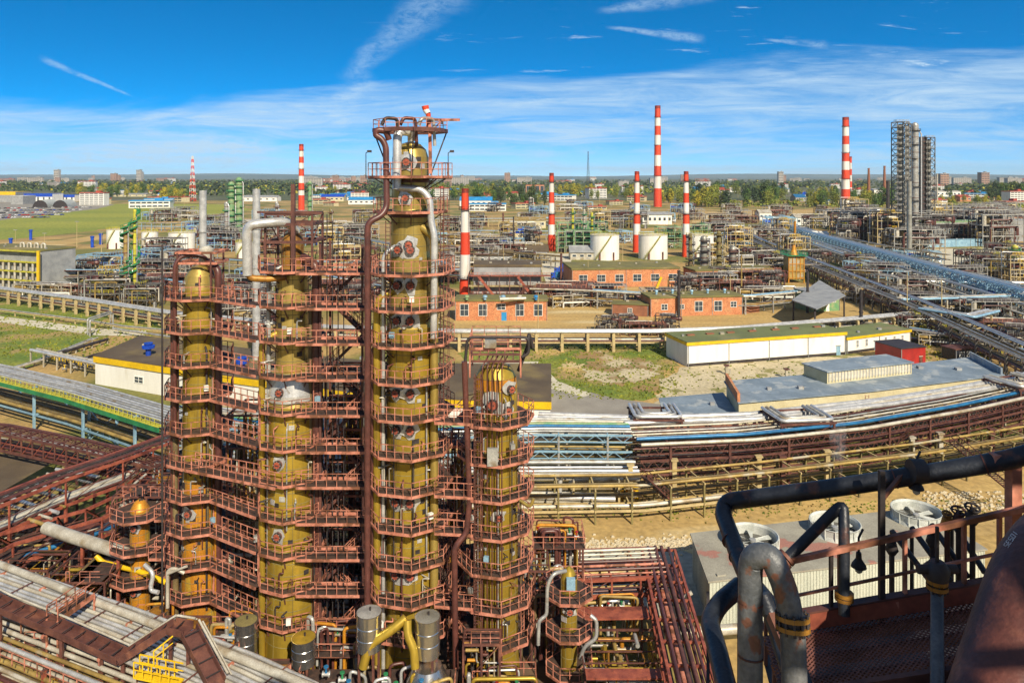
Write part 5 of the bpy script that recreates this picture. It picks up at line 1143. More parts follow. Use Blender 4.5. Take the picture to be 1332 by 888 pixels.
# ------------------------------------------------------------------ tanks
def tank(label,px,yt,yb,rp,m='white',rail='yellowgreen'):
    b=G(px,yb); r=rp*b.y/F; c=V((b.x,b.y+r,0)); z=P(px,yt,c.y-r*.3).z; t=thing('storage_tank',label,'tank',c)
    mb=MB(); mb.lathe(c,[(0,r),(z,r)],m,36,cap=False)
    for k in range(1,6): mb.lathe(c,[(z*k/6-.03,r+.005),(z*k/6,r+.04),(z*k/6+.03,r+.005)],m,36,cap=False)
    mb.build('shell',t); mb=MB(); mb.lathe(c,[(z,r+.12),(z+.25,r+.1),(z+r*.10,r*.4),(z+r*.12,.1)],'paleconcrete',36); mb.build('roof',t)
    mb=MB(); mb.rail([(c.x+r*math.cos(a*math.pi/9),c.y+r*math.sin(a*math.pi/9),z+.2) for a in range(18)],1.2,rail,.14,2.2,closed=True); mb.build('railing',t)
    n=20; mb=MB(); pr=None
    for i in range(n): a=-2.3+i*.055; p=V((c.x+(r+.5)*math.cos(a),c.y+(r+.5)*math.sin(a),z*(i+1)/n)); mb.box(p,(.8,.8,.15),rail,a); 
    for i in range(n-1): a=-2.3+i*.055;a2=a+.055; mb.beam((c.x+(r+.9)*math.cos(a),c.y+(r+.9)*math.sin(a),z*(i+1)/n+1),(c.x+(r+.9)*math.cos(a2),c.y+(r+.9)*math.sin(a2),z*(i+2)/n+1),.12,.12,rail)
    mb.build('stair',t)
    for dx in(-.45,.5): mb=MB(); p=V((c.x+r*dx,c.y-r*math.sqrt(1-dx*dx)-.3,0)); mb.box((p.x,p.y,z*.16),(.8,.5,z*.33),'maroon'); mb.build('inlet_pipe',t)
tank('white storage tank with yellow rail in front of the brick hall, beside a striped chimney',789,306,339,19)
tank('white storage tank between two striped chimneys',853,306,338,19)
tank('white storage tank half hidden by grey process columns',914,306,336,19)
tank('small white tank nearest the spiral stair column',145,299,324,11.5)
tank('white tank just past the spiral stair column',190,302,325,10)
tank('wide white tank with yellow rim before the leftmost gold column',229,303,329,16.5)
tank('white tank glimpsed between the silver stacks',314,316,336,11)
def sphere(l,px,py,rp,Y=None):
    b=G(px,py+rp*1.3); r=rp*b.y/F; t=thing('spherical_tank',l,'tank',(b.x,b.y,0)); mb=MB(); n=12; z=r*1.3; mb.lathe((b.x,b.y,z),[(r*math.sin(-math.pi/2+math.pi*i/n),r*math.cos(-math.pi/2+math.pi*i/n)+1e-3) for i in range(n+1)],'white',20); mb.build('shell',t)
    for k in range(6): a=k*math.pi/3; mb=MB(); mb.tube([(b.x+r*.9*math.cos(a),b.y+r*.9*math.sin(a),0),(b.x+r*.95*math.cos(a),b.y+r*.95*math.sin(a),z)],.12*r,'white',6); mb.build('leg',t)
sphere('round white vessel among yellow pipes, first of a pair by the blue bridge',1261.5,341,3.4); sphere('round white vessel among yellow pipes, second of a pair by the blue bridge',1273,341,3.4)
# ------------------------------------------------------------------ process columns of the middle distance
def pcol(label,px,yt,yb,rp,m,np_=6,pm='yellowgreen',dome=True,spiral=None):
    b=G(px,yb); z=P(px,yt,b.y).z; r=rp*b.y/F; t=thing('process_column',label,'column',(b.x,b.y,0)); mb=MB()
    mb.lathe((b.x,b.y,0),[(0,r*1.05),(z*.05,r),(z-r*.9,r),(z-r*.35,r*.75),(z,.05)],m,18)
    for k in range(1,8): zz=z*k/8; mb.lathe((b.x,b.y,0),[(zz-.2,r),(zz,r*1.05),(zz+.2,r)],'maroon',18,cap=False)
    mb.build('shell',t)
    for k in range(np_):
        zz=z*(k+1)/(np_+.6); mb=MB(); a0=k*1.3; n=9 if not spiral else 6
        for i in range(n):
            a=a0+i*.5;a2=a+.5; ro=r+1.15
            q=[(b.x+rr*math.cos(x),b.y+rr*math.sin(x),zz+((i+(0 if x==a else 1))*.35*spiral if spiral else 0)) for rr,x in((r,a),(ro,a),(ro,a2),(r,a2))]; mb.add(q,[(0,1,2,3)],pm); mb.add([(x,y,zq-.25) for x,y,zq in q],[(3,2,1,0)],pm); mb.beam(q[1],q[2],.15,.4,pm)
            mb.beam(V(q[1])+V((0,0,1.1)),V(q[2])+V((0,0,1.1)),.12,.12,pm); mb.beam(q[1],V(q[1])+V((0,0,1.1)),.1,.1,pm)
        mb.build('platform',t)
    mb=MB(); mb.tube([(b.x+r*1.5,b.y-r*.6,0),(b.x+r*1.5,b.y-r*.6,z*.9),(b.x,b.y,z*.99)],.14*r+.12,'galv' if m!='galv' else 'silver',8); mb.build('pipe',t); return t
pcol('first of four grey weathered columns, under the striped chimney',898,303,365,2.6,'olive',6,'darksteel')
pcol('thick grey column, second of the four by the white tank',915.5,306,364,4.6,'tankgrey',4,'darksteel')
pcol('thin rusty column, third of the four beside the white tank',935,300,364,3.,'olive',7,'olive')
pcol('silver capped column, last of the four process columns',953,320,361,4.8,'tankgrey',3,'maroon')
pcol('yellow green column wrapped in green spiral stairs',163.5,291,392,2.8,'yellowpipe',9,'green',spiral=1)
pcol('twin green railed column, taller neighbour of the spiral stair one',175.5,272,392,2.2,'yellowgreen',10,'green',spiral=1)
pcol('green stained column by the blue and yellow steelwork at the picture edge',1320,318,358,4,'yellowgreen',3,'green')
pcol('slender green column just beyond the slim striped chimney',403,235,290,2.4,'greensteel',7,'green')
# dark green column with twin lattices
for px,yt,l in((301,236,'dark green column wrapped in galleries, near one of two'),(311,230,'dark green column wrapped in galleries, far taller one of two')):
    pcol(l,px,yt,312,4.2,'greensteel',9,'green')
pcol('plain silver vertical vessel beside the dark green columns',294.5,262,315,2.6,'galv',2,'green')
# yellow furnace
q=G(1036,368); t=thing('furnace','upright yellow panelled furnace with green gallery on top','furnace',(q.x,q.y+3,0)); w=10*q.y/F; h=P(1036,333,q.y).z
mb=MB(); mb.prism([(q.x-w,q.y),(q.x+w,q.y),(q.x+w,q.y+6),(q.x-w,q.y+6)],1.5,h,'yellowpipe')
for k in range(5): mb.box((q.x-w+w*2*k/4,q.y-.1,h/2+.7),(.3,.2,h-1.6),'ochre')
for k in range(4): mb.box((q.x,q.y-.12,2+(h-2.4)*k/3),(2*w,.2,.3),'ochre')
mb.build('casing',t); mb=MB(); mb.prism([(q.x-w-1,q.y-1.2),(q.x+w+1,q.y-1.2),(q.x+w+1,q.y+7),(q.x-w-1,q.y+7)],h,h+.3,'green'); gl=mb.build('gallery',t); mb=MB(); mb.rail([(q.x-w-1,q.y-1.2,h+.3),(q.x+w+1,q.y-1.2,h+.3),(q.x+w+1,q.y+7,h+.3),(q.x-w-1,q.y+7,h+.3)],1.3,'green',.14,1.5,closed=True); mb.build('railing',gl)
mb=MB(); mb.lathe((q.x,q.y+3,h+.3),[(0,w*.6),(2,w*.3),(4,w*.18)],'ochre',14); mb.build('hood',t)
for x in(-w,w): mb=MB(); mb.beam((q.x+x,q.y+.2,0),(q.x+x,q.y+.2,1.5),.5,.5,'ochre'); mb.build('leg',t)
# ------------------------------------------------------------------ grey steel towers at right
def frametower(label,px,yt,yb,wpx,core,m='oldsteel',nl=12):
    b=G(px,yb); z=P(px,yt,b.y).z; w=wpx*b.y/F; t=thing('steel_tower',label,'tower',(b.x,b.y,0)); mb=MB()
    cs=[(-w,-w),(w,-w),(w,w),(-w,w)]
    for x,y in cs: mb.beam((b.x+x,b.y+y,0),(b.x+x,b.y+y,z),.5,.5,m)
    for i in range(nl):
        z0,z1=z*i/nl,z*(i+1)/nl
        for k in range(4):
            a,c=cs[k],cs[(k+1)%4]; mb.beam((b.x+a[0],b.y+a[1],z1),(b.x+c[0],b.y+c[1],z1),.35,.4,m)
            A,C=(a,c) if i%2 else(c,a); mb.beam((b.x+A[0],b.y+A[1],z0),(b.x+C[0],b.y+C[1],z1),.28,.28,m)
    mb.build('frame',t)
    for i in range(nl):
        z1=z*(i+1)/nl; mb=MB(); mb.prism([(b.x-w*1.25,b.y-w*1.25),(b.x+w*(.9 if i%2 else .2),b.y-w*1.25),(b.x+w*(.9 if i%2 else .2),b.y-w*.3),(b.x-w*1.25,b.y-w*.3)],z1-.25,z1-.1,'oldsteel'); dk=mb.build('deck',t); mb=MB(); mb.rail([(b.x-w*1.25,b.y-w*.3,z1),(b.x-w*1.25,b.y-w*1.25,z1),(b.x+w*(.9 if i%2 else .2),b.y-w*1.25,z1)],1.2,'galv',.2,1.8); mb.build('railing',dk)
    if core: mb=MB(); mb.lathe((b.x,b.y,0),[(0,w*core),(z*.97,w*core),(z*.985,w*core*.6)],'tankgrey',18); mb.build('vessel',t)
    return t
frametower('grey lattice tower full of drums and stairs, first of the skyline group',1171,159,318,7.5,.4,nl=22)
frametower('tall grey lattice tower packed with galleries, second of the skyline group',1179.5,161,322,3.5,.4,nl=22)
frametower('shorter grey lattice tower with dark slab side, last of the skyline group',1208,179,312,5.2,.3,nl=18)
pcol('tall silver reactor column rising between the grey lattice towers',1190,159,316,4.6,'galv',8,'darksteel')
galvstack(1183,236,335,3.,'lower grey stack in front of the grey lattice towers','tankgrey')
b=G(1200.5,312); mb=MB(); z=P(1200,178,b.y).z; mb.prism([(b.x-1.6,b.y-2),(b.x+1.6,b.y-2),(b.x+1.6,b.y+2),(b.x-1.6,b.y+2)],0,z,'darksteel'); 
for k in range(30): mb.box((b.x,b.y-2.05,z*(k+.5)/30),(3.3,.3,.25),'maroon')
single('lift_shaft','narrow dark lift shaft attached beside the shortest grey lattice tower','lift shaft',mb,(b.x,b.y,0))
# ------------------------------------------------------------------ process unit prototypes
def unit(seed,w,d,h,lv,m,pm,nv,np_,mats,dense=1):
    rr=random.Random(seed); t=thing('process_unit',None,'process unit',(0,0,0)); mb=MB(); nx=max(1,round(w/5)); ny=max(1,round(d/5))
    zs=[h*(i+1)/lv for i in range(lv)]
    for i in range(nx+1):
        for j in range(ny+1):
            x,y=-w/2+w*i/nx,-d/2+d*j/ny; mb.beam((x,y,0),(x,y,h*rr.choice([1,1,.75]) if 0<i<nx else h),.32,.32,m)
    for z in zs:
        for i in range(nx+1): x=-w/2+w*i/nx; mb.beam((x,-d/2,z),(x,d/2,z),.25,.3,m)
        for j in range(ny+1): y=-d/2+d*j/ny; mb.beam((-w/2,y,z),(w/2,y,z),.25,.35,m)
    for i in range(nx):
        if rr.random()<.5: x=-w/2+w*i/nx; mb.beam((x,-d/2,0),(x+w/nx,-d/2,h/lv),.18,.18,m)
    mb.build('frame',t)
    for z in zs:
        x0=rr.uniform(-w/2,0); x1=rr.uniform(0,w/2); mb=MB(); mb.prism([(x0,-d/2),(x1,-d/2),(x1,d/2),(x0,d/2)],z+.16,z+.24,'grating'); dk=mb.build('deck',t); mb=MB(); mb.rail([(x0,-d/2,z+.2),(x1,-d/2,z+.2),(x1,d/2,z+.2)],1.2,pm,.13,1.8); mb.build('railing',dk)
    for k in range(nv):
        z=rr.choice([0]+zs[:-1]); r=rr.uniform(.6,1.3); mm=rr.choice(mats); x,y=rr.uniform(-w/2+1,w/2-1),rr.uniform(-d/2+1,d/2-1); mb=MB()
        if rr.random()<.5: L=rr.uniform(1.5,3); mb.tube([(x-L-.5,y,z+r+.6),(x-L,y,z+r+.6),(x+L,y,z+r+.6),(x+L+.5,y,z+r+.6)],[r*.5,r,r,r*.5],mm,12); mb.box((x-L*.6,y,z+.35),(.3,r*1.3,.9),'concrete'); mb.box((x+L*.6,y,z+.35),(.3,r*1.3,.9),'concrete')
        else: hh=rr.uniform(1.6,h/lv*.85); r*=.8; mb.lathe((x,y,z),[(0,r),(hh,r),(hh+r*.5,r*.6),(hh+r*.6,.1)],mm,14)
        mb.build('vessel',t)
    for k in range(np_):
        z=rr.uniform(1,h+1); x0,x1=rr.uniform(-w/2-1,0),rr.uniform(0,w/2+1); y=rr.uniform(-d/2-.8,d/2); z2=rr.uniform(.3,z); mb=MB(); mb.tube(fillet([(x0,y,.2),(x0,y,z),(x1,y,z),(x1,y+rr.uniform(-2,2),z),(x1,y+.2,z2)],.5,2),rr.uniform(.14,.34),rr.choice(mats),6); mb.build('pipe',t)
    return t
UM=['galv','silver','whitepipe','yellowpipe','maroonpipe','olivepipe']
U=[(unit(1,22,9,10,3,'galv','galv',7,16,UM),'grey framed pipe unit'),
   (unit(2,16,8,13,4,'greensteel','green',6,14,UM+['green']),'green framed unit'),
   (unit(3,26,8,7,2,'maroon','salmon',8,18,UM+['maroonpipe']),'low maroon pump row'),
   (unit(4,14,10,15,4,'postsand','yellow',6,12,UM),'tall tan framed unit'),
   (unit(5,20,10,8,2,'bluesteel','bluesteel',8,16,UM+['blue']),'pale blue exchanger unit'),
   (unit(6,12,7,9,3,'darksteel','galv',6,14,UM+['darkpipe']),'dark steel unit'),
   (unit(7,30,7,6,2,'whitepipe','galv',8,20,UM+['white']),'pale low pipe manifold'),
   (unit(8,18,8,11,3,'oldsteel','yellowgreen',8,16,UM+['yellow']),'yellow railed grey unit')]
used=set(); UG=['process units spread over the works']
def put(k,px,py,rz=0,sc=1,look=None):
    t,lk=U[k]; b=G(px,py)
    if k in used: o=copy_tree(t,b,rz,sc)
    else: used.add(k); o=t; o.location=b; o.rotation_euler.z=rz; o.scale=(sc,)*3 if not isinstance(sc,tuple) else sc
    o['group']='process units of the works'; reg(o,look or lk); return o
# distinctive ones
for k,px,py,sc in[(1,752,328,1.0),(1,741,328,.95),(1,764,329,1.0),(1,745,322,1.2),(1,770,320,1.2)]: put(k,px,py,0,sc)
for k,px,py,sc in[(4,75,362,1.1),(4,140,356,1.1),(5,112,362,.9),(6,62,386,.8),(2,100,386,.6),(7,140,392,.9),(3,150,384,.7),(0,205,366,.9),(2,225,382,1.),(0,250,358,1.1),(5,196,388,.8),(4,205,345,1.),(7,185,398,.7)]: put(k,px,py,random.uniform(-.2,.1),sc)
for k,px,py,sc in[(0,215,288,1.2),(6,240,284,1.3),(4,200,286,1.),(0,270,300,1.2),(0,290,326,1.1),(6,330,300,1.3),(0,360,312,1.2),(2,352,330,1),(4,350,288,1.4),(0,410,318,1.1),(3,430,330,1.),(2,455,342,1.1),(6,430,300,1.2),(0,470,312,1.1),(3,450,360,.9),(0,480,375,1.),(2,440,392,1.),(5,470,405,.9),(4,340,372,.9),(0,320,392,.9),(6,360,420,.8),(0,300,410,.9),(5,345,440,.8)]: put(k,px,py,random.uniform(-.3,.3),sc)
for k,px,py,sc in[(0,590,300,1.1),(6,615,318,1.1),(0,640,330,.9),(3,660,312,.8),(5,690,318,1.),(6,690,342,.8),(2,725,396,.9),(6,755,398,.7),(0,790,392,.6),(2,740,388,.8),(5,820,400,.5),(0,858,398,.6),(4,800,316,1.),(3,780,300,1.1),(0,800,292,1.2),(1,870,322,1.),(1,905,318,1.),(0,940,312,1.2),(3,960,330,1.),(6,975,350,1.),(2,980,372,.9),(5,890,386,.8),(0,925,384,.8),(2,955,386,.8),(6,1005,392,.8),(5,1000,378,.8),(0,1000,318,1.),(6,1020,306,1.1),(4,1010,296,1.2),(2,1000,285,1.2),(3,930,346,.7),(7,945,372,.7),(5,790,432,.5),(5,812,430,.5),(2,836,436,.5),(5,868,432,.55),(7,985,344,.8)]: put(k,px,py,random.uniform(-.25,.25),sc)
for k,px,py,sc in[(0,1090,296,1.5),(5,1102,300,1.5),(3,1110,290,1.5),(0,1128,300,1.6),(5,1135,310,1.5),(0,1150,305,1.7),(3,1155,318,1.4),(5,1170,325,1.3),(0,1190,326,1.3),(5,1210,310,1.3),(3,1215,300,1.5),(0,1230,296,1.6),(0,1250,292,1.7),(5,1270,300,1.3),(0,1285,306,1.4),(0,1302,298,1.5),(5,1310,312,1.3),(0,1325,300,1.5),(0,1275,286,1.6),(0,1305,284,1.6)]: put(k,px,py,random.uniform(-.1,.1),sc)
for k,px,py,sc in[(7,1268,352,.9),(7,1295,360,.9),(7,1310,345,1.),(3,1325,368,.8),(0,1250,372,.8),(6,1215,372,.7),(4,1320,400,.9),(4,1280,390,.8),(0,1150,368,.8),(6,1120,338,.8),(0,1190,385,.7),(5,1230,412,.7),(2,1300,440,.7),(5,1320,455,.7),(0,1140,396,.6),(6,1235,450,.5),(5,1165,412,.5),(0,1290,420,.7)]: put(k,px,py,random.uniform(-.5,.2),sc)
random.seed(101)
for k in range(34): put(random.choice([0,2,4,6,7,5]),random.uniform(560,1150),random.uniform(270,300),random.uniform(-.2,.2),random.uniform(.9,1.3))
for k in range(30): put(random.choice([0,2,4,6,7,3,5]),random.choice([random.uniform(560,700),random.uniform(940,1060)]),random.uniform(300,366),random.uniform(-.2,.2),random.uniform(.6,.95))
for k in range(16): put(random.choice([0,4,6,7,3]),random.uniform(190,480),random.uniform(280,340),random.uniform(-.2,.2),random.uniform(.9,1.2))
for k in range(18): put(random.choice([0,4,6,7]),random.uniform(1100,1332),random.uniform(335,440),random.uniform(-.6,.2),random.uniform(.5,.75))
for k in range(30): put(random.choice([5,5,2,0,5]),random.uniform(1085,1332),random.uniform(292,322),random.uniform(-.15,.15),(1.2,1.2,random.uniform(1.3,2.2)))
# columns scatter in the middle distance
for i,(px,yt,yb,rp,m,pm,l) in enumerate([(1000,300,330,2,'tankgrey','olive','short grey vessel beside the yellow vent stack'),(1098,282,305,3,'tankgrey','yellowgreen','stout grey vessel below the nine band chimney'),(1112,284,306,3.,'galv','yellowgreen','second stout vessel below the nine band chimney'),(820,262,290,1.2,'galv','darksteel','thin distant column near the tallest chimney'),(690,256,278,2.6,'tankgrey','darksteel','pale grey silo tower among green trees'),(745,270,326,1.6,'yellowgreen','green','pale green column inside the green scaffolding'),(760,272,326,1.6,'whitepipe','green','white column inside the green scaffolding'),(770,276,326,1.6,'yellowgreen','green','outer green column of the green scaffolding'),(360,262,320,2,'galv','maroon','grey column behind the bent silver pipe'),(430,270,322,1.6,'olive','maroon','olive column between the collared and tallest gold columns')]): pcol(l,px,yt,yb,rp,m,4,pm)
# yellow fin fan building
q0,q1=g2(-40,370),g2(50,377)
ff=building('air_cooler_house','yellow framed open cooler building with rows of white ducts','building',[q0,q1],16,15,'greywall','oliveroof',roofh=.6)
a=V((*q0,0))+V((0,-1.6,0));b=V((*q1,0))+V((0,-1.6,0))
for z in(3.5,7,10.8,15):
    mb=MB(); mb.beam(a+V((0,.6,z)),b+V((0,.6,z)),1.8,.4,'yellowgreen'); mb.build('gallery',ff)
for i in range(12):
    q=a.lerp(b,(i+.5)/12)
    for z0,z1 in((0.3,3.2),(3.9,6.8),(7.4,10.4)): mb=MB(); mb.tube([q+V((0,0,z0)),q+V((0,0,z1))],.45,'whitepipe',8); mb.build('duct',ff)
mb=MB(); mb.beam(b+V((1,0,0)),b+V((1,0,15.5)),.9,.9,'yellow'); mb.build('corner_post',ff)
for i in range(4): q=a.lerp(b,.6+i*.1)+V((0,8,15.6)); mb=MB(); mb.tube(fillet([q,q+V((0,0,1.8)),q+V((1.4,0,1.8)),q+V((1.4,0,0))],.7),.4,'whitepipe',8); mb.build('roof_vent',ff)
building('exchanger_house','dark two storey open house with pale teal roof in the grey tower complex','building',[g2(1212,318),g2(1280,316)],14,14,'darksteel','greensteel',wins=ws(10,3.,3.4,8.5),band=('galv',1.0),roofh=.6)
building('plinth_building','pale blue grey low block under the dark open house','building',[g2(1205,322),g2(1281,320)],3,4.5,'bluesteel','bluesteel')
building('silo_house','grey metal block with yellow corner frame at the picture edge','building',[g2(1312,314),g2(1345,314)],14,14,'greywall','greywall',roofh=.5)
# ------------------------------------------------------------------ generic sheds & halls
def gable(name,label,cat,px,py,wpx,d,h,rh,wall,roof,rz=0,nw=4,door=None):
    b=G(px,py); w=wpx*b.y/F; t=thing(name,label,cat,(b.x,b.y,0)); x=w/2; mb=MB(); mb.prism([(b.x-x,b.y),(b.x+x,b.y),(b.x+x,b.y+d),(b.x-x,b.y+d)],0,h,wall)
    for s in(-x,x): mb.add([(b.x+s,b.y,h),(b.x+s,b.y+d,h),(b.x+s,b.y+d/2,h+rh)],[(0,1,2) if s>0 else(2,1,0)],wall)
    mb.build('wall',t); mb=MB()
    for y0,z0,y1,z1 in((b.y-.5,h-.1,b.y+d/2,h+rh),(b.y+d/2,h+rh,b.y+d+.5,h-.1)):
        q=[(b.x-x-.5,y0,z0+.1),(b.x+x+.5,y0,z0+.1),(b.x+x+.5,y1,z1+.1),(b.x-x-.5,y1,z1+.1)]; mb.add(q,[(0,1,2,3)],roof); mb.add([(a_,b_,c_-.25) for a_,b_,c_ in q],[(3,2,1,0)],roof)
        mb.beam(q[0],q[1],.2,.3,roof)
    mb.build('roof',t)
    for i in range(nw):
        cx=b.x-x+w*(i+.5)/nw; hw=min(w/nw*.28,2.2); mb=MB(); mb.box((cx,b.y-.03,h*.55),(hw*2,.1,h*.4),'white'); wn=mb.build('window',t); mb=MB(); mb.box((cx,b.y-.1,h*.55),(hw*1.7,.06,h*.3),'glass'); mb.build('pane',wn)
    return t
for a in[('hall','light blue roofed white hall beyond the tallest gold column','building',619,268,42,18,8,5,'white','brightblue',0,6),
 ('hall','blue roofed hall seen past the slim striped chimney','building',432,262,30,20,8,4,'cream','blue',0,5),
 ('hall','white hall with pale blue roof, next beyond the blue roofed one','building',470,266,34,20,7,4,'white','brightblue',0,5),
 ('shed','white shed with blue striped roof in the yellow trees','building',212,256,14,20,6,3,'white','brightblue',0,3),
 ('shed','open blue shed between the short striped chimney and heater house','building',668,312,24,14,5,2,'cream','blue',0,3),
 ('shed','blue roofed low shed in front of the green scaffold chimney','building',688,306,16,10,4,2,'cream','brightblue',0,2),
 ('shed','cream shed with ochre roof edge behind the blue open shed','building',690,297,40,14,7,2,'cream','yellowpipe',0,4),
 ('shed','grey long shed on the yard behind the heater house','building',645,345,44,12,5,2,'greywall','tarroof',0,5),
 ('shed','white low hall under the tallest chimney','building',855,292,38,18,9,2,'white','greywall',0,6),
 ('shed','dark roofed pitched shed before the green scaffold chimney','building',700,338,26,12,4,3,'cream','tarroof',0,3),
 ('shed','dark roofed pitched shed right beneath the green scaffolding','building',757,338,30,12,4,3,'whitepipe','greywall',0,3),
 ('warehouse','long white rail warehouse beside the railway strip','building',1060,293,50,14,7,3,'white','whitepipe',0,6),
 ('warehouse','short white rail warehouse by the yellow vent stack','building',996,286,16,14,7,3,'white','whitepipe',0,3),
 ('warehouse','long pale warehouse below the nine band chimney','building',1065,318,30,12,6,2,'whitepipe','white',0,4),
 ('warehouse','turquoise fronted hall among trees beyond the tallest chimney','building',915,252,22,30,12,4,'greensteel','brightblue',0,4),
 ('warehouse','bright blue hall between clumps of trees','building',940,249,10,30,14,4,'blue','brightblue',0,2),
 ('warehouse','pale long hall just past the bright blue hall','building',963,250,26,30,9,3,'white','paleconcrete',0,5),
 ('warehouse','small white pavilion with many windows on the railway side','building',942,262,14,20,9,2,'white','redroof',0,4),
 ('warehouse','blue roofed timber yard building far along the railway','building',1052,258,22,24,7,5,'white','blue',0,4),
 ('warehouse','dark blue roofed house beside the timber yard building','building',1042,262,14,24,7,5,'greywall','bluepipe',0,3),
 ('warehouse','white multi storey workshop before the grey steel towers','building',1146,262,18,26,20,2,'white','greywall',0,5),
 ('warehouse','pale low works beyond the grey steel towers','building',1234,256,32,26,11,2,'white','whitepipe',0,6),
 ('warehouse','red brick depot just past the grey steel towers','building',1256,262,14,26,8,3,'brick','redroof',0,3),
 ('warehouse','grey depot near the dark wood at the picture edge','building',1285,254,22,26,8,3,'greywall','greywall',0,3),
 ('warehouse','red roofed hall beyond the light blue hall','building',636,259,16,26,9,4,'redroof','redroof',0,3),
 ('warehouse','cream hall with red roof among dark trees','building',666,260,16,26,12,3,'cream','redroof',0,5),
 ('warehouse','long maroon roofed hall behind the collared gold column','building',455,254,40,26,8,4,'cream','maroonpipe',0,4),
 ('warehouse','pale workshop row beyond the dark green columns','building',335,262,50,24,7,3,'white','greywall',0,6),
 ('warehouse','tan shed row behind the car park','building',165,256,50,24,5,2,'cream','greywall',0,6)]: gable(*a)
building('office_block','boxy dark glass office with pink frame among trees','building',[g2(684,258),g2(708,258)],30,26,'brick','redroof',wins=[(.13,14,6.5,20),(.38,14,6.5,20),(.63,14,6.5,20),(.88,14,6.5,20)])
building('showroom','white and blue showroom hall beside the hangars','building',[g2(31,263),g2(68,263)],30,14,'white','blue',band=('blue',5),wins=ws(5,3,7,5))
building('showroom','lower blue topped wing of the showroom','building',[g2(69,262),g2(97,262)],26,11,'white','blue',band=('blue',4),wins=ws(4,3,5,5))
building('supermarket','yellow topped grey hall at the picture edge','building',[g2(-60,263),g2(20,263)],40,17,'greywall','yellow',band=('yellow',5))
building('grey_hall','pale grey plain hall between the yellow topped and blue topped ones','building',[g2(14,266),g2(30,266)],30,13,'greywall','white')
for px,l in((52,'half round grey metal hangar, first of the pair'),(78,'half round grey metal hangar, second of the pair')):
    b=G(px,270.5); r=10*b.y/F; t=thing('hangar',l,'hangar',(b.x,b.y,0)); mb=MB(); n=14
    A=[(b.x-r*1.3+r*math.cos(math.pi*i/n),b.y+14+2*i*0,r*math.sin(math.pi*i/n)) for i in range(n+1)]; Bb=[(b.x+r*math.cos(math.pi*i/n),b.y,r*math.sin(math.pi*i/n)) for i in range(n+1)]
    A=[(x-r*1.6,b.y+50,z) for x,y,z in Bb]
    for i in range(n): mb.add([Bb[i],Bb[i+1],A[i+1],A[i]],[(0,1,2,3)],'fanwhite',True)
    mb.build('shell',t); mb=MB(); mb.add([(x,y+.4,z) for x,y,z in Bb],[list(range(n+1))],'darksteel'); mb.build('end_wall',t)
# ------------------------------------------------------------------ parked cars
def car(m):
    t=thing('parked_car',None,'car',(0,0,0)); mb=MB()
    pr=[(-2.2,.35),(-2.25,.75),(-1.9,.9),(-1.3,1.0),(-.8,1.45),(.7,1.45),(1.3,1.0),(2.1,.85),(2.25,.5),(2.2,.35)]
    a=[(x,-.85,z) for x,z in pr]; b=[(x,.85,z) for x,z in pr]; n=len(pr)
    mb.add(a+b,[(i,i+1,n+i+1,n+i)[::-1] for i in range(n-1)],m); mb.add(a,[list(range(n))[::-1]],m); mb.add(b,[list(range(n))],m); mb.build('body',t)
    for x in(-1.35,1.35):
        for y in(-.85,.85): mb=MB(); mb.tube([(x,y-.1,.33),(x,y+.1,.33)],.33,'carblack',10); mb.build('wheel',t)
    mb=MB()
    for y in(-.87,.87): mb.add([(-1.15,y,1.02),(1.1,y,1.02),(.65,y*.99,1.38),(-.75,y*.99,1.38)],[(0,1,2,3) if y<0 else (3,2,1,0)],'glass')
    mb.build('window_strip',t); return t
cars=[(car(m),l) for m,l in(('carwhite','white car in the car park'),('carsilver','silver car in the car park'),('carblue','blue car in the car park'),('carred','red car in the car park'),('carblack','black car in the car park'))]
cu=set(); random.seed(5)
for row in range(5):
    for k in range(30):
        px=-6+k*(4.4-row*.15)+random.uniform(-.5,.5); py=271.5+row*3.1-(px*.012)
        if px>118-row*12 or random.random()<.12: continue
        i=random.choice([0,0,1,1,2,4,3]); o,l=cars[i]
        if i in cu: c=copy_tree(o,G(px,py,.1),random.uniform(-.1,.1)+1.2)
        else: c=o; cu.add(i); c.location=G(px,py,.1); c.rotation_euler.z=1.2
        c['group']=l.replace('car in','cars in'); c['label']=['',''][0] or l.replace(' car in the car park',f' car, row {["nearest the field","second from the field","third from the field","fourth from the field","by the hangars"][4-row]}')
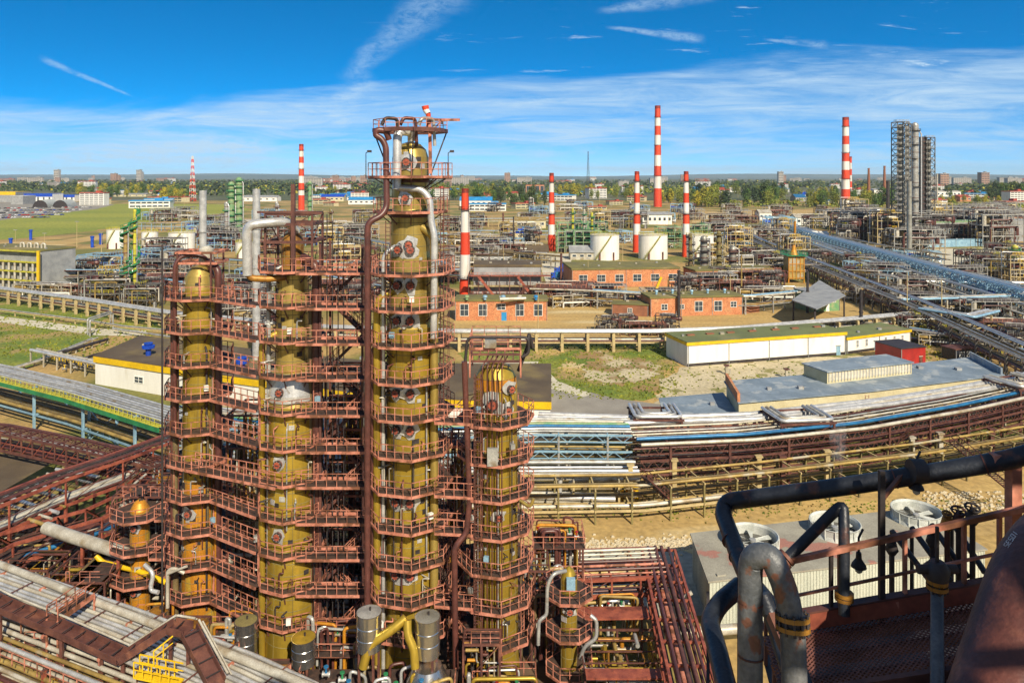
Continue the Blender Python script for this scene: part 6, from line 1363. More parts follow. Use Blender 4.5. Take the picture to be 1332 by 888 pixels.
# ------------------------------------------------------------------ trees
def tree(seed,leaf,h,w,slim=False):
    rr=random.Random(seed); t=thing('tree',None,'tree',(0,0,0)); mb=MB(); mb.tube([(0,0,0),(.1,.05,h*.3),(0,.1,h*.7)],[h*.03,h*.02,h*.006],'trunk',7)
    for k in range(6): a=rr.uniform(0,6.3); z=h*rr.uniform(.25,.55); mb.tube([(0,0,z),(w*.3*math.cos(a),w*.3*math.sin(a),z+h*.2)],[h*.012,h*.004],'trunk',5)
    mb.build('trunk',t); mb=MB(); bl=[]
    nb=13
    for k in range(nb):
        f=(k+.5)/nb; z=h*(.22+.72*f); rad=w*.5*math.sin(math.pi*min(1,(f*.86+.12)))**.7; a=rr.uniform(0,6.3); q=rad*rr.uniform(.1,.75); bl.append((q*math.cos(a),q*math.sin(a),z,w*rr.uniform(.17,.30)))
    bl.append((0,0,h*.55,w*.34))
    for (x,y,z,r) in bl:
        for i in range(60):
            u=V((rr.gauss(0,1),rr.gauss(0,1),rr.gauss(0,1))).normalized(); p=V((x,y,z))+u*(r*rr.uniform(.7,1.12)); s=h*rr.uniform(.022,.045); n=(u+V((rr.uniform(-.6,.6),rr.uniform(-.6,.6),rr.uniform(-.2,.8)))).normalized(); a=n.orthogonal().normalized(); b=n.cross(a)
            mb.add([tuple(p+a*s),tuple(p+b*s*.9),tuple(p-a*s),tuple(p-b*s*.8)],[(0,1,2,3)],leaf)
    mb.build('crown',t); return t
TR=[(tree(1,'leafgreen',12,9),'round green tree'),(tree(2,'leafolive',11,9),'olive green tree'),(tree(3,'leafyellow',12,8),'yellow autumn tree'),(tree(4,'leafdark',14,9),'dark green tree'),(tree(5,'leafolive',15,6),'slim olive poplar'),(tree(6,'leafyellow',14,5),'slim yellow poplar')]
tu=set(); random.seed(15)
def ptree(i,px,py,sc):
    o,l=TR[i]
    if i in tu: c=copy_tree(o,G(px,py),random.uniform(0,6.3),sc)
    else: tu.add(i); c=o; c.location=G(px,py); c.rotation_euler.z=1; c.scale=(sc,)*3
    c['group']='trees beyond the works'; reg(c,l)
nt=0
for x0,x1,y0,y1,n,pal,s0,s1 in[(100,232,249,257,36,[2,5,1,2,0],1.1,1.7),(205,250,254,263,14,[1,0,2],1.0,1.5),(0,30,258,262,0,[1],1,1),(395,440,250,258,6,[1,2],.8,1.2),(560,612,252,262,16,[1,0,4,1],1.1,1.9),(612,650,250,262,16,[1,2,0],1.1,1.8),(638,712,256,271,26,[3,0,3,1],1.0,1.5),(725,770,250,256,10,[1,2],1.2,1.8),(768,836,252,260,18,[2,1,0],1.1,1.8),(862,912,256,266,14,[1,2,0],1.,1.5),(905,1000,252,270,38,[1,0,2,3,1],1.1,2.),(965,1050,250,264,14,[1,3,0],1.1,1.8),(1050,1097,252,270,18,[0,1,2],1.0,1.6),(1104,1160,254,270,20,[0,1,2],1.1,1.8),(1216,1300,262,268,10,[2,1],.7,1.),(1284,1345,252,264,26,[1,0,3,2],1.2,2.)]:
    for k in range(n): ptree(random.choice(pal),random.uniform(x0,x1),random.uniform(y0,y1),random.uniform(s0,s1)*1.3); nt+=1
# far-off woods: one mass
def woods(name,spans,seed,leaf):
    rr=random.Random(seed); mb=MB()
    for x0,x1,y0,y1,n,h in spans:
        for k in range(n):
            b=G(rr.uniform(x0,x1),rr.uniform(y0,y1)); hh=h*rr.uniform(.7,1.25); w=hh*rr.uniform(.5,.9)
            for i in range(16):
                u=V((rr.gauss(0,1),rr.gauss(0,1),abs(rr.gauss(0,1)))).normalized(); p=b+V((u.x*w*.6,u.y*w*.6,hh*.25+u.z*hh*.7)); s=hh*rr.uniform(.14,.3); n_=(u+V((rr.uniform(-.5,.5),rr.uniform(-.5,.5),.3))).normalized(); a=n_.orthogonal().normalized(); c=n_.cross(a)
                mb.add([tuple(p+a*s),tuple(p+c*s),tuple(p-a*s),tuple(p-c*s)],[(0,1,2,3)],leaf if rr.random()<.8 else rr.choice(['leafolive','leafyellow','leafgreen']))
    o=mb.build(name); o['kind']='stuff'
woods('distant_woodland',[(-80,520,236,247,1500,17),(200,500,247,256,260,14),(560,1400,236,246,1300,16),(1200,1400,243,256,420,15),(-80,120,245,252,140,13)],3,'leafdark')
woods('tree_belt',[(880,1180,262,270,260,6),(1215,1400,266,272,120,6),(560,900,246,256,260,13),(0,100,240,246,80,12)],4,'leafolive')
# ------------------------------------------------------------------ far town
def block(seed,w,d,h,wall,roof,fl):
    t=thing('apartment_block',None,'building',(0,0,0)); mb=MB(); mb.prism([(-w/2,0),(w/2,0),(w/2,d),(-w/2,d)],0,h,wall); mb.build('wall',t); mb=MB(); mb.prism([(-w/2-.5,-.5),(w/2+.5,-.5),(w/2+.5,d+.5),(-w/2-.5,d+.5)],h,h+1.2,roof); mb.box((w*.2,d/2,h+2.5),(w*.2,d*.4,3),roof); mb.build('roof',t)
    fl=min(fl,8)
    for f in range(fl):
        mb=MB(); z=h*(f+.55)/fl; mb.box((0,-.15,z),(w*.94,.3,h/fl*.42),'glass')
        for i in range(1,int(w/7)): x=-w*.47+w*.94*i/int(w/7); mb.box((x,-.3,z),(1.1,.5,h/fl*.44),wall)
        mb.build('window',t)
    return t
BK_=[(block(1,60,14,28,'citywall','greywall',8),'pale nine storey block'),(block(2,22,18,60,'citywall','greywall',16),'pale tower block'),(block(3,80,14,16,'citybrick','redroof',5),'brick five storey block'),(block(4,40,16,20,'white','redroof',6),'white block'),(block(5,26,20,45,'citybrick','greywall',12),'brown tower block'),(block(6,50,20,9,'white','brightblue',2),'low white hall'),(block(7,34,16,8,'cream','redroof',2),'low red roofed house')]
bu=set(); random.seed(44)
def pblock(i,px,Y,sc=1.,rz=0):
    o,l=BK_[i]; loc=V(((px-HX)/F*Y,Y,0))
    if i in bu: c=copy_tree(o,loc,rz,sc)
    else: bu.add(i); c=o; c.location=loc; c.scale=(sc,)*3
    c['group']='town buildings on the horizon'; reg(c,l)
pblock(1,73,4200,1.25); pblock(4,147,4200,1.2); pblock(4,152,4300,1.0); pblock(1,180,5000,1.35); pblock(1,183,5100,1.1); pblock(0,45,3600,1.2); pblock(1,1016,3300,1.0); pblock(4,1019,3400,1.); pblock(0,1222,2600,1.4); pblock(4,1229,2500,1.1); pblock(0,1252,3000,1.2); pblock(4,660,4300,1.3)
for k in range(95):
    px=random.choice([random.uniform(-10,240),random.uniform(400,480),random.uniform(560,1332),random.uniform(560,1332)]); Y=random.uniform(2300,7000); pblock(random.choice([0,0,2,3,4,5,3]),px,Y,random.uniform(.7,1.3),random.uniform(-.4,.4))
for k in range(70):
    px=random.choice([random.uniform(560,840),random.uniform(890,1160),random.uniform(1215,1332),random.uniform(410,470),random.uniform(110,240)]); Y=random.uniform(900,2100); pblock(random.choice([5,6,6,3,5]),px,Y,random.uniform(.6,1.1),random.uniform(-.5,.5))
# ------------------------------------------------------------------ lamp masts
def lamp():
    t=thing('lamp_mast',None,'lamp mast',(0,0,0)); mb=MB(); mb.tube([(0,0,0),(0,0,16)],[.22,.1],'postsand',7); mb.build('pole',t); mb=MB(); mb.box((0,0,16.1),(2.4,.5,.3),'greywall'); mb.build('lamp_head',t); return t
l0=lamp(); first=True; random.seed(61)
for px,py in[(20,330),(58,338),(100,322),(132,330),(205,300),(240,270),(575,345),(618,338),(655,352),(672,300),(705,366),(735,300),(795,290),(870,296),(905,292),(930,270),(985,300),(1010,270),(1048,284),(1085,262),(1130,330),(1160,300),(1230,338),(1250,278),(1290,330),(1180,420),(1225,428),(765,372),(810,360),(950,400),(700,440),(640,298),(560,305),(420,290),(350,296),(1005,262),(960,262),(780,268),(740,262),(1310,270)]:
    o=l0 if first else copy_tree(l0); first=False; o.location=G(px,py); s=random.uniform(.6,1.1); o.scale=(s,s,s); o['group']='lamp masts across the works'; reg(o,'thin lamp mast')
# blue machines cluster, white vans
def box_truck(label,px,py,m1,m2,rz=0):
    b=G(px,py); t=thing('parked_truck',label,'truck',(b.x,b.y,0)); mb=MB(); mb.box((b.x+1,b.y,2.0),(5,2.3,2.4),m2,0); mb.build('cargo_box',t); mb=MB(); mb.box((b.x-2.6,b.y,1.6),(1.9,2.2,2.),m1,0); mb.box((b.x-3.,b.y-1.12,2.),(.9,.05,.8),'glass'); mb.build('cab',t)
    for x in(-2.4,.2,2.6): mb=MB(); mb.tube([(b.x+x,b.y-1.15,.5),(b.x+x,b.y-.8,.5)],.5,'carblack',10); mb.build('wheel',t)
box_truck('blue truck, upper of the three beside the heater house',738,350,'blue','blue'); box_truck('blue truck nearest the brick hall corner',731,356,'blue','blue'); box_truck('blue tanker truck closest to the dark mast',727,363,'blue','bluepipe')
random.seed(3)
for k,(px,py,l) in enumerate([(40,312,'blue vent post at the field verge'),(120,322,'blue vent post beyond the teal frame unit'),(131,318,'blue vent post nearest the small white tank'),(14,325,'tall blue vent post over the yellow cooler house')]):
    b=G(px,py); mb=MB(); mb.lathe((b.x,b.y,0),[(0,.9),(6,.9),(6.2,1.2),(7,1.2),(7.2,.5)],'blue',12); single('vent_post',l,'vent post',mb,b)
for k,px in enumerate((183,199,214,227,243)):
    b=G(px,334); mb=MB(); mb.lathe((b.x,b.y,0),[(0,1.3),(3.2,1.3),(3.5,1.5),(3.8,.6)],'blue',12); single('blue_vessel',f'stubby blue vessel before the white tanks, {ordw(k)} from the spiral stair column','vessel',mb,b)
# road crane
b=G(845,398); mb=MB(); mb.beam(b,P(860,360,b.y),.8,.8,'yellow'); mb.box((b.x,b.y,1.2),(3.5,2.4,2.2),'darksteel'); mb.box((b.x-.6,b.y-1.25,2.6),(1.3,.3,1.2),'glass'); single('yellow_crane','small crane with raised yellow boom beside the brick building','crane',mb,b)
# well heads in the yard
for px,py,l in((1023,492,'small grey pipe stub standing on the pale yard'),(1130,476,'tiny roofed post on the yard in front of the white annex'),(945,487,'white chimney cowl on the brick parapet')):
    b=G(px,py); mb=MB(); mb.box((b.x,b.y,1.0),(.5,.5,2.0),'concrete'); mb.box((b.x,b.y,2.1),(1.1,1.,.25),'maroon'); mb.box((b.x+.8,b.y,.6),(.15,.15,1.2),'galv'); mb.beam((b.x,b.y,1.1),(b.x+.8,b.y,1.1),.12,.12,'galv'); single('yard_post',l if px!=945 else 'small hooded post behind the brick parapet','post',mb,b)
# ------------------------------------------------------------------ the viewer's own platform, lower right
random.seed(71)
big=thing('main_pipe','thick dark pipe sweeping across the front above the road, down to a flanged riser','pipe',P(1120,630,12.6))
pipe(big,[P(1420,558,11.2),P(1332,594,11.8),P(1230,612,12.2),P(1100,632,12.7),P(945,652,13.5),P(940,668,13.3),P(972,752,11.8),P(1010,800,10.4),P(1045,900,9.2)],.152,'darkpipe',20,.42)
gn=thing('gooseneck_pipe','grey gooseneck pipe with a bolted flange, closest to the viewer','pipe',P(1000,800,9))
pipe(gn,[P(976,910,8.9),P(976,735,9.1),P(981,722,9.05),P(1003,722,8.95),P(1022,765,8.85),P(1031,815,8.8),P(1034,910,8.7)],.148,'greypipe',22,.34)
c=P(1031,808,8.8); mb=MB(); d=(P(1032,830,8.75)-P(1030,790,8.82)).normalized()
for s,w in((-.075,.05),(.035,.05)): mb.tube([c+d*s,c+d*(s+w)],.2,'rustdome',22)
mb.tube([c-d*.08,c+d*.08],.165,'darksteel',16)
u=d.orthogonal().normalized(); w=d.cross(u)
for k in range(12): a=k*math.pi/6; q=c+u*(.182*math.cos(a))+w*(.182*math.sin(a)); mb.tube([q-d*.11,q+d*.12],.018,'darksteel',6)
mb.build('flange',gn)
g3=thing('gooseneck_pipe','thinner blue black gooseneck pipe rising past the fan stack','pipe',P(1095,700,12))
pipe(g3,[P(1012,738,12.2),P(1082,668,12.4),P(1097,655,12.4),P(1098,690,12.2),P(1098,800,11.9)],.09,'darkpipe',16,.25)
mb=MB(); q=P(1018,730,12.2); d=(P(1082,668,12.4)-P(1018,730,12.2)).normalized(); mb.tube([q,q+d*.05],.15,'maroon',14); mb.tube([q+d*.07,q+d*.12],.15,'maroon',14); mb.build('flange',g3)
g4=thing('elbow_pipe','dark elbow pipe dropping out of view before the cooling tower','pipe',P(935,800,11.5))
pipe(g4,[P(962,762,12.4),P(935,785,11.9),P(922,808,11.6),P(932,840,11),P(950,915,10)],.15,'darkpipe',18,.35)
g5=thing('elbow_pipe','dark pipe slanting between the flanged gooseneck legs','pipe',P(1000,850,9.5))
pipe(g5,[P(992,772,9.9),P(1003,800,9.8),P(1018,850,9.5),P(1040,915,9)],.1,'darkpipe',16,.3)
mb=MB(); mb.beam(P(962,750,12),P(962,915,10.6),.07,.1,'darksteel'); mb.beam(P(921,770,12),P(921,915,10.6),.05,.05,'darksteel'); single('steel_upright','thin black uprights beside the elbow pipe','post',mb,P(962,830,11.5))
# platform with railing: plane z=38 
zD=37.95
def D(px,py,z=zD): return G(px,py,z)
A=P(1029,728,12.1);  
r0,r1=V((4.55,11.85,zD)),V((8.9,11.75,zD))
def rl(px): # point of the rail line on deck for pixel x
    a=P(1051,808,11.9);b=P(1277,770,11.7); t_=(px-1051)/226; return a.lerp(b,t_)
pl=thing('viewing_platform','rust red grated platform with salmon railing under the dark pipes','platform',(6.5,11,0))
def RP(px,h,Yoff=0):
    # rail line: direction chosen so top and bottom edges follow the photo
    t_=(px-1029)/303.; Y=12.3-.6*t_; yb=808-(px-1040)*.168; b=P(px,yb,Y); return V((b.x,b.y,b.z+h))
x0,x1=1010,1350
mb=MB(); mb.beam(RP(x0,-.0),RP(x1,-.0),.12,.26,'redpaint'); mb.beam(RP(x0,.16),RP(x1,.16),.16,.03,'maroon'); mb.build('edge_beam',pl)
mb=MB(); ta=P(1010,733,12.2);tb=P(1350,657,11.6); mb.beam(ta,tb,.085,.085,'salmon'); ma=P(1003,781,12.2);mb_=P(1330,713,11.7); mb.beam(ma,mb_,.04,.04,'salmon')
for px in(1081,1092,1177,1254,1300):
    t_=(px-1010)/340; tp=ta.lerp(tb,t_); bt=RP(px,0); mb.beam(bt,V((bt.x,bt.y,tp.z)),.075,.05,'darksteel' if px==1081 else 'salmon')
mb.build('railing',pl)
mb=MB(); q=RP(1177,0); mb.beam(q+V((-.15,0,0)),q+V((.1,0,.12)),.1,.1,'salmon'); mb.build('gusset',pl)
# tall black post & lamp brackets
mb=MB(); q=RP(1146,0); top=P(1146,611,q.y); mb.beam(q+V((0,-.02,-.3)),V((q.x,q.y-.02,top.z)),.085,.085,'darksteel'); mb.beam(P(1148,648,q.y),P(1176,614,q.y+.3),.06,.06,'maroon'); mb.build('upright',pl)
mb=MB(); a=P(1318,600,11.9); bq=P(1318,700,11.9); mb.beam(bq,a,.19,.16,'salmon'); mb.beam(a+V((-.35,0,.05)),a+V((.35,0,.05)),.16,.16,'salmon'); mb.build('upright',pl)
# grating: expanded metal floor
base=RP(1010,-.08); e1=(RP(1350,-.08)-RP(1010,-.08)); L=e1.length; e1n=e1.normalized(); e2=V((e1n.y,-e1n.x,0)).normalized()
if e2.y>0: e2=-e2
o0=RP(1010,-.16)+e1n*-.2; W=2.7; Lg=L+.2
mb=MB(); cell=.085; n=int((Lg+W)/cell)
for k in range(n):
    s=k*cell
    for sg in(1,-1):
        # diagonal strips clipped to rectangle Lg x W
        pts=[]
        if sg==1:
            xa,ya=s,0; xb,yb=s-W,W
            if xa>Lg: ya=(xa-Lg); xa=Lg
            if xb<0: yb=yb+xb; xb=0
        else:
            xa,ya=s-W,0; xb,yb=s,W
            if xa<0: ya=-xa; xa=0
            if xb>Lg: yb=W-(xb-Lg); xb=Lg
        if yb-ya<.02: continue
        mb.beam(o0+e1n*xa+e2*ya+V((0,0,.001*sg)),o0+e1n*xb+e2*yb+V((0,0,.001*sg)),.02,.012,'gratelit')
mb.build('grating',pl)
for k in range(6):
    y=.15+k*.5; mb=MB(); mb.beam(o0+e2*y-V((0,0,.1)),o0+e1n*Lg+e2*y-V((0,0,.1)),.08,.16,'maroon'); mb.build('joist',pl)
mb=MB(); q=o0+e2*1.55; mb.beam(q+V((0,0,.0)),q+e1n*Lg,.1,.25,'maroon'); mb.build('cross_beam',pl)
# added dark deck standing in for the shade seen through the grating
mb=MB(); 
for k in range(5): y=.2+k*.6; mb.beam(o0+e2*y-V((0,0,1.4)),o0+e1n*Lg+e2*y-V((0,0,1.4)),.3,.2,'darksteel')
mb.build('lower_beam',pl) if False else None
dk=thing('shade_underdeck','dark solid deck added beneath the grating to stand for shade','platform',(8,9.5,0)); mb=MB(); q=[o0-V((0,0,1.6))+e1n*.3-e2*2.5,o0-V((0,0,1.6))+e1n*(Lg+2)-e2*2.5,o0-V((0,0,1.6))+e1n*(Lg+1)+e2*4.5,o0-V((0,0,1.6))+e1n*.3+e2*4.5]
mb.add([tuple(p) for p in q],[(0,1,2,3)],'darksteel'); mb.add([tuple(p-V((0,0,.1))) for p in q],[(3,2,1,0)],'darksteel'); mb.build('deck',dk); mb=MB(); mb.rail([q[3],q[0]],1.1,'maroon',.06,.9); mb.build('railing',dk)  # deck and railing of the added shade stand-in
for root,pp in((big,[P(1230,612,12.2),P(1100,632,12.7)]),(big,[P(1332,594,11.8),P(1230,612,12.2)])):
    a,b=pp; q=a.lerp(b,.5); d=(b-a).normalized(); mb=MB(); mb.tube([q-d*.012,q+d*.012],.16,'rustpipe',20); mb.build('weld_seam',root)
for (a,b,r,root) in((P(976,900,8.9),P(976,745,9.1),.154,gn),(P(945,690,12.9),P(965,735,12.1),.157,big)):
    for t_ in(.3,.75): q=a.lerp(b,t_); d=(b-a).normalized(); mb=MB(); mb.tube([q-d*.01,q+d*.01],r,'rustpipe',20); mb.build('weld_seam',root)
q=P(1098,770,12.0); mb=MB(); mb.tube([q,q-V((0,0,.05))],.15,'rustdome',14); mb.tube([q-V((0,0,.07)),q-V((0,0,.12))],.15,'rustdome',14); mb.build('flange',g3)
# big rusty pipe
bp=thing('rust_duct','huge rust brown duct with chalked digits in the bottom corner','duct',P(1330,800,8))
a0,a1=P(1400,640,10.6),P(1372,735,9.6); ed=[P(1392,690,10.4),P(1368,735,9.6),P(1302,905,7.9),P(1270,1010,7.2)]
mb=MB(); mb.tube(fillet([P(1520,655,11.4),P(1368,722,9.9),P(1300,960,8.4),P(1270,1080,7.8)],.9,8),.62,'rustpipe',40); mb.build('shell',bp)
mb=MB(); pts=fillet([P(1520,655,11.4),P(1368,722,9.9),P(1300,960,8.4),P(1270,1080,7.8)],.9,8); 
for q,d in((pts[3],(pts[4]-pts[2]).normalized()),(pts[-2].lerp(pts[-3],.45),(pts[-2]-pts[-3]).normalized())): mb.tube([q-d*.02,q+d*.02],.635,'maroonpipe',40)
mb.build('weld_seam',bp)
# chalk digits on its flank: small raised strokes
def stroke_digits(txt,origin,ux,uy,h,nrm):
    seg={'S':[((1,2),(0,2)),((0,2),(0,1)),((0,1),(1,1)),((1,1),(1,0)),((1,0),(0,0))],'5':[((1,2),(0,2)),((0,2),(0,1)),((0,1),(1,1)),((1,1),(1,0)),((1,0),(0,0))],'E':[((1,2),(0,2)),((0,2),(0,0)),((0,0),(1,0)),((0,1),(.8,1))],'0':[((0,0),(0,2)),((0,2),(1,2)),((1,2),(1,0)),((1,0),(0,0))],'1':[((.5,0),(.5,2))]}
    mb=MB(); x=0
    for ch_ in txt:
        for a,b in seg[ch_]: mb.beam(origin+ux*(x+a[0]*h*.45)+uy*(a[1]*h*.5),origin+ux*(x+b[0]*h*.45)+uy*(b[1]*h*.5),.012,.012,'chalk')
        x+=h*.75
    return mb
# valves behind the railing
for k,(px,yt,yb,Y,m,l) in enumerate([(1232,668,770,12.6,'rustdome','rusty yellow topped valve, first behind the railing'),(1247,664,775,12.5,'maroon','maroon handwheel valve, second behind the railing'),(1265,660,775,12.3,'darksteel','black handwheel valve, third behind the railing'),(1213,690,790,12.7,'darksteel','dark capped valve stem just before the rusty one'),(1160,700,785,12.8,'darksteel','short black valve stem near the tall black upright')]):
    a,b=P(px,yt,Y),P(px,yb,Y); t=thing('valve',l,'valve',(b.x,b.y,b.z)); mb=MB(); mb.tube([b,a],.045,'darksteel' if k else 'maroon',10); mb.tube([a+V((0,0,-.28)),a+V((0,0,-.2)),a+V((0,0,-.05))],[.06,.11,.07],m,12); mb.build('stem',t)
    mb=MB(); n=14; R_=.11 if k in(1,2) else .07; pts=[a+V((R_*math.cos(2*math.pi*i/n),.04*math.sin(4*math.pi*i/n)*0,R_*math.sin(2*math.pi*i/n)*.35))+V((0,R_*.9*math.sin(2*math.pi*i/n),0)) for i in range(n+1)]; mb.tube(pts,.02,m,6,False)
    for i in range(0,n,3): mb.tube([a,pts[i]],.014,m,5)
    mb.build('handwheel',t)
# central flanged riser
rs_=thing('flanged_riser','grey riser with rusty bolted flange passing through the grating','pipe',P(1219,790,11.2))
pipe(rs_,[P(1219,900,10.2),P(1219,770,11.3)],.09,'greypipe',16)
mb=MB(); c=P(1219,765,11.3); mb.tube([c,c+V((0,0,.06))],.155,'rustdome',18); mb.tube([c+V((0,0,.09)),c+V((0,0,.15))],.155,'rustdome',18); mb.tube([c+V((0,0,.15)),c+V((0,0,.32)),c+V((0,0,.42))],[.16,.19,.1],'darksteel',16)
for i in range(10): a=i*math.pi/5; mb.tube([c+V((.14*math.cos(a),.14*math.sin(a),-.04)),c+V((.14*math.cos(a),.14*math.sin(a),.19))],.014,'darksteel',6)
mb.build('flange',rs_); mb=MB(); mb.tube([c+V((-.3,0,.3)),c+V((.3,0,.3))],.07,'darksteel',12); mb.tube([c+V((0,0,.4)),c+V((0,0,.95))],.03,'darksteel',8); mb.build('valve_body',rs_)
for k in range(4):
    a=P(1160+k*26,690-k*4,13.2); b=P(1215+k*22,762-k*6,12.3); t=thing('slanting_pipe',f'dark blue black slanting pipe behind the railing, {ordw(k)} from the tall upright','pipe',(a+b)/2); pipe(t,[a,b],.05,'darkpipe',10)
    pipe(t,[a,a+V((0,0,-1.3))],.035,'darkpipe',8)
# lamps
def lampf(label,px,yt,yb,Y):
    a,b=P(px,yt,Y),P(px,yb,Y); t=thing('lamp',label,'lamp',a); h=a.z-b.z; mb=MB(); mb.lathe((a.x,a.y,b.z),[(h*.3,h*.36),(h*.42,h*.32),(h*.7,h*.14),(h,h*.12)],'darksteel',16); mb.build('lamp_shade',t); mb=MB(); mb.lathe((a.x,a.y,b.z),[(0,.02),(h*.08,h*.16),(h*.28,h*.2),(h*.4,h*.14)],'fanwhite',14); mb.build('bulb',t); mb=MB(); mb.tube([a,a+V((0,0,.25)),a+V((.12,.1,.35))],.02,'darksteel',6); mb.build('bracket',t)
lampf('bell shaped lamp hanging under the railing near the gooseneck',1117,718,745,12.6)
lampf('caged lamp clamped to the thick dark pipe',1192,617,643,12.3)
mb=MB(); q=P(1192,612,12.25); mb.tube([q+V((-.1,0,0)),q+V((.12,0,0))],.19,'darksteel',16); mb.build('clamp',big)
# the chalk digits
pts=fillet([P(1520,655,11.4),P(1368,722,9.9),P(1300,960,8.4),P(1270,1080,7.8)],.9,8)
from mathutils.bvhtree import BVHTree
shl=[o for o in bp.children if o.name.startswith('shell')][0]; bt=BVHTree.FromPolygons([tuple(v.co+bp.location) for v in shl.data.vertices],[tuple(p.vertices) for p in shl.data.polygons])
ax=V((12,-17)).normalized(); up=V((-17,-12)).normalized()
def onduct(x,y):
    px,py=1311+ax.x*x+up.x*y,712+ax.y*x+up.y*y; dd=(P(px,py,1)-V((0,0,CZ))).normalized(); h=bt.ray_cast(V((0,0,CZ)),dd)
    return (h[0]-dd*.008) if h[0] else None
SEG={'S':[((1,2),(0,2)),((0,2),(0,1)),((0,1),(1,1)),((1,1),(1,0)),((1,0),(0,0))],'E':[((1,2),(0,2)),((0,2),(0,0)),((0,0),(1,0)),((0,1),(.8,1))],'0':[((0,0),(0,2)),((0,2),(1,2)),((1,2),(1,0)),((1,0),(0,0))],'1':[((.5,0),(.5,2))]}
SEG['5']=SEG['S']; mb=MB(); x=0
for ch_ in 'SE501':
    for p_,q_ in SEG[ch_]:
        A_,B_=onduct(x+p_[0]*3.2,p_[1]*3.2),onduct(x+q_[0]*3.2,q_[1]*3.2)
        if A_ and B_: mb.beam(A_,B_,.009,.009,'chalk')
    x+=4.9
if mb.v: mb.build('chalk_digits',bp)
# dark steel to the lower left of the platform
mb=MB(); mb.beam(P(1003,800,9.6),P(1045,900,8.8),.1,.14,'maroon'); mb.beam(P(1010,810,10.2),P(1062,900,9.4),.05,.05,'salmon'); single('slanted_beam','rust red slanted beam running down between the gooseneck legs','beam',mb,P(1020,850,9.5))
# unseen vessel and slatted deck, added behind and above to shade this corner
vt=thing('shade_tower','tall rust brown vessel and decks added out of view as a shade blocker','tower',(8.6,-3.2,0))
mb=MB(); mb.lathe((4.6,-4.2,0),[(0,2.6),(36,2.6),(50,2.4),(54,1.4),(54.6,.1)],'rustpipe',28); mb.build('shell',vt)  # unseen vessel shell, added for shade
mb=MB()
for k in range(11): mb.beam((1.5+k*1.1,-6,47.6),(1.5+k*1.1,3.4,47.6),.5,.08,'maroon')
for k in range(5): mb.beam((1.3,-5.6+k*2.1,47.4),(13,-5.6+k*2.1,47.4),.14,.2,'maroon')
mb.build('shade_deck',vt)
# steam wisp
# ------------------------------------------------------------------ steam
def volmat(name,dens,col=(1,1,1),noise=None):
    m=bpy.data.materials.new(name); m.use_nodes=True; nt=m.node_tree; nt.nodes.clear(); o=nt.nodes.new('ShaderNodeOutputMaterial'); v=nt.nodes.new('ShaderNodeVolumePrincipled'); v.inputs['Color'].default_value=(*col,1); v.inputs['Density'].default_value=dens; nt.links.new(v.outputs[0],o.inputs['Volume']); MATS[name]=m; return m
volmat('hazevol',4.2e-5,(.66,.83,1.0)); volmat('steamvol',.045)
mb=MB(); X=15900; mb.add([(i*X,(-150 if j<0 else X),(-1.0 if k<0 else 190)) for k in(-1,1) for j in(-1,1) for i in(-1,1)],[(0,2,3,1),(4,5,7,6),(0,1,5,4),(2,6,7,3),(0,4,6,2),(1,3,7,5)],'hazevol'); struct('haze',mb,'stuff')
mb=MB(); q=G(1090,640); mb.lathe((q.x,q.y,0),[(1.,.1),(1.5,.45),(3,.6),(5,.9),(7.5,1.2),(9.5,1.1),(11,.6),(11.6,.1)],'steamvol',20,cap=False); struct('steam',mb,'stuff')
nt=MATS['steamvol'].node_tree; v=[n for n in nt.nodes if n.type=='PRINCIPLED_VOLUME'][0]; g=nt.nodes.new('ShaderNodeNewGeometry'); n=nt.nodes.new('ShaderNodeTexNoise'); n.inputs['Scale'].default_value=.7; nt.links.new(g.outputs['Position'],n.inputs['Vector']); m_=nt.nodes.new('ShaderNodeMapRange'); m_.inputs[1].default_value=.42; m_.inputs[2].default_value=.7; m_.inputs[4].default_value=.22; nt.links.new(n.outputs['Fac'],m_.inputs[0]); nt.links.new(m_.outputs[0],v.inputs['Density'])
finish_labels()
# ------------------------------------------------------------------ camera, light, sky
cam=bpy.data.cameras.new('camera'); co=bpy.data.objects.new('camera',cam); COL.objects.link(co); S.camera=co
co.location=(0,0,CZ); co.rotation_euler=(R(90),0,0); cam.sensor_width=36; cam.lens=36*F/1332; cam.shift_y=-(444-HY)/1332; cam.clip_end=60000; cam.clip_start=.1
sd=V((.36,-.93,0)).normalized(); el=R(37); sdir=V((sd.x*math.cos(el),sd.y*math.cos(el),math.sin(el)))
sl=bpy.data.lights.new('sun','SUN'); sl.energy=5.0; sl.angle=R(.5); sl.color=(1,.88,.69); so=bpy.data.objects.new('sun',sl); COL.objects.link(so); so.rotation_euler=(-sdir).to_track_quat('-Z','Y').to_euler()
w=bpy.data.worlds.new('World'); S.world=w; w.use_nodes=True; nt=w.node_tree; N=nt.nodes; L=nt.links; bg=N['Background']
def nd(t,**k):
    n=N.new(t)
    for a,b in k.items(): setattr(n,a,b)
    return n
def math_(op,a,b=None,clamp=False):
    n=nd('ShaderNodeMath',operation=op); n.use_clamp=clamp
    for i,v in enumerate((a,b)):
        if v is None: continue
        if hasattr(v,'is_output'): L.new(v,n.inputs[i])
        else: n.inputs[i].default_value=v
    return n.outputs[0]
tc=nd('ShaderNodeTexCoord'); sp=nd('ShaderNodeSeparateXYZ'); L.new(tc.outputs['Generated'],sp.inputs[0]); X_,Y_,Z_=sp.outputs
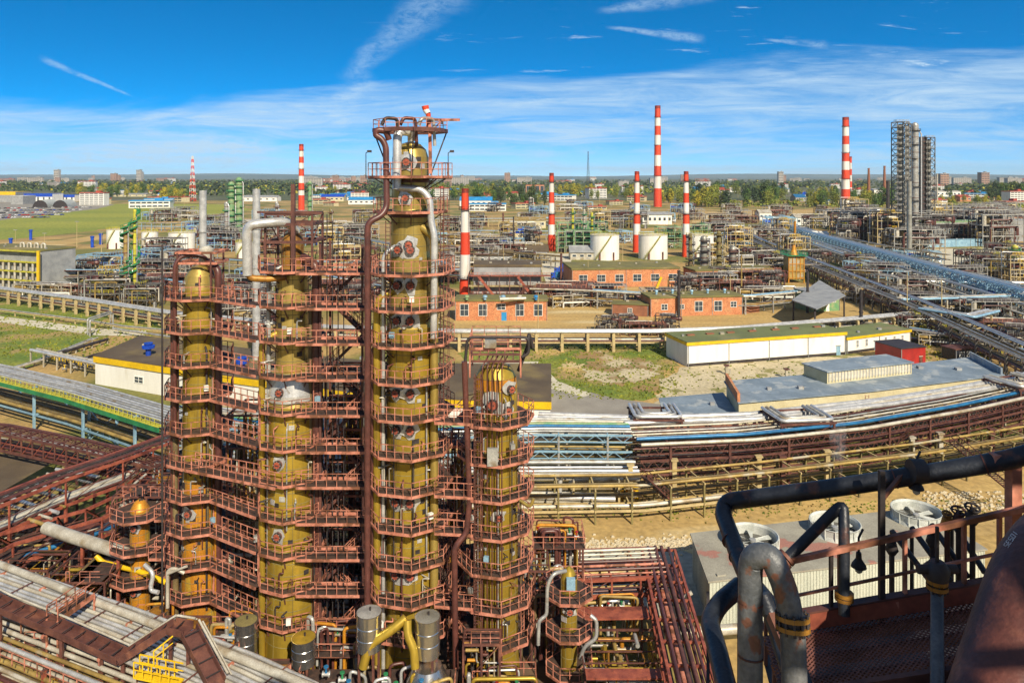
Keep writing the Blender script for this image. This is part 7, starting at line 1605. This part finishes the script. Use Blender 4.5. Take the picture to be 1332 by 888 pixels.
# sky looked up higher than the true elevation: the deep polarised blue of the photograph
cb=nd('ShaderNodeCombineXYZ'); L.new(X_,cb.inputs[0]); L.new(Y_,cb.inputs[1]); L.new(math_('ADD',math_('MULTIPLY',Z_,SKYZ),SKYO),cb.inputs[2])
nm=nd('ShaderNodeVectorMath',operation='NORMALIZE'); L.new(cb.outputs[0],nm.inputs[0])
sk=nd('ShaderNodeTexSky',sky_type='NISHITA'); sk.sun_disc=False; sk.sun_elevation=el; sk.sun_rotation=math.atan2(sd.x,sd.y); sk.air_density=1.0; sk.dust_density=.3; sk.ozone_density=2.5
L.new(nm.outputs[0],sk.inputs[0])
hs=nd('ShaderNodeHueSaturation'); hs.inputs['Saturation'].default_value=SKYSAT; hs.inputs['Hue'].default_value=SKYHUE; hs.inputs['Value'].default_value=SKYVAL; L.new(sk.outputs[0],hs.inputs['Color'])
# clouds: plane projection stretched sideways
yy=math_('MAXIMUM',math_('ABSOLUTE',Y_),.05); u=math_('DIVIDE',X_,yy); v=math_('DIVIDE',Z_,yy)
def noise(su,sv,ou,scale,detail=8,rough=.6,dist=.4):
    c=nd('ShaderNodeCombineXYZ'); L.new(math_('ADD',math_('MULTIPLY',u,su),ou),c.inputs[0]); L.new(math_('MULTIPLY',v,sv),c.inputs[1]); n=nd('ShaderNodeTexNoise'); n.inputs['Scale'].default_value=scale; n.inputs['Detail'].default_value=detail; n.inputs['Roughness'].default_value=rough; n.inputs['Distortion'].default_value=dist; L.new(c.outputs[0],n.inputs['Vector']); return n.outputs['Fac']
def rng(x,a,b,c=0,d=1):
    m=nd('ShaderNodeMapRange',interpolation_type='SMOOTHSTEP'); L.new(x,m.inputs[0])
    for i,q in enumerate((a,b,c,d)): m.inputs[i+1].default_value=q
    return m.outputs[0]
n1=noise(1.2,7,3.1,2.2); n2=noise(3,26,8.7,2.,8,.7,.8)
edge=math_('ADD',v,math_('MULTIPLY',math_('SUBTRACT',n1,.5),.12))
edge=math_('ADD',edge,math_('MULTIPLY',math_('SUBTRACT',.1,u),.055))
veil=math_('MULTIPLY',rng(edge,.15,.115),rng(v,.0,.05,.85,1))
veil=math_('MULTIPLY',veil,rng(n2,.25,.75,.25,.95))
# thin bluer gaps near the horizon
gap=noise(.8,22,1.7,2.6,6,.55,.3); veil=math_('MULTIPLY',veil,rng(gap,.34,.6,.62,1))
small=math_('MULTIPLY',rng(noise(5,42,4.4,1.6,8,.65,.5),.6,.76),math_('MULTIPLY',rng(v,.12,.15),rng(u,-.25,.1)))
def streak(p0,p1,wd,amp,seed):
    (x0,y0),(x1,y1)=[((a-HX)/F,(HY-b)/F) for a,b in(p0,p1)]; dx,dy=x1-x0,y1-y0; l=math.hypot(dx,dy); dx/=l;dy/=l
    uu=math_('SUBTRACT',u,x0); vv=math_('SUBTRACT',v,y0); al=math_('DIVIDE',math_('ADD',math_('MULTIPLY',uu,dx),math_('MULTIPLY',vv,dy)),l); pe=math_('ABSOLUTE',math_('ADD',math_('SUBTRACT',math_('MULTIPLY',vv,dx),math_('MULTIPLY',uu,dy)),math_('MULTIPLY',math_('SUBTRACT',noise(6,9,seed,1.5),.5),wd*1.6)))
    wdn=math_('MULTIPLY',rng(al,-.1,1.,.5,1.3),wd)
    k=nd('ShaderNodeMapRange',interpolation_type='SMOOTHSTEP'); L.new(math_('DIVIDE',pe,wdn),k.inputs[0]); k.inputs[1].default_value=1; k.inputs[2].default_value=.1; k.inputs[3].default_value=0; k.inputs[4].default_value=amp
    return math_('MULTIPLY',math_('MULTIPLY',k.outputs[0],math_('MULTIPLY',rng(al,-.15,.1),rng(al,1.15,.95))),rng(noise(14,30,seed+2,3,8,.75),.3,.65,.1,1))
tot=math_('ADD',veil,small)
for s in(((455,95),(585,-15),.035,.34,1.1),((165,122),(62,80),.005,.4,2.2),((790,12),(920,-8),.014,.4,3.3),((800,38),(905,50),.007,.5,4.4),((480,100),(430,150),.03,.25,5.5),((1000,52),(1070,58),.006,.4,6.6),((-20,215),(330,190),.02,.4,7.7)): tot=math_('ADD',tot,streak(*s))
tot=math_('MINIMUM',tot,.92)
# unseen pale veil added overhead and behind the viewer to whiten the fill
over=math_('MAXIMUM',rng(Z_,.3,.65),rng(Y_,.15,-.3)); over=math_('MULTIPLY',over,.72)
mx=nd('ShaderNodeMix',data_type='RGBA'); L.new(tot,mx.inputs[0]); L.new(hs.outputs[0],mx.inputs[6]); mx.inputs[7].default_value=(CLOUD[0],CLOUD[1],CLOUD[2],1); mx2=nd('ShaderNodeMix',data_type='RGBA'); L.new(over,mx2.inputs[0]); L.new(mx.outputs[2],mx2.inputs[6]); mx2.inputs[7].default_value=(1.5,1.65,1.9,1); L.new(mx2.outputs[2],bg.inputs[0]); bg.inputs[1].default_value=.10
S.view_settings.view_transform='Standard'; S.view_settings.look='None'; S.view_settings.exposure=EXPO; S.view_settings.gamma=1; S.view_settings.use_curve_mapping=False
S.render.engine='CYCLES'; cy=S.cycles; cy.use_denoising=True; cy.max_bounces=5; cy.diffuse_bounces=3; cy.glossy_bounces=3; cy.volume_bounces=0; cy.transparent_max_bounces=24; cy.use_adaptive_sampling=True; cy.adaptive_threshold=.02
try: cy.denoiser='OPENIMAGEDENOISE'
except Exception: pass
